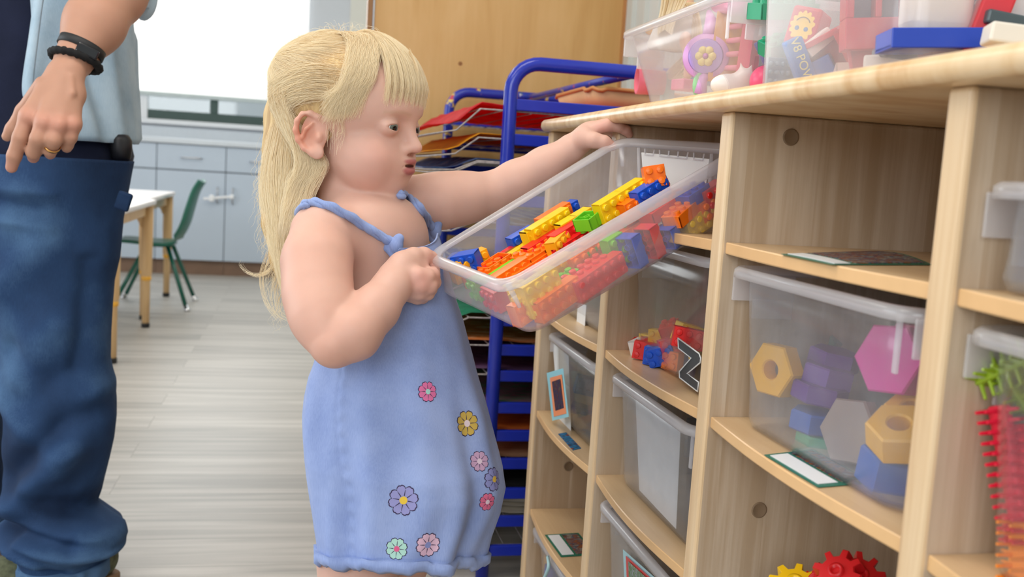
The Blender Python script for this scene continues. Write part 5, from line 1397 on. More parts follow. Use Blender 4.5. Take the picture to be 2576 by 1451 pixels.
BR = [
 # seen over the rim
 (1645, 444, .062, 'o', 2, 2, 'c', 12, 'orange four-stud brick standing up before the white card, topmost in the tray'),
 (1636, 487, .047, 'b', 4, 2, 'n', 2, 'long blue brick edge just below the upright orange brick'),
 (1622, 505, .040, 'o', 6, 2, 'n', 2, 'long orange brick with studs down, right of the big yellow brick'),
 (1562, 505, .050, 'y', 6, 2, 'n', 2, 'long yellow brick along the top of the pile'),
 (1540, 528, .040, 'y', 2, 2, 'n', 2, 'yellow four-stud brick beside the lime green box-like brick'),
 (1518, 552, .030, 'b', 2, 2, 'n', 0, 'small blue brick between the lime green and yellow bricks'),
 (1480, 556, .046, 'g', 2, 2, 'd', 14, 'lime green brick lying upside down with its hollow underside showing'),
 (1424, 540, .030, 'b', 3, 2, 'n', 0, 'blue brick farthest back in the middle of the pile'),
 (1396, 552, .034, 'o', 4, 2, 'n', 2, 'orange brick in front of the blue one at the back of the pile'),
 (1448, 566, .030, 'y', 4, 2, 'n', 0, 'yellow brick left of the upside-down green one'),
 (1382, 572, .036, 'y', 5, 2, 'n', 3, 'yellow brick under the orange one at the back'),
 (1360, 585, .033, 'y', 4, 2, 'n', 4, 'yellow brick above the blue brick at the back wall'),
 (1316, 606, .026, 'b', 3, 2, 'n', -3, 'blue brick lying by the back wall at the left of the yellow bricks'),
 (1326, 620, .022, 'y', 6, 1, 'n', 2, 'thin yellow brick in front of the blue one'),
 (1440, 588, .028, 'r', 5, 2, 'n', 2, 'long red brick left of the green upside-down brick'),
 (1375, 618, .022, 'r', 5, 2, 'n', 2, 'long red brick running down the middle of the pile'),
 (1406, 618, .027, 'a', 3, 2, 'n', 26, 'amber brick with studs at its end in the middle'),
 (1350, 640, .022, 'o', 4, 3, 'u', 4, 'orange brick with its many studs up near the centre'),
 (1262, 652, .022, 'r', 7, 1, 'n', 5, 'long thin red brick at the lower left of the pile'),
 (1246, 668, .025, 'o', 3, 2, 'd', 5, 'orange brick lying open side up near the left end'),
 (1228, 690, .020, 'o', 4, 3, 'u', 4, 'orange studded brick at the left end of the tray'),
 (1190, 682, .020, 'y', 3, 2, 'u', 4, 'yellow brick at the far left by the short wall'),
 (1298, 666, .022, 'g', 6, 1, 'n', 4, 'thin lime green brick among orange ones'),
 (1330, 674, .019, 'o', 6, 1, 'n', 3, 'long thin orange brick below the lime green strip'),
 (1292, 694, .018, 'o', 5, 2, 'n', 3, 'orange brick tucked under the near rim at the left'),
 (1395, 652, .016, 'r', 7, 1, 'n', 3, 'thin red brick right under the near rim'),
 (1440, 622, .018, 'r', 5, 2, 'n', 2, 'red brick half hidden by the near rim'),
 (1590, 520, .032, 'o', 5, 2, 'n', 2, 'orange studded brick pressed behind the rim at the right'),
 # seen through the near wall
 (1716, 536, .024, 'o', 4, 2, 'u', 14, 'orange eight-stud brick with studs up behind the near wall'),
 (1668, 522, .026, 'r', 5, 2, 'u', 4, 'red studded brick behind the orange eight-stud one'),
 (1742, 492, .028, 'b', 3, 2, 'u', 3, 'blue brick near the right end'),
 (1790, 492, .024, 'r', 3, 2, 'n', 3, 'red brick at the far right end of the tray'),
 (1782, 520, .018, 'o', 3, 2, 'n', 3, 'orange brick at the right end, under the red one'),
 (1756, 560, .010, 'y', 4, 2, 'n', 3, 'yellow brick at the bottom right corner of the tray'),
 (1612, 562, .016, 'o', 6, 1, 'n', 2, 'long orange strip brick above the blue and red pair'),
 (1682, 596, .012, 'b', 2, 2, 'e', 8, 'blue brick with studs aside, rightmost of the blue-red-blue row'),
 (1636, 612, .013, 'r', 2, 3, 'e', 8, 'red brick between two blue ones behind the near wall'),
 (1590, 630, .013, 'b', 2, 3, 'e', 8, 'blue brick leftmost of the blue-red-blue row'),
 (1548, 634, .012, 'g', 2, 3, 'n', 4, 'lime green studded brick left of the blue brick behind the wall'),
 (1512, 606, .020, 'g', 6, 1, 'n', 3, 'long lime green strip brick behind the near wall'),
 (1520, 592, .024, 'o', 6, 1, 'n', 3, 'long orange strip above the lime green strip'),
 (1482, 644, .014, 'o', 5, 2, 'n', 3, 'orange studded brick below the lime green strip'),
 (1476, 690, .012, 'r', 5, 2, 'u', 4, 'red brick lying over the long red one'),
 (1510, 722, .006, 'r', 6, 2, 'n', 4, 'long red studded brick at the bottom of the near wall'),
 (1422, 704, .014, 'g', 3, 2, 'u', 3, 'flat lime green brick behind the big yellow one', 'flat'),
 (1398, 682, .018, 'a', 4, 2, 'n', 2, 'amber brick above the flat green one'),
 (1360, 735, .024, 'y', 4, 3, 'n', 4, 'big yellow brick close to the near corner'),
 (1325, 764, .018, 'y', 2, 2, 'n', 4, 'yellow two-stud brick in front of the big yellow one'),
 (1406, 776, .006, 'o', 5, 2, 'n', 4, 'orange studded brick lowest at the near corner of the tray'),
 (1345, 812, .004, 'o', 4, 2, 'n', 4, 'orange studded brick in the very corner of the tray'),
 (1262, 802, .004, 'r', 3, 2, 'w', -10, 'red brick at the bottom left of the near corner'),
 (1222, 784, .006, 'g', 2, 2, 'w', -10, 'green brick at the bottom by the short wall'),
 (1178, 752, .010, 'a', 4, 2, 'n', -8, 'amber brick behind the short wall by her hand'),
 (1136, 728, .010, 'b', 3, 2, 'n', -60, 'blue brick behind the short wall, next to her fingers'),
 (1290, 745, .010, 'y', 3, 2, 'u', 5, 'yellow brick on the floor of the tray at the left'),
]
for q_ in BR: put_brick(*q_[:9], *(q_[9:]))
# ================================================================== blue drying rack with paintings
M_blue = plain('chipped_blue_enamel', rgb(28, 48, 168), 0.22, 0.06, 30)
def speck():
    m, nt, b = newmat('paint_spattered_blue'); L = nt.links.new
    tc = N(nt, 'ShaderNodeTexCoord'); vo = N(nt, 'ShaderNodeTexVoronoi'); vo.inputs['Scale'].default_value = 55; L(tc.outputs['Object'], vo.inputs['Vector'])
    no = N(nt, 'ShaderNodeTexNoise'); no.inputs['Scale'].default_value = 40; L(tc.outputs['Object'], no.inputs['Vector'])
    cr = N(nt, 'ShaderNodeValToRGB'); cr.color_ramp.elements[0].position = 0.60; cr.color_ramp.elements[1].position = 0.66; L(no.outputs[0], cr.inputs[0])
    mx = N(nt, 'ShaderNodeMix', data_type='RGBA'); L(cr.outputs[0], mx.inputs[0]); mx.inputs[6].default_value = rgb(28, 48, 160)
    c2 = N(nt, 'ShaderNodeValToRGB'); e = c2.color_ramp.elements; c2.color_ramp.interpolation = 'CONSTANT'; e[0].color = rgb(190, 50, 60); e[1].color = rgb(214, 190, 90); e[1].position = 0.5; k = e.new(0.75); k.color = rgb(70, 130, 90); k = e.new(0.88); k.color = rgb(210, 205, 220)
    L(vo.outputs['Color'], c2.inputs[0]); L(c2.outputs[0], mx.inputs[7]); L(mx.outputs[2], b.inputs['Base Color']); b.inputs['Roughness'].default_value = 0.3
    return m
M_bspk = speck()
M_wire = plain('paint_caked_wire', rgb(160, 152, 150), 0.5, 0.3, 150)
RY0, RY1 = 1.9, 2.74; RX0 = PL(1275, 400, 1, RY0)[0]; RX1 = 0.835; RZ = 1.038; RAD = 0.0135
rack = thing('drying_rack', 'tall blue tube-frame drying rack full of paintings between plywood and cubbies', 'drying rack', ((RX0+RX1)/2, (RY0+RY1)/2, 0))
def post_path(y):
    r = 0.055; P = [(RX0, y, 0.0), (RX0, y, 0.5), (RX0, y, RZ-r-0.01)]
    P += [(RX0+r*(1-math.cos(a)), y, RZ-r+r*math.sin(a)) for a in np.linspace(0.0, math.pi/2, 8)]
    P += [(RX1-r*(1-math.cos(a)), y, RZ-r+r*math.sin(a)) for a in np.linspace(math.pi/2, 0.0, 8)]
    return P+[(RX1, y, RZ-r-0.01), (RX1, y, 0.5), (RX1, y, 0)]
mesh('frame', *tube(post_path(RY0), RAD, 14), M_blue, rack, True)
mesh('frame', *tube(post_path(RY1), RAD, 14), M_bspk, rack, True)
xb = PL(1590, 186, 1, RY0)[0]
mesh('top_rail', *tube([(0.625, RY0, RZ-0.004), (0.60, RY1, RZ-0.004)], 0.0085, 10), M_bspk, rack, True)
ZR = [PL(1320, 265, 1, RY0)[2], PL(1320, 353, 1, RY0)[2]]
zlow = [PL(1270, y, 1, RY0)[2] for y in (880, 945, 1025, 1095, 1165, 1240, 1310, 1383)]
ZR += list(np.linspace(ZR[1], zlow[0], 8)[1:-1])+zlow
for z in ZR:
    for y in (RY0, RY1): mesh('rung', *bbox(RX0+0.01, RX1-0.01, y-0.006, y+0.006, z-0.011, z+0.011, 0.002), M_blue, rack)
for z in (0.05,):
    mesh('foot_rail', *tube([(RX0, RY0, 0.03), (RX0, RY1, 0.03)], 0.011, 10), M_blue, rack, True); mesh('foot_rail', *tube([(RX1, RY0, 0.03), (RX1, RY1, 0.03)], 0.011, 10), M_blue, rack, True)
c = PL(1212, 1415, 1, RY0-RAD); mesh('bolt', *lathe([(0, 0.006), (0.004, 0.0055), (0.0065, 0.003), (0.007, 0)], c, np.array([[1, 0, 0], [0, 0, 1], [0, -1, 0]]).T.astype(float), 16), M_chrome, rack, True)
def shelf_profile(z, dr):      # x, z along the wire shelf: sagging lip on the left
    return [(RX0-0.155, z-0.022*dr-0.006), (RX0-0.10, z-0.016*dr-0.004), (RX0-0.055, z+0.014), (RX0-0.01, z+0.014), (RX0+0.2, z+0.012), (RX1-0.02, z+0.012)]
def rack_shelf(z, dr):
    t = MB(); pr_ = shelf_profile(z, dr)
    for y in (RY0+0.01, RY1-0.01): t.add(*tube([(x, y, q) for x, q in pr_], 0.0018, 6))
    for i, (x, q) in enumerate(((pr_[0]), (pr_[1]), (pr_[2]), (pr_[3]))): t.add(*tube([(x, RY0+0.01, q), (x, RY1-0.01, q)], 0.0016, 5))
    for k in range(1, 9): x = RX0+0.045*k; t.add(*tube([(x, RY0+0.01, z+0.011), (x, RY1-0.01, z+0.011)], 0.0010, 5))
    t.build('wire_shelf', M_wire, rack, True)
def paint(name, cs, sc=12):
    m, nt, b = newmat(name); L = nt.links.new
    tc = N(nt, 'ShaderNodeTexCoord'); mp = N(nt, 'ShaderNodeMapping'); mp.inputs['Scale'].default_value = (1, 2.6, 1); L(tc.outputs['Object'], mp.inputs[0])
    no = N(nt, 'ShaderNodeTexNoise'); no.inputs['Scale'].default_value = sc; no.inputs['Detail'].default_value = 4; no.inputs['Distortion'].default_value = 1.5; L(mp.outputs[0], no.inputs['Vector'])
    cr = N(nt, 'ShaderNodeValToRGB'); e = cr.color_ramp.elements
    ps = np.linspace(0.33, 0.68, len(cs)); e[0].position = ps[0]; e[0].color = rgb(*cs[0]); e[1].position = ps[-1]; e[1].color = rgb(*cs[-1])
    for p_, c_ in list(zip(ps, cs))[1:-1]: k = e.new(p_); k.color = rgb(*c_)
    L(no.outputs[0], cr.inputs[0]); L(cr.outputs[0], b.inputs['Base Color']); b.inputs['Roughness'].default_value = 0.6
    tl = N(nt, 'ShaderNodeBsdfTranslucent'); L(cr.outputs[0], tl.inputs[0]); mx = N(nt, 'ShaderNodeMixShader', i0=0.45); L(b.outputs[0], mx.inputs[1]); L(tl.outputs[0], mx.inputs[2]); L(mx.outputs[0], nt.nodes['Material Output'].inputs[0])
    return m
def painting(z, dr, mat, label, x_in=0.0, lift=0.004, y0=RY0+0.02, y1=RY1-0.05, curl=0.0, seed=0, xr=0.86):
    pr_ = shelf_profile(z, dr); xs = np.linspace(pr_[0][0]+x_in, RX1-0.03-(1-xr)*0.4, 26); ny = 14; V = []
    for layer in (0.0, 0.0012):
        for i, x in enumerate(xs):
            zz = np.interp(x, [p[0] for p in pr_], [p[1] for p in pr_])
            for j in range(ny):
                y = y0+(y1-y0)*j/(ny-1)
                n_ = mnoise.noise(Vector((x*9+seed, y*9, seed)))
                V.append((x+0.006*mnoise.noise(Vector((y*12, seed, 1))), y, zz+lift+layer+0.004*(1+n_)*(1 if i < 10 else .4)+curl*max(0, 1-i/8)))
    m_ = len(xs); Fc = []
    for i in range(m_-1):
        for j in range(ny-1):
            q = (i*ny+j, i*ny+j+1, (i+1)*ny+j+1, (i+1)*ny+j); Fc.append(q[::-1]); o_ = m_*ny; Fc.append(tuple(o_+v for v in q))
    o_ = m_*ny
    for i in range(m_-1): Fc.append((i*ny, o_+i*ny, o_+(i+1)*ny, (i+1)*ny)); Fc.append((i*ny+ny-1, (i+1)*ny+ny-1, o_+(i+1)*ny+ny-1, o_+i*ny+ny-1))
    for j in range(ny-1): Fc.append((j, j+1, o_+j+1, o_+j)); e_ = (m_-1)*ny; Fc.append((e_+j, o_+e_+j, o_+e_+j+1, e_+j+1))
    o = mesh('painting', V, Fc, mat, None, True); tag(o, label, 'painting', 'paintings drying on the blue rack')
SH = [(ZR[0]-0.026, 1.6, [(206, 24, 40), (228, 40, 56), (240, 54, 70)], 'red painting on the top wire of the drying rack'),
      (ZR[1]-0.014, 1.0, [(236, 160, 20), (240, 178, 40), (214, 150, 30)], 'yellow-orange painting on the second wire of the rack'),
      (PL(1200, 413, 1, RY0)[2]-0.01, 0.2, [(90, 80, 110), (60, 120, 190), (200, 196, 206)], 'blue and grey spattered painting on the third wire'),
      (PL(1170, 800, 1, RY0)[2]-0.014, 0.2, [(40, 150, 110), (60, 168, 130)], 'green painting just above the orange one, beside the blue dress'),
      (PL(1180, 872, 1, RY0)[2]-0.012, 0.2, [(214, 120, 50), (236, 150, 80), (244, 214, 180)], 'orange and brown painting beside the skirt'),
      (zlow[1]-0.014, 0.1, [(96, 66, 106), (130, 92, 134), (84, 60, 90)], 'dark purple painting beside the skirt'),
      (zlow[2]-0.014, 0.1, [(40, 150, 100), (186, 130, 146), (50, 164, 112)], 'green and mauve painting on the rack'),
      (zlow[3]-0.014, 0.1, [(224, 116, 44), (240, 134, 56)], 'plain orange painting low on the rack'),
      (zlow[4]-0.012, 0.1, [(206, 160, 120), (224, 180, 144)], 'tan painting under the orange one'),
      (zlow[5]-0.012, 0.1, [(30, 34, 38), (60, 60, 60)], 'near-black painting low on the rack'),
      (zlow[6]-0.010, 0.1, [(226, 218, 200), (238, 232, 216)], 'cream paper lowest but one on the rack')]
for i, (z, dr, cs, lb) in enumerate(SH):
    rack_shelf(z, dr); painting(z, dr, paint('paint_%d' % i, cs), lb, seed=i*3.7, curl=0.010 if i == 0 else 0.0)
for k in range(3): 
    painting(zlow[6]-0.006+0.009*k, 0.1, paint('sheet_%d' % k, [(206, 196, 176), (224, 216, 198)]), ('bottom', 'middle', 'top')[k]+' sheet of the cream paper stack low on the rack', seed=40+k, lift=0.006, x_in=0.01*k)
rack_shelf(zlow[7]-0.006, 0.1)
for z in np.linspace(ZR[2], ZR[6], 3): rack_shelf(z, 0.1)
# woven tray resting on the rack's far top
c = PL(1552, 262, 1, 2.15); cx_ = c[0]+0.02
bt = thing('craft_basket', 'tan plastic basket tray with scalloped edge lying on the rack behind the clear bin', 'basket', (cx_+0.03, 2.22, RZ-0.10))
zb_ = PL(1552, 270, 1, 2.2)[2]
bt.location[2] = zb_-0.012
M_tan = plain('tan_plastic', rgb(228, 184, 136), 0.5, 0.05)
P = rr(cx_-0.115, cx_+0.16, 2.05, 2.36, 0.04, 6)
rings = [np.array([(x, y, zb_-0.012) for x, y in rr(cx_-0.10, cx_+0.145, 2.065, 2.345, 0.035, 6)]), np.array([(x, y, zb_+0.022+0.004*(1 if (i//2) % 2 else 0)) for i, (x, y) in enumerate(P)]), np.array([(x, y, zb_+0.022+0.004*(1 if (i//2) % 2 else 0)) for i, (x, y) in enumerate(rr(cx_-0.109, cx_+0.154, 2.056, 2.354, 0.037, 6))]), np.array([(x, y, zb_-0.008) for x, y in rr(cx_-0.096, cx_+0.141, 2.069, 2.341, 0.033, 6)])]
mesh('basket_body', *loft(rings, True), M_tan, bt, True)
mesh('basket_rim', *tube([(x, y, zb_+0.024+0.003*math.sin(i*1.9)) for i, (x, y) in enumerate(P)], 0.0045, 6, closed=True), plain('tan_rim', rgb(206, 140, 80), 0.5, 0.05), bt, True)
# ================================================================== what stands in and on the cubbies
def vbasis(yaw=0, roll=0, pitch=0):
    """columns: picture right, up, towards the viewer; then turned"""
    M_ = np.array([IR, ZZ, TC]).T
    return M_ @ rotax((0, 0, 1), math.radians(roll)) @ rotax((0, 1, 0), math.radians(yaw)) @ rotax((1, 0, 0), math.radians(pitch))
def item(name, V, Fc, mat, label, cat, group=None, smooth=False, fmat=None):
    o = mesh(name, V, Fc, mat, None, smooth, fmat=fmat); return tag(o, label, cat, group)
B0 = ROWS
tubs = 'storage tubs in the cubbies'
T_nut = stored_tub('storage_tub', 'cloudy tub of big coloured hexagonal nuts in the middle of the cubby unit', 0.634, 0.957, 0.749, 0.749-B0[1]-0.0005, 0.4285, 0.33, group=tubs, tp=0.022)
T_z = stored_tub('storage_tub', 'clear tub with a grey letter Z sticker, below the held tray', 1.012, 1.335, 0.748, 0.748-B0[1]-0.0005, 0.44, 0.33, M_tubdark, tubs, tp=0.022)
T_w = stored_tub('storage_tub', 'cloudy tub with a tall white sheet behind its front wall', 1.016, 1.338, 0.556, 0.556-B0[2]-0.0005, 0.434, 0.33, group=tubs, tp=0.022)
T_l = stored_tub('storage_tub', 'cloudy tub with a red-bordered picture label, below the one with the white sheet', 1.016, 1.338, 0.369, 0.369-B0[3]-0.0005, 0.430, 0.33, group=tubs, tp=0.022)
T_a = stored_tub('storage_tub', 'cloudy tub mostly hidden behind the low corner of the held tray', 1.396, 1.716, 0.748, 0.748-B0[1]-0.0005, 0.44, 0.33, group=tubs, tp=0.022)
T_p = stored_tub('storage_tub', 'clear tub with an orange and blue picture card clipped on its front', 1.400, 1.718, 0.549, 0.549-B0[2]-0.0005, 0.436, 0.33, M_tubdark, tubs, tp=0.022)
T_b = stored_tub('storage_tub', 'cloudy tub at the bottom of the far bay, a pale strap hanging from it', 1.400, 1.718, 0.190, 0.190-B0[4]-0.0005, 0.43, 0.33, group=tubs, tp=0.022)
T_d = stored_tub('storage_tub', 'shallow cloudy tub in the top row, cut off by the right picture edge', 0.262, 0.5845, 0.843, 0.843-B0[0]-0.0005, 0.431, 0.33, group=tubs, tp=0.010)
T_s = stored_tub('storage_tub', 'clear tub holding green and red bristle blocks at the right picture edge', 0.262, 0.5845, 0.748, 0.748-B0[1]-0.0005, 0.429, 0.33, M_tubdark, tubs, tp=0.022)
T_g = stored_tub('storage_tub', 'tub heaped with red and yellow gears in the bottom opening', 0.634, 0.957, 0.402, 0.402-0.262-0.0005, 0.444, 0.33, group=tubs, tp=0.010)

# hexagonal nuts
def hexnut(px, py, X, R_, th, col, nrm, label, hole=0.0, roll=0.0, c=None):
    c = PL(px, py, 0, X) if c is None else np.asarray(c, float)
    s_, t_, d_ = basis(nrm); ca, sa = math.cos(math.radians(roll)), math.sin(math.radians(roll)); s2 = s_*ca+t_*sa; t2 = -s_*sa+t_*ca
    M_ = np.array([s2, t2, d_]).T; n = 48; rings = []
    def hx(r_, sm=0.0):
        P = []
        for k in range(n):
            a = 2*math.pi*k/n; m6 = (a % (math.pi/3))-math.pi/6; rr_ = r_*math.cos(math.pi/6)/math.cos(m6); P.append(((rr_*(1-sm)+r_*sm)*math.cos(a), (rr_*(1-sm)+r_*sm)*math.sin(a)))
        return P
    bv = 0.0018; seq = [(hx(R_-bv), -th/2), (hx(R_), -th/2+bv), (hx(R_), th/2-bv), (hx(R_-bv), th/2)]
    circ = lambda r_: [(r_*math.cos(2*math.pi*k/n), r_*math.sin(2*math.pi*k/n)) for k in range(n)]
    if hole: seq += [(circ(hole+0.0015), th/2), (circ(hole), th/2-0.0015), (circ(hole), -th/2+0.0015), (circ(hole+0.0015), -th/2)]
    rings = [np.array([(x, y, z) for x, y in P]) @ M_.T+c for P, z in seq]
    V, Fc = loft(rings, not hole)
    if hole: m_ = len(seq); Fc += [((m_-1)*n+k, (m_-1)*n+(k+1) % n, (k+1) % n, k) for k in range(n)]
    o = item('hexagonal_nut' if hole else 'hexagonal_block', V, Fc, toy(*col), label, 'toy nut' if hole else 'toy block', 'big hexagonal construction pieces')
    md = o.modifiers.new('s', 'EDGE_SPLIT'); o.data.polygons.foreach_set('use_smooth', np.ones(len(o.data.polygons), dtype=bool)); md.split_angle = math.radians(35)
    return o
Y_ = (255, 186, 14)
hexnut(1954, 930, 0.474, 0.0290, 0.020, Y_, (-0.93, -0.36, 0.04), 'yellow hexagonal nut at the left of the tub, its hole facing out', 0.0095, 0)
hexnut(2040, 868, 0.555, 0.036, 0.022, (10, 130, 96), (-0.85, -0.5, 0.15), 'green hexagonal piece behind the yellow nut', 0, 12)
hexnut(2250, 905, 0.500, 0.0330, 0.022, (232, 44, 160), (-0.9, -0.4, 0.12), 'pink hexagonal piece high at the right of the tub', 0, 6)
hexnut(2300, 900, 0.535, 0.0330, 0.020, (226, 60, 140), (-0.9, -0.4, 0.05), 'deep pink hexagonal piece behind the first pink one', 0, 0)
hexnut(2145, 1085, 0.490, 0.0325, 0.016, (150, 130, 118), (-0.95, -0.3, 0.15), 'grey-brown hexagonal piece low in the middle of the tub', 0, 8)
hexnut(2292, 1040, 0.515, 0.022, 0.018, Y_, (-0.5, -0.5, 0.7), 'small yellow nut behind the larger yellow nut at the right', 0.008)
hexnut(2262, 1092, 0.482, 0.026, 0.026, Y_, (-0.35, -0.35, 0.87), 'yellow hexagonal nut lying flat on the blue piece', 0.009, 15)
hexnut(2250, 1180, 0.496, 0.030, 0.032, (34, 98, 190), (0.0, -0.2, 0.98), 'blue hexagonal piece under the yellow nut at the right', 0, 0)
hexnut(2098, 905, 0.530, 0.026, 0.020, (110, 60, 160), (0.1, -0.1, 0.99), 'purple hexagonal piece, topmost of the purple stack', 0, 10)
hexnut(2082, 945, 0.515, 0.027, 0.020, (110, 60, 160), (0.15, -0.05, 0.98), 'purple hexagonal piece, middle of the purple stack', 0, 30)
hexnut(2062, 988, 0.503, 0.027, 0.018, (102, 54, 150), (0.1, -0.05, 0.99), 'purple hexagonal piece, lowest of the purple stack', 0, 5)
hexnut(2050, 1058, 0.500, 0.025, 0.020, (34, 98, 190), (0.05, -0.05, 1), 'blue hexagonal piece under the purple stack', 0, 20)
hexnut(2070, 1110, 0.505, 0.026, 0.014, (70, 170, 130), (0.05, -0.05, 1), 'mint green hexagonal piece at the bottom of the tub', 0, 0)
hexnut(1985, 1035, 0.535, 0.028, 0.016, (150, 118, 112), (-0.2, -0.2, 1), 'brown hexagonal piece low behind the yellow nut', 0, 0)

# label cards
M_green_c = toy(20, 112, 88, 0.25)
def picmat(name, sc, cs):
    return paint(name, cs, sc)
M_cardpic = picmat('card_picture', 60, [(60, 70, 60), (200, 120, 60), (40, 60, 110), (190, 190, 170), (150, 80, 50)])
M_paper = plain('white_card_field', rgb(236, 238, 240), 0.35, 0.01)
def card(cs, z, label, split=0.42, border=0.07, curl=0.0, lift=0.0006):
    A, B_, C__, D_ = [PL(x, y, 2, z) for x, y in cs]     # A-B the front edge, D-C the back
    def q(u, v, h): 
        P = A*(1-u)*(1-v)+B_*u*(1-v)+C__*u*v+D_*(1-u)*v; return P+[0, 0, h+curl*math.sin(math.pi*u)*v]
    t = thing('label_card', label, 'label card', (A+B_+C__+D_)/4, 'green-edged label cards')
    def sheet(u0, u1, v0, v1, h):
        n = 8; V = [q(u0+(u1-u0)*i/n, v0+(v1-v0)*j/n, h+k*0.0004) for k in (0, 1) for i in range(n+1) for j in range(n+1)]; m_ = n+1; Fc = []
        for i in range(n):
            for j in range(n):
                a = (i*m_+j, (i+1)*m_+j, (i+1)*m_+j+1, i*m_+j+1); Fc.append(a[::-1]); Fc.append(tuple(v+m_*m_ for v in a))
        o_ = m_*m_
        for i in range(n):
            Fc.append((i*m_, (i+1)*m_, o_+(i+1)*m_, o_+i*m_)); Fc.append((i*m_+n, o_+i*m_+n, o_+(i+1)*m_+n, (i+1)*m_+n)); Fc.append((i, o_+i, o_+i+1, i+1)); Fc.append((n*m_+i, n*m_+i+1, o_+n*m_+i+1, o_+n*m_+i))
        return V, Fc
    mesh('backing', *sheet(0, 1, 0, 1, lift), M_green_c, t); mesh('white_field', *sheet(border*.7, 1-border, border, split, lift+0.0005), M_paper, t); mesh('picture', *sheet(border*.7, 1-border, split+border, 1-border, lift+0.0005), M_cardpic, t)
    return t
card([(1922, 1146), (2058, 1228), (2200, 1216), (2045, 1132)], B0[1], 'green-edged label card sticking out under the tub of hexagonal nuts')
card([(1964, 641), (2092, 668), (2345, 668), (2195, 634)], B0[0], 'dark glossy label card lying on the empty top shelf', 0.2, 0.05, 0.004)
card([(1370, 1346), (1411, 1402), (1500, 1396), (1455, 1341)], B0[3], 'green-edged label card on the low shelf of the farthest bay', 0.40)
A_ = [PL(x, y, 2, B0[2]) for x, y in ((1404, 1092), (1441, 1133), (1462, 1128), (1424, 1088))]
item('picture_card', np.array(A_+[a+[0, 0, 0.0008] for a in A_]), [(3, 2, 1, 0), (4, 5, 6, 7), (0, 1, 5, 4), (1, 2, 6, 5), (2, 3, 7, 6), (3, 0, 4, 7)], picmat('blue_red_picture', 50, [(50, 140, 205), (70, 160, 215), (30, 50, 90), (240, 120, 70)]), 'small blue and red picture card lying on the shelf edge below the clipped picture', 'card')

# white sheets behind two tub fronts, label pictures
def sheetbox(name, c4, th, mat, label, cat, parent=None):
    c4 = [np.asarray(c, float) for c in c4]; n_ = np.cross(c4[1]-c4[0], c4[3]-c4[0]); n_ /= np.linalg.norm(n_)
    V = np.array(c4+[c+n_*th for c in c4]); Fc = [(0, 3, 2, 1), (4, 5, 6, 7), (0, 1, 5, 4), (1, 2, 6, 5), (2, 3, 7, 6), (3, 0, 4, 7)]
    o = mesh(name, V, Fc, mat, parent)
    return tag(o, label, cat) if label else o
fx = 0.434+0.0165
sheetbox('paper_sheet', [PL(1598, 985, 0, fx), PL(1712, 1062, 0, fx), PL(1700, 1330, 0, fx+0.008), PL(1608, 1232, 0, fx+0.008)], 0.0006, M_paper, 'tall white sheet standing inside the front wall of the cloudy tub', 'paper')
fx = 0.436+0.0165
sheetbox('paper_sheet', [PL(1390, 862, 0, fx), PL(1430, 895, 0, fx), PL(1436, 1090, 0, fx+0.006), PL(1406, 1065, 0, fx+0.006)], 0.0006, M_paper, 'white sheet inside the tub behind the clipped picture card', 'paper')
t = thing('picture_card', 'light blue card with an orange-framed picture clipped to a tub front', 'card', PL(1400, 990, 0, 0.43))
X0 = 0.432
sheetbox('backing', [PL(1376, 938, 0, X0), PL(1417, 926, 0, X0), PL(1431, 1048, 0, X0+0.004), PL(1390, 1058, 0, X0+0.004)][::-1], 0.0006, toy(150, 212, 226), None, None, t)
sheetbox('orange_frame', [PL(1384, 950, 0, X0-0.001), PL(1413, 942, 0, X0-0.001), PL(1425, 1040, 0, X0+0.003), PL(1394, 1048, 0, X0+0.003)][::-1], 0.0006, toy(246, 150, 100), None, None, t)
sheetbox('picture', [PL(1389, 960, 0, X0-0.002), PL(1409, 953, 0, X0-0.002), PL(1419, 1026, 0, X0+0.002), PL(1398, 1033, 0, X0+0.002)][::-1], 0.0006, picmat('dark_picture', 90, [(30, 36, 60), (60, 80, 120), (120, 40, 50), (110, 120, 100)]), None, None, t)
t = thing('picture_card', 'pale blue card with a red-bordered green picture on the tub near the bottom', 'card', PL(1600, 1420, 0, 0.43))
X0 = 0.437
sheetbox('backing', [PL(1567, 1382, 0, X0), PL(1700, 1500, 0, X0), PL(1700, 1620, 0, X0+0.01), PL(1572, 1500, 0, X0+0.01)], 0.0006, toy(170, 216, 226), None, None, t)
sheetbox('red_frame', [PL(1574, 1398, 0, X0-0.001), PL(1690, 1502, 0, X0-0.001), PL(1690, 1600, 0, X0+0.008), PL(1578, 1492, 0, X0+0.008)], 0.0006, toy(214, 60, 62), None, None, t)
sheetbox('picture', [PL(1580, 1412, 0, X0-0.002), PL(1680, 1503, 0, X0-0.002), PL(1680, 1590, 0, X0+0.007), PL(1583, 1484, 0, X0+0.007)], 0.0006, picmat('green_picture', 60, [(210, 216, 230), (120, 170, 80), (200, 205, 220), (160, 190, 120)]), None, None, t)
item('strap', *tube(spline([PL(1378, 1400, 0, 0.425), PL(1380, 1425, 0, 0.421), PL(1370, 1452, 0, 0.42), PL(1358, 1475, 0, 0.422)], 20), 0.0028, 8), toy(176, 216, 222), 'pale blue strap hanging over the front of the bottom tub', 'strap', smooth=True)
item('toy_block', *box(PL(1392, 1446, 0, 0.46), (0.02, 0.03, 0.04), vbasis(20), 0.002), toy(40, 90, 180), 'blue block in the bottom tub of the far bay', 'toy block')
item('toy_block', *box(PL(1385, 1405, 0, 0.47), (0.02, 0.04, 0.02), vbasis(20), 0.002), toy(240, 180, 90), 'amber block in the bottom tub of the far bay', 'toy block')

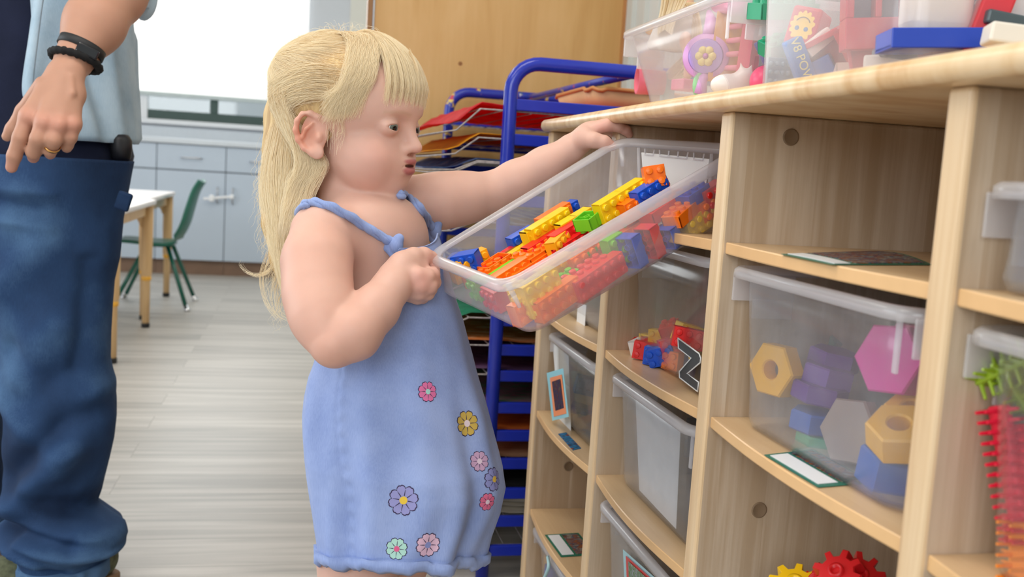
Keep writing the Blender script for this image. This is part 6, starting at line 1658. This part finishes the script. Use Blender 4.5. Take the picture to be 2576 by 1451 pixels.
# grey letter Z sticker
def zpoly(s_=1.0):
    P = [(-.5, .5), (.42, .5), (.5, .42), (.5, .30), (-.08, -.24), (.5, -.24), (.5, -.5), (-.5, -.5), (-.5, -.34), (.10, .24), (-.5, .24)]
    return [(x, y) for x, y in P]
zf = 0.44+0.004
z4 = [PL(1708, 850, 0, zf+0.006), PL(1766, 893, 0, zf+0.006), PL(1758, 985, 0, zf+0.012), PL(1712, 950, 0, zf+0.012)]
def zmap(x, y, h=0.0):
    u, v = x+0.5, 0.5-y; P = z4[0]*(1-u)*(1-v)+z4[1]*u*(1-v)+z4[2]*u*v+z4[3]*(1-u)*v; return P+np.array([-1, 0, 0])*h
zp = zpoly(); n = len(zp)
def zmesh(poly, h0, h1, name, mat, par):
    V = [zmap(x, y, h0) for x, y in poly]+[zmap(x, y, h1) for x, y in poly]; n = len(poly)
    Fc = [tuple(range(n)), tuple(range(2*n-1, n-1, -1))]+[(i, n+i, n+(i+1) % n, (i+1) % n) for i in range(n)]
    return mesh(name, np.array(V), Fc, mat, par)
zt = thing('letter_sticker', 'dark letter Z sticker with white outline on the clear tub', 'sticker', zmap(0, 0))
zmesh(zp, 0.0, 0.0006, 'letter_face', plain('chalk_grey', rgb(70, 74, 78), 0.6, 0.15, 40), zt)
mb = MB(); mb.add(*tube([zmap(x, y, 0.0012) for x, y in zp], 0.0009, 6, closed=True)); mb.build('outline', toy(226, 228, 228), zt, True)
zt2 = thing('letter_sticker', 'second dark letter sticker just showing beside the Z', 'sticker', zmap(1.3, -0.3))
mb = MB(); mb.add(*tube([zmap(x, y, 0.0012) for x, y in ((0.62, 0.38), (0.62, -0.30), (0.74, -0.42), (0.74, 0.30))], 0.0009, 6, closed=True)); mb.build('outline', toy(226, 228, 228), zt2, True)

# bricks in the Z tub and blue things in the picture tub
rb = random.Random(4)
cc = ['r', 'y', 'r', 'y', 'b', 'r', 'y', 'o', 'r', 'b', 'y', 'r', 'r', 'b']
CO['w'] = (232, 228, 222); CN['w'] = 'white'
spots = [(1612, 850, 'r'), (1640, 860, 'y'), (1660, 848, 'y'), (1690, 838, 'r'), (1720, 834, 'y'), (1608, 884, 'w'), (1640, 894, 'r'), (1668, 890, 'b'), (1690, 868, 'r'), (1668, 920, 'b'), (1700, 905, 'o'), (1740, 850, 'r'), (1630, 868, 'r'), (1695, 930, 'b'), (1748, 880, 'y')]
desc = ['at the far end of the pile', 'second from the far end of the pile', 'in the upper left of the pile', 'on top of the middle', 'highest, near the Z', 'at the lower left', 'lying beside the white one', 'standing in the middle', 'behind the blue one', 'at the bottom by the Z', 'between blue and Z', 'behind the Z sticker', 'under the yellow pair', 'lowest, left of the Z', 'behind the Z, lower']
for (x, y, c_), ds in zip(spots, desc):
    V, Fc, H_ = brick_mesh(rb.choice((2, 3, 4)), 2, 'std'); V = V*0.95
    M_ = vbasis(rb.uniform(-50, 50), rb.uniform(-25, 25), rb.choice((-80, 0, 0, 90)))
    P = PL(x, y, 0, 0.476+rb.uniform(-0.004, 0.02)); P[2] = max(P[2], B0[1]+0.012)
    item('toy_brick', V @ M_.T+P, Fc, toy(*CO[c_]), '%s brick inside the Z tub, %s' % (CN[c_], ds), 'toy brick', 'bricks inside the clear tub with the Z')
for (x, y, s_, col, lb) in ((1478, 965, 0.05, (36, 86, 156), 'blue toy piece in the tub with the clipped picture, upper'), (1470, 1040, 0.055, (30, 72, 130), 'dark blue toy piece at the bottom right of that picture tub'), (1448, 930, 0.04, (120, 168, 140), 'pale green piece near the top of the picture tub'), (1446, 1000, 0.045, (110, 84, 110), 'mauve toy piece in the middle of the picture tub')):
    V, Fc, H_ = brick_mesh(3, 2, 'std'); M_ = vbasis(rb.uniform(-30, 30), rb.uniform(-20, 20), 10)
    item('toy_brick', V*(s_/0.04) @ M_.T+PL(x, y, 0, 0.52), Fc, toy(*col), lb, 'toy brick')
item('toy_block', *box(PL(1480, 835, 0, 0.52), (0.05, 0.04, 0.03), vbasis(20), 0.002), toy(140, 60, 66), 'dark red block in the tub behind the held tray', 'toy block')
item('paper_sheet', *box(PL(1462, 800, 0, 0.462), (0.0008, 0.05, 0.05), EYE), M_paper, 'white label sheet in the tub behind the held tray', 'paper')
item('toy_block', *box(PL(1735, 1090, 0, 0.58), (0.03, 0.06, 0.05), vbasis(10), 0.003), toy(110, 112, 116), 'grey toy block behind the right side of the white-sheet tub', 'toy block')

# bristle blocks
def bristle(px, py, X, L_, wd_, th, col, ax, nr, label):
    """plate with rows of spikes on every side"""
    c = PL(px, py, 0, X); s_, t_, d_ = basis(ax, nr); M_ = np.array([s_, t_, d_]).T   # d along the plate
    t = thing('bristle_block', label, 'bristle block', c, 'bristle blocks')
    mesh('plate', *box(c, (th, wd_, L_), M_, 0.002), toy(*col), t)
    mb_ = MB(); n = int(L_/0.0068)
    for i in range(n):
        z = -L_/2+(i+0.5)*L_/n
        for yy in np.linspace(-wd_/2+0.003, wd_/2-0.003, max(2, int(wd_/0.008))):
            for sg in (-1, 1): mb_.add(*cyl(c+M_ @ np.array([sg*th/2*.8, yy, z]), c+M_ @ np.array([sg*(th/2+0.0105), yy, z]), 0.0017, 0.0011, 6))
        for sg in (-1, 1): mb_.add(*cyl(c+M_ @ np.array([0, sg*wd_/2*.9, z]), c+M_ @ np.array([0, sg*(wd_/2+0.0105), z]), 0.0017, 0.0011, 6))
    mb_.build('bristles', toy(*col), t)
bristle(2548, 928, 0.468, 0.05, 0.020, 0.008, (150, 178, 40), (0.25, -0.8, 0.55), (1, 0, 0), 'olive green bristle block at the top of the right-hand tub')
bristle(2566, 975, 0.478, 0.036, 0.018, 0.008, (140, 168, 36), (0.2, -0.5, -0.6), (1, 0, 0), 'smaller olive green bristle block under the first')
bristle(2545, 1190, 0.466, 0.090, 0.016, 0.008, (226, 24, 60), (0.10, -0.32, -0.95), (0, 1, 0), 'long red bristle block standing upright in the right-hand tub')
bristle(2580, 1220, 0.470, 0.080, 0.014, 0.008, (210, 20, 54), (0.0, -0.22, -0.97), (0, 1, 0), 'second red bristle block right behind the long one')
bristle(2572, 1400, 0.468, 0.05, 0.018, 0.008, (246, 140, 30), (0.0, -0.15, -0.98), (0, 1, 0), 'orange bristle block low in the right-hand tub')
# gears
def gear(px, py, X, R_, col, nrm, label, teeth=8):
    c = PL(px, py, 0, X); s_, t_, d_ = basis(nrm); M_ = np.array([s_, t_, d_]).T; P = []
    for k in range(teeth):
        for f, r_ in ((0.0, R_), (0.3, R_), (0.42, R_*0.70), (0.88, R_*0.70)):
            a = 2*math.pi*(k+f)/teeth; P.append((r_*math.cos(a), r_*math.sin(a)))
    t = thing('toy_gear', label, 'toy gear', c, 'toy gears in the bottom opening')
    mesh('toothed_wheel', *prism(P, -0.007, 0.007, c, M_, 0.0012), toy(*col), t); mesh('hub', *lathe([(0.0, -0.010), (R_*0.3, -0.010), (R_*0.34, 0.0), (R_*0.3, 0.010), (0.004, 0.010), (0.004, 0.004), (0, 0.004)], c, M_, 20), toy(*col), t, True)
gear(2110, 1446, 0.50, 0.024, (214, 22, 30), (-0.6, -0.3, 0.7), 'red toy gear, upper of the heap')
gear(2160, 1452, 0.52, 0.024, (206, 20, 28), (-0.2, -0.6, 0.7), 'red toy gear right of the upper one', 9)
gear(2062, 1466, 0.51, 0.021, (214, 22, 30), (-0.8, 0.1, 0.6), 'red toy gear left in the heap')
gear(2000, 1475, 0.49, 0.026, (246, 196, 20), (-0.3, -0.3, 0.9), 'yellow toy gear at the left of the red ones')

# ------------------------------------------------------------------ clear bins on the top board
ZT = 0.925
M_bin = clearplastic('hazy_bin_plastic', (0.98, 0.97, 0.98, 1), 0.20, 0.25, (0.97, 0.95, 0.97, 1), 0.04)
bin1 = stored_tub('clear_bin', 'cloudy clear bin of pink toys standing on the far end of the top board', 1.150, 1.570, 1.062, 1.062-ZT-0.0006, 0.487, 0.33, M_bin, 'clear bins on the top board', tp=0.045)
bin2 = stored_tub('clear_bin', 'larger clear bin of big plastic bricks standing on the near part of the top board', 0.770, 1.105, 1.140, 1.140-ZT-0.0006, 0.487, 0.34, M_bin, 'clear bins on the top board', tp=0.018)
def pz(P, half=0.0):
    P = np.array(P, float); P[2] = max(P[2], ZT+0.004+half); return P
def blk(px, py, X, size, col, lb, yaw=0, roll=0, pitch=0, bev=0.002, name='toy_block', cat='toy block', half=0.012):
    return item(name, *box(pz(PL(px, py, 0, X), half), size, vbasis(yaw, roll, pitch), bev), toy(*col), lb, cat)
# bin 1
c = pz(PL(1636, 205, 0, 0.560), 0.03)
item('toy_cup', *lathe([(0, -0.026), (0.020, -0.026), (0.022, 0.0), (0.023, 0.026), (0.019, 0.026), (0.018, -0.02), (0, -0.021)], c, np.array([ZZ, TC*0.9+IR*0.1, -IR*0.9+TC*0.3]).T @ np.eye(3), 28), toy(232, 110, 130), 'pink toy cup lying at the far end of the cloudy bin', 'toy cup', smooth=True)
item('toy_ball', *lathe([(0.017*math.sin(a), 0.017*math.cos(a)) for a in np.linspace(0.001, 3.14, 16)], c+np.array([0.0, 0.004, 0.0395]), EYE, 24), toy(240, 176, 120), 'peach ball high at the far end of the cloudy bin', 'toy ball', smooth=True)
item('toy_block', *bbox(0.585, 0.605, c[1]+0.0, c[1]+0.02, ZT+0.003, ZT+0.085, 0.003), toy(110, 190, 190), 'slim teal block standing behind the peach ball', 'toy block')
item('toy_ball', *lathe([(0.020*math.sin(a), 0.020*math.cos(a)) for a in np.linspace(0.001, 3.14, 18)], pz(PL(1926, 205, 0, 0.56), 0.016), EYE, 24), toy(240, 90, 130), 'pink ball at the near end of the cloudy bin', 'toy ball', smooth=True)
item('toy_ball', *lathe([(0.008*math.sin(a), 0.012*math.cos(a)) for a in np.linspace(0.001, 3.14, 14)], PL(1637, 42, 1, 1.568)*[1, 1, 0]+[0, 0, 1.071], vbasis(0, 70), 16), toy(250, 190, 100), 'small orange ball just above the rim of the cloudy bin', 'toy ball', smooth=True)
# doll: white dress and long blond hair hanging over the rim
dc = PL(1718, 70, 0, 0.585); doll = thing('doll', 'blond doll in a white dress lying head-up in the cloudy bin', 'doll', dc)
db = Body(); hd_ = PL(1712, 8, 0, 0.60)
db.ell(hd_, (0.022, 0.022, 0.025), EYE, 0.005); db.cone(hd_, dc, 0.008, 0.014, 0.01); db.chain([(dc, 0.012), (PL(1735, 150, 0, 0.58), 0.008), (pz(PL(1730, 190, 0, 0.58)), 0.007)], 0.005)
v_, q_ = db.mesh(0.0025); mesh('body', v_, q_, toy(238, 190, 160), doll, True)
rg = []
for i, (x, y, r_) in enumerate(((1716, 26, 0.012), (1716, 40, 0.024), (1705, 80, 0.038), (1700, 112, 0.043), (1698, 124, 0.044))):
    cc_ = PL(x, y, 0, 0.575); rg.append(np.array([cc_+IR*(r_*math.cos(a)*(1+0.07*math.sin(7*a)))+TC*(r_*0.45*math.sin(a))+[0, 0, 0.003*math.sin(5*a)] for a in np.linspace(0, 2*math.pi, 40, endpoint=False)]))
mesh('dress', *loft(rg), plain('white_doll_cloth', rgb(236, 230, 222), 0.8, 0.03), doll, True)
HS = []
for i in range(900):
    a = hr.uniform(-1, 1); b_ = hr.uniform(-1, 1)
    if i < 600: pts = [(1700+34*a, -14), (1690+28*a, 20), (1678+22*a, 52), (1672+18*a, 74+14*abs(a))]; X_ = 0.545
    else: pts = [(1730+20*a, 6), (1752+12*a, 60), (1745+22*a, 130), (1712+30*a, 175), (1690+26*a, 200)]; X_ = 0.60
    HS.append(spline([PL(x, y, 0, X_+0.012*b_) for x, y in pts], 10))
hcd = bpy.data.hair_curves.new('doll_hair'); hcd.add_curves([10]*len(HS)); hcd.attributes['position'].data.foreach_set('vector', (np.vstack(HS)-wloc(doll)).astype(np.float32).ravel())
ra = hcd.attributes.get('radius') or hcd.attributes.new('radius', 'FLOAT', 'POINT'); ra.data.foreach_set('value', np.full(len(HS)*10, 0.0006, dtype=np.float32)); hcd.materials.append(M_hair)
o = bpy.data.objects.new('hair', hcd); COL.objects.link(o); o.parent = doll
# wand with flower disc
wc = PL(1776, 143, 0, 0.535); wd_ = thing('toy_wand', 'lilac toy wand with a round flower head leaning against the bin front', 'toy wand', wc)
Mv = vbasis(-15, 0, 0)
mesh('wand_head', *lathe([(0, -0.005), (0.030, -0.005), (0.032, 0), (0.030, 0.005), (0.0, 0.005)], wc, Mv, 32), toy(216, 160, 220), wd_, True)
mesh('disc', *lathe([(0, 0.005), (0.024, 0.0055), (0.022, 0.0065), (0, 0.0065)], wc, Mv, 32), toy(176, 150, 220), wd_, True)
mb = MB()
for k in range(6): a = k*math.pi/3; mb.add(*lathe([(0, 0.0065), (0.0062, 0.0067), (0.0055, 0.009), (0, 0.0095)], wc+Mv @ np.array([0.0085*math.cos(a), 0.0085*math.sin(a), 0]), Mv, 12))
mb.build('flower', toy(240, 226, 130), wd_, True)
mesh('flower_centre', *lathe([(0, 0.009), (0.004, 0.0095), (0, 0.011)], wc, Mv, 12), toy(210, 140, 210), wd_, True)
mesh('wand_handle', *tube([wc+[0, 0, -0.028], pz(PL(1768, 200, 0, 0.53)), pz(PL(1762, 235, 0, 0.53), -0.002)], [0.008, 0.006, 0.009], 12), toy(218, 164, 222), wd_, True)
mesh('wand_tip', *tube([wc+[0, 0, 0.028], PL(1790, 60, 0, 0.545), PL(1784, 30, 0, 0.55)], [0.008, 0.010, 0.004], 10), toy(226, 176, 224), wd_, True)
# pink ladder frame with amber panels
lt = thing('toy_bunk_ladder', 'pink toy ladder frame with amber openings at the near end of the cloudy bin', 'toy ladder', PL(1858, 120, 0, 0.56))
L0, L1, L2, L3 = PL(1872, 28, 0, 0.56), PL(1850, 205, 0, 0.56), PL(1818, 38, 0, 0.56), PL(1806, 205, 0, 0.56)
L1, L3 = pz(L1), pz(L3)
mesh('side_rail', *tube([L0+IR*0.012, L1+IR*0.010], 0.012, 4), toy(236, 104, 128), lt); mesh('side_rail', *tube([L2, L3], 0.004, 6), toy(238, 130, 150), lt)
for k in range(6):
    f = k/5; mesh('rung', *tube([L0*(1-f)+L1*f, L2*(1-f)+L3*f], 0.0038, 8), toy(240, 140, 160), lt, True)
mesh('panel', *box((L0+L1+L2+L3)/4+TC*-0.008, (0.045, 0.095, 0.003), vbasis(0, -4), 0.0005), toy(226, 170, 90), lt)
mesh('roller', *tube([PL(1806, 12, 0, 0.55), PL(1895, 22, 0, 0.55)], 0.0105, 16), toy(238, 140, 180), lt, True); mesh('roller_cap', *tube([PL(1893, 22, 0, 0.55), PL(1908, 24, 0, 0.55)], 0.0115, 16), toy(232, 226, 220), lt, True)
P = pz(PL(1786, 215, 0, 0.545), 0.012); item('toy_ring', *tube([P+vbasis(10, 0, 0) @ np.array([0.019*math.cos(a), 0.023*math.sin(a), 0]) for a in np.linspace(0, 2*math.pi, 32, endpoint=False)], 0.006, 10, closed=True), toy(150, 206, 150), 'green ring toy low in the cloudy bin beside the wand handle', 'toy ring', smooth=True)
hb_ = Body(); P = pz(PL(1835, 215, 0, 0.535), 0.008); hb_.ell(P, (0.026, 0.014, 0.015), EYE, 0.005); hb_.ell(P+IR*0.018+[0, 0, 0.012], (0.012, 0.011, 0.011), EYE, 0.008); hb_.cone(P+IR*0.014+[0, 0, 0.02], P+IR*0.012+[0, 0, 0.030], 0.004, 0.001, 0.003); hb_.cone(P+IR*0.024+[0, 0, 0.02], P+IR*0.027+[0, 0, 0.028], 0.004, 0.001, 0.003)
v_, q_ = hb_.mesh(0.002); item('toy_animal', v_, q_, toy(240, 232, 226), 'small white toy animal low in the cloudy bin', 'toy animal', smooth=True)
blk(1900, 120, 0.60, (0.03, 0.03, 0.03), (226, 150, 130), 'salmon block behind the pink ladder', 20, 10); blk(1905, 165, 0.60, (0.03, 0.025, 0.03), (190, 90, 100), 'dark pink block low behind the pink ladder', -20, 5); blk(1730, 215, 0.55, (0.04, 0.016, 0.03), (240, 140, 170), 'pink block on the floor of the cloudy bin', 30)
# bin 2
G1 = (64, 170, 130); RD = (206, 40, 52); BL = (36, 74, 176); WH = (236, 230, 220); DG = (46, 110, 92)
def studded(px, py, X, nx, ny, s_, col, lb, yaw=0, roll=0, pitch=0, half=0.012):
    V, Fc, H_ = brick_mesh(nx, ny, 'std'); P = pz(PL(px, py, 0, X), half); return item('large_brick', (V*s_) @ vbasis(yaw, roll, pitch).T+P, Fc, toy(*col), lb, 'toy brick', 'large bricks in the near bin')
studded(1968, 50, 0.56, 5, 2, 1.25, G1, 'mint green long brick high at the left of the near bin', 20, 6, -80)
blk(1945, 20, 0.62, (0.07, 0.06, 0.01), WH, 'white plate at the upper left corner of the near bin', 10, -25)
studded(1975, 128, 0.55, 4, 2, 1.1, (30, 150, 110), 'green brick leaning above the grey plate', 15, 22, -60)
blk(1938, 122, 0.565, (0.02, 0.03, 0.03), (40, 80, 170), 'blue slanted piece at the left of the green brick', 20, 30)
t = thing('grey_plate', 'grey studded plate standing at the lower left of the near bin', 'toy plate', pz(PL(1965, 180, 0, 0.535), 0.012))
P = pz(PL(1965, 184, 0, 0.535), 0.012); Mv = vbasis(8, 0, 0); mesh('plate', *box(P, (0.036, 0.034, 0.006), Mv, 0.001), toy(110, 140, 150), t)
mb = MB()
for i in range(5):
    for j in range(3): mb.add(*lathe([(0.0028, 0.003), (0.0026, 0.006), (0, 0.0062)], P+Mv @ np.array([(i-2)*0.007, (j-1)*0.010, 0]), Mv, 10))
mb.build('studs', toy(118, 148, 158), t, True)
# red block with the yellow smiling sun face
P = PL(2032, 76, 0, 0.55); Mv = vbasis(-32, -14, 4); t = thing('smiley_block', 'red block with a smiling yellow sun face on its side', 'toy block', P)
mesh('block', *box(P, (0.034, 0.044, 0.044), Mv, 0.004), toy(*RD), t)
S_ = []
for k in range(40):
    a = 2*math.pi*k/40; r_ = 0.0135*(1+0.10*(1 if k % 3 else -1)); S_.append((r_*math.cos(a)*0.95, r_*math.sin(a)*1.15))
mesh('sun_face', *prism(S_, 0.0221, 0.0226, P, Mv), toy(248, 206, 60), t)
for sx in (-1, 1): mesh('eye', *lathe([(0.0026, 0.0226), (0.0024, 0.0231), (0, 0.0232)], P+Mv @ np.array([sx*0.0052, -0.003, 0]), Mv, 14), toy(70, 110, 160), t, True)
mesh('smile', *tube([P+Mv @ np.array([0.0085*math.cos(a), 0.001+0.0085*math.sin(a), 0.0232]) for a in np.linspace(math.radians(25), math.radians(155), 12)], 0.0006, 6), toy(120, 90, 40), t, True)
blk(2054, 110, 0.545, (0.036, 0.016, 0.020), WH, 'white block under the smiling block', 10, 42, half=0.01)
# blue block with lettering
P = pz(PL(2016, 168, 0, 0.528), 0.02); Mv = vbasis(8, -62, 0); t = thing('lettered_block', 'blue block printed V8 POWER standing slanted in the near bin', 'toy block', P)
mesh('block', *box(P, (0.064, 0.020, 0.016), Mv, 0.002), toy(40, 110, 190), t)
tx = bpy.data.curves.new('lettering', 'FONT'); tx.body = 'V8 POWER'; tx.size = 0.0135; tx.extrude = 0.0003; tx.align_x = 'CENTER'; tx.align_y = 'CENTER'; tx.materials.append(toy(230, 226, 140))
to = bpy.data.objects.new('lettering', tx); COL.objects.link(to); bpy.context.view_layer.update(); _me = bpy.data.meshes.new_from_object(to.evaluated_get(bpy.context.evaluated_depsgraph_get())); bpy.data.objects.remove(to); to = bpy.data.objects.new('lettering', _me); COL.objects.link(to); to.parent = t; to.matrix_local = Matrix.Translation(Vector(Mv @ np.array([0, 0, 0.0084])+(P-wloc(t)))) @ Matrix(Mv.tolist()).to_4x4()
# red open frame with blue brick
P = pz(PL(2078, 155, 0, 0.555), 0.022); Mv = vbasis(-25, 32, 0); t = thing('red_frame_block', 'open red frame block low in the near bin, a blue brick inside', 'toy block', P)
mb = MB(); w_ = 0.025
for sx, sy, dx, dy in ((0, 1, 2*w_, 0.005), (0, -1, 2*w_, 0.005), (1, 0, 0.005, 2*w_), (-1, 0, 0.005, 2*w_)): mb.add(*box(P+Mv @ np.array([sx*w_, sy*w_, 0]), (dx+0.004, dy+0.001, 0.034), Mv, 0.001))
mb.add(*box(P+Mv @ np.array([0, 0, -0.018]), (2*w_, 2*w_, 0.003), Mv)); mb.build('frame', toy(206, 50, 56), t)
item('toy_brick', *box(P+Mv @ np.array([-0.004, -0.004, 0.0]), (0.022, 0.022, 0.02), Mv, 0.002), toy(60, 120, 200), 'blue brick sitting inside the open red frame', 'toy brick')
# dark green board at the back
blk(2085, 40, 0.66, (0.19, 0.15, 0.012), (70, 120, 110), 'big dull green board standing at the back of the near bin', 18, 0, 0, 0.003)
# large red window frame
P = PL(2205, 12, 0, 0.545); Mv = vbasis(-6, 4, 0); t = thing('window_block', 'large red window-frame block in the middle of the near bin', 'toy block', P)
mb = MB()
for (x0, x1, y0, y1) in ((-.032, .032, -.044, -.014), (-.032, -.024, -.014, .044), (.022, .032, -.014, .044), (-.004, .002, -.014, .044), (-.032, .032, .038, .046)):
    mb.add(*box(P+Mv @ np.array([(x0+x1)/2, (y0+y1)/2, 0]), (x1-x0, y1-y0, 0.03), Mv, 0.0012))
mb.build('frame', toy(210, 48, 70), t); mesh('pane', *box(P+Mv @ np.array([0, 0.012, -0.006]), (0.054, 0.055, 0.002), Mv), toy(96, 100, 120), t)
studded(2150, 128, 0.60, 2, 3, 1.2, (190, 44, 52), 'dull red studded brick behind the red panel', 20, 15, 0)
t = thing('recessed_plate', 'narrow red recessed panel leaning in front of the white studded brick', 'toy panel', pz(PL(2170, 155, 0, 0.54), 0.02)); P = pz(PL(2168, 150, 0, 0.54), 0.02); Mv = vbasis(-10, 14, 0)
mesh('panel', *box(P, (0.020, 0.052, 0.004), Mv, 0.0005), toy(196, 44, 60), t)
mb = MB()
for sx, sy, dx, dy in ((0, 1, .024, .003), (0, -1, .024, .003), (1, 0, .003, .052), (-1, 0, .003, .052)): mb.add(*box(P+Mv @ np.array([sx*.0115, sy*.0255, .003]), (dx, dy, 0.007), Mv, 0.0005))
mb.build('border', toy(206, 54, 72), t)
studded(2135, 172, 0.555, 2, 2, 1.15, (226, 208, 196), 'cream studded brick on the floor of the near bin', -10, 4, 70, 0.008)
blk(2222, 168, 0.53, (0.036, 0.020, 0.024), WH, 'white block on the floor left of the bright bin corner', -18, 2, half=0.009); blk(2216, 103, 0.57, (0.018, 0.026, 0.026), (236, 190, 70), 'yellow block under the red window frame', -40, 0); blk(2262, 128, 0.58, (0.03, 0.03, 0.03), (180, 160, 130), 'tan block behind the yellow block', 20)
P = PL(2365, 104, 0, 0.545); t = thing('blue_tray_block', 'long blue tray-shaped block under the white container', 'toy block', P); Mv = vbasis(-4, 3, 0)
mb = MB(); mb.add(*box(P+Mv @ np.array([0, -0.006, 0]), (0.098, 0.004, 0.05), Mv, 0.001))
for sx, sz, dx, dz in ((0, 1, .098, .004), (0, -1, .098, .004), (1, 0, .004, .05), (-1, 0, .004, .05)): mb.add(*box(P+Mv @ np.array([sx*.047, 0, sz*.024]), (dx, 0.017, dz), Mv, 0.001))
mb.build('tray', toy(30, 66, 180), t)
P = PL(2352, 40, 0, 0.55); item('white_container', *loft([np.array([P+IR*x*s_+TC*y*s_+ZZ*z for x, y in rr(-0.028, 0.028, -0.02, 0.02, r_, 6)]) for s_, z, r_ in ((0.62, -0.020, .01), (0.9, -0.016, .01), (1.0, -0.008, .01), (1.04, 0.05, .01), (1.0, 0.055, .01))]), toy(232, 224, 210), 'white square container standing on the blue tray block', 'container', smooth=False)
blk(2478, 70, 0.58, (0.026, 0.085, 0.03), RD, 'tall red block leaning at the right of the white container', -10, -16); blk(2420, 60, 0.60, (0.05, 0.05, 0.01), (30, 40, 90), 'dark navy piece behind the white container', 0, -10)
blk(2550, 62, 0.60, (0.06, 0.012, 0.03), (70, 84, 90), 'dark grey bar at the right edge of the near bin', 0, -8); blk(2562, 95, 0.56, (0.05, 0.016, 0.03), (226, 220, 208), 'white bar below the dark grey one', -10, -6); blk(2545, 20, 0.62, (0.06, 0.03, 0.01), (220, 222, 224), 'white slanted panel at the right edge above the dark grey bar', 0, -30)
blk(2310, 150, 0.56, (0.08, 0.010, 0.03), (90, 100, 110), 'flat grey piece lying under the blue tray block', 5, -6, half=0.004); blk(2420, 140, 0.58, (0.07, 0.012, 0.03), (140, 50, 70), 'dark red flat piece under the blue tray block at the right', 5, 4, half=0.004)
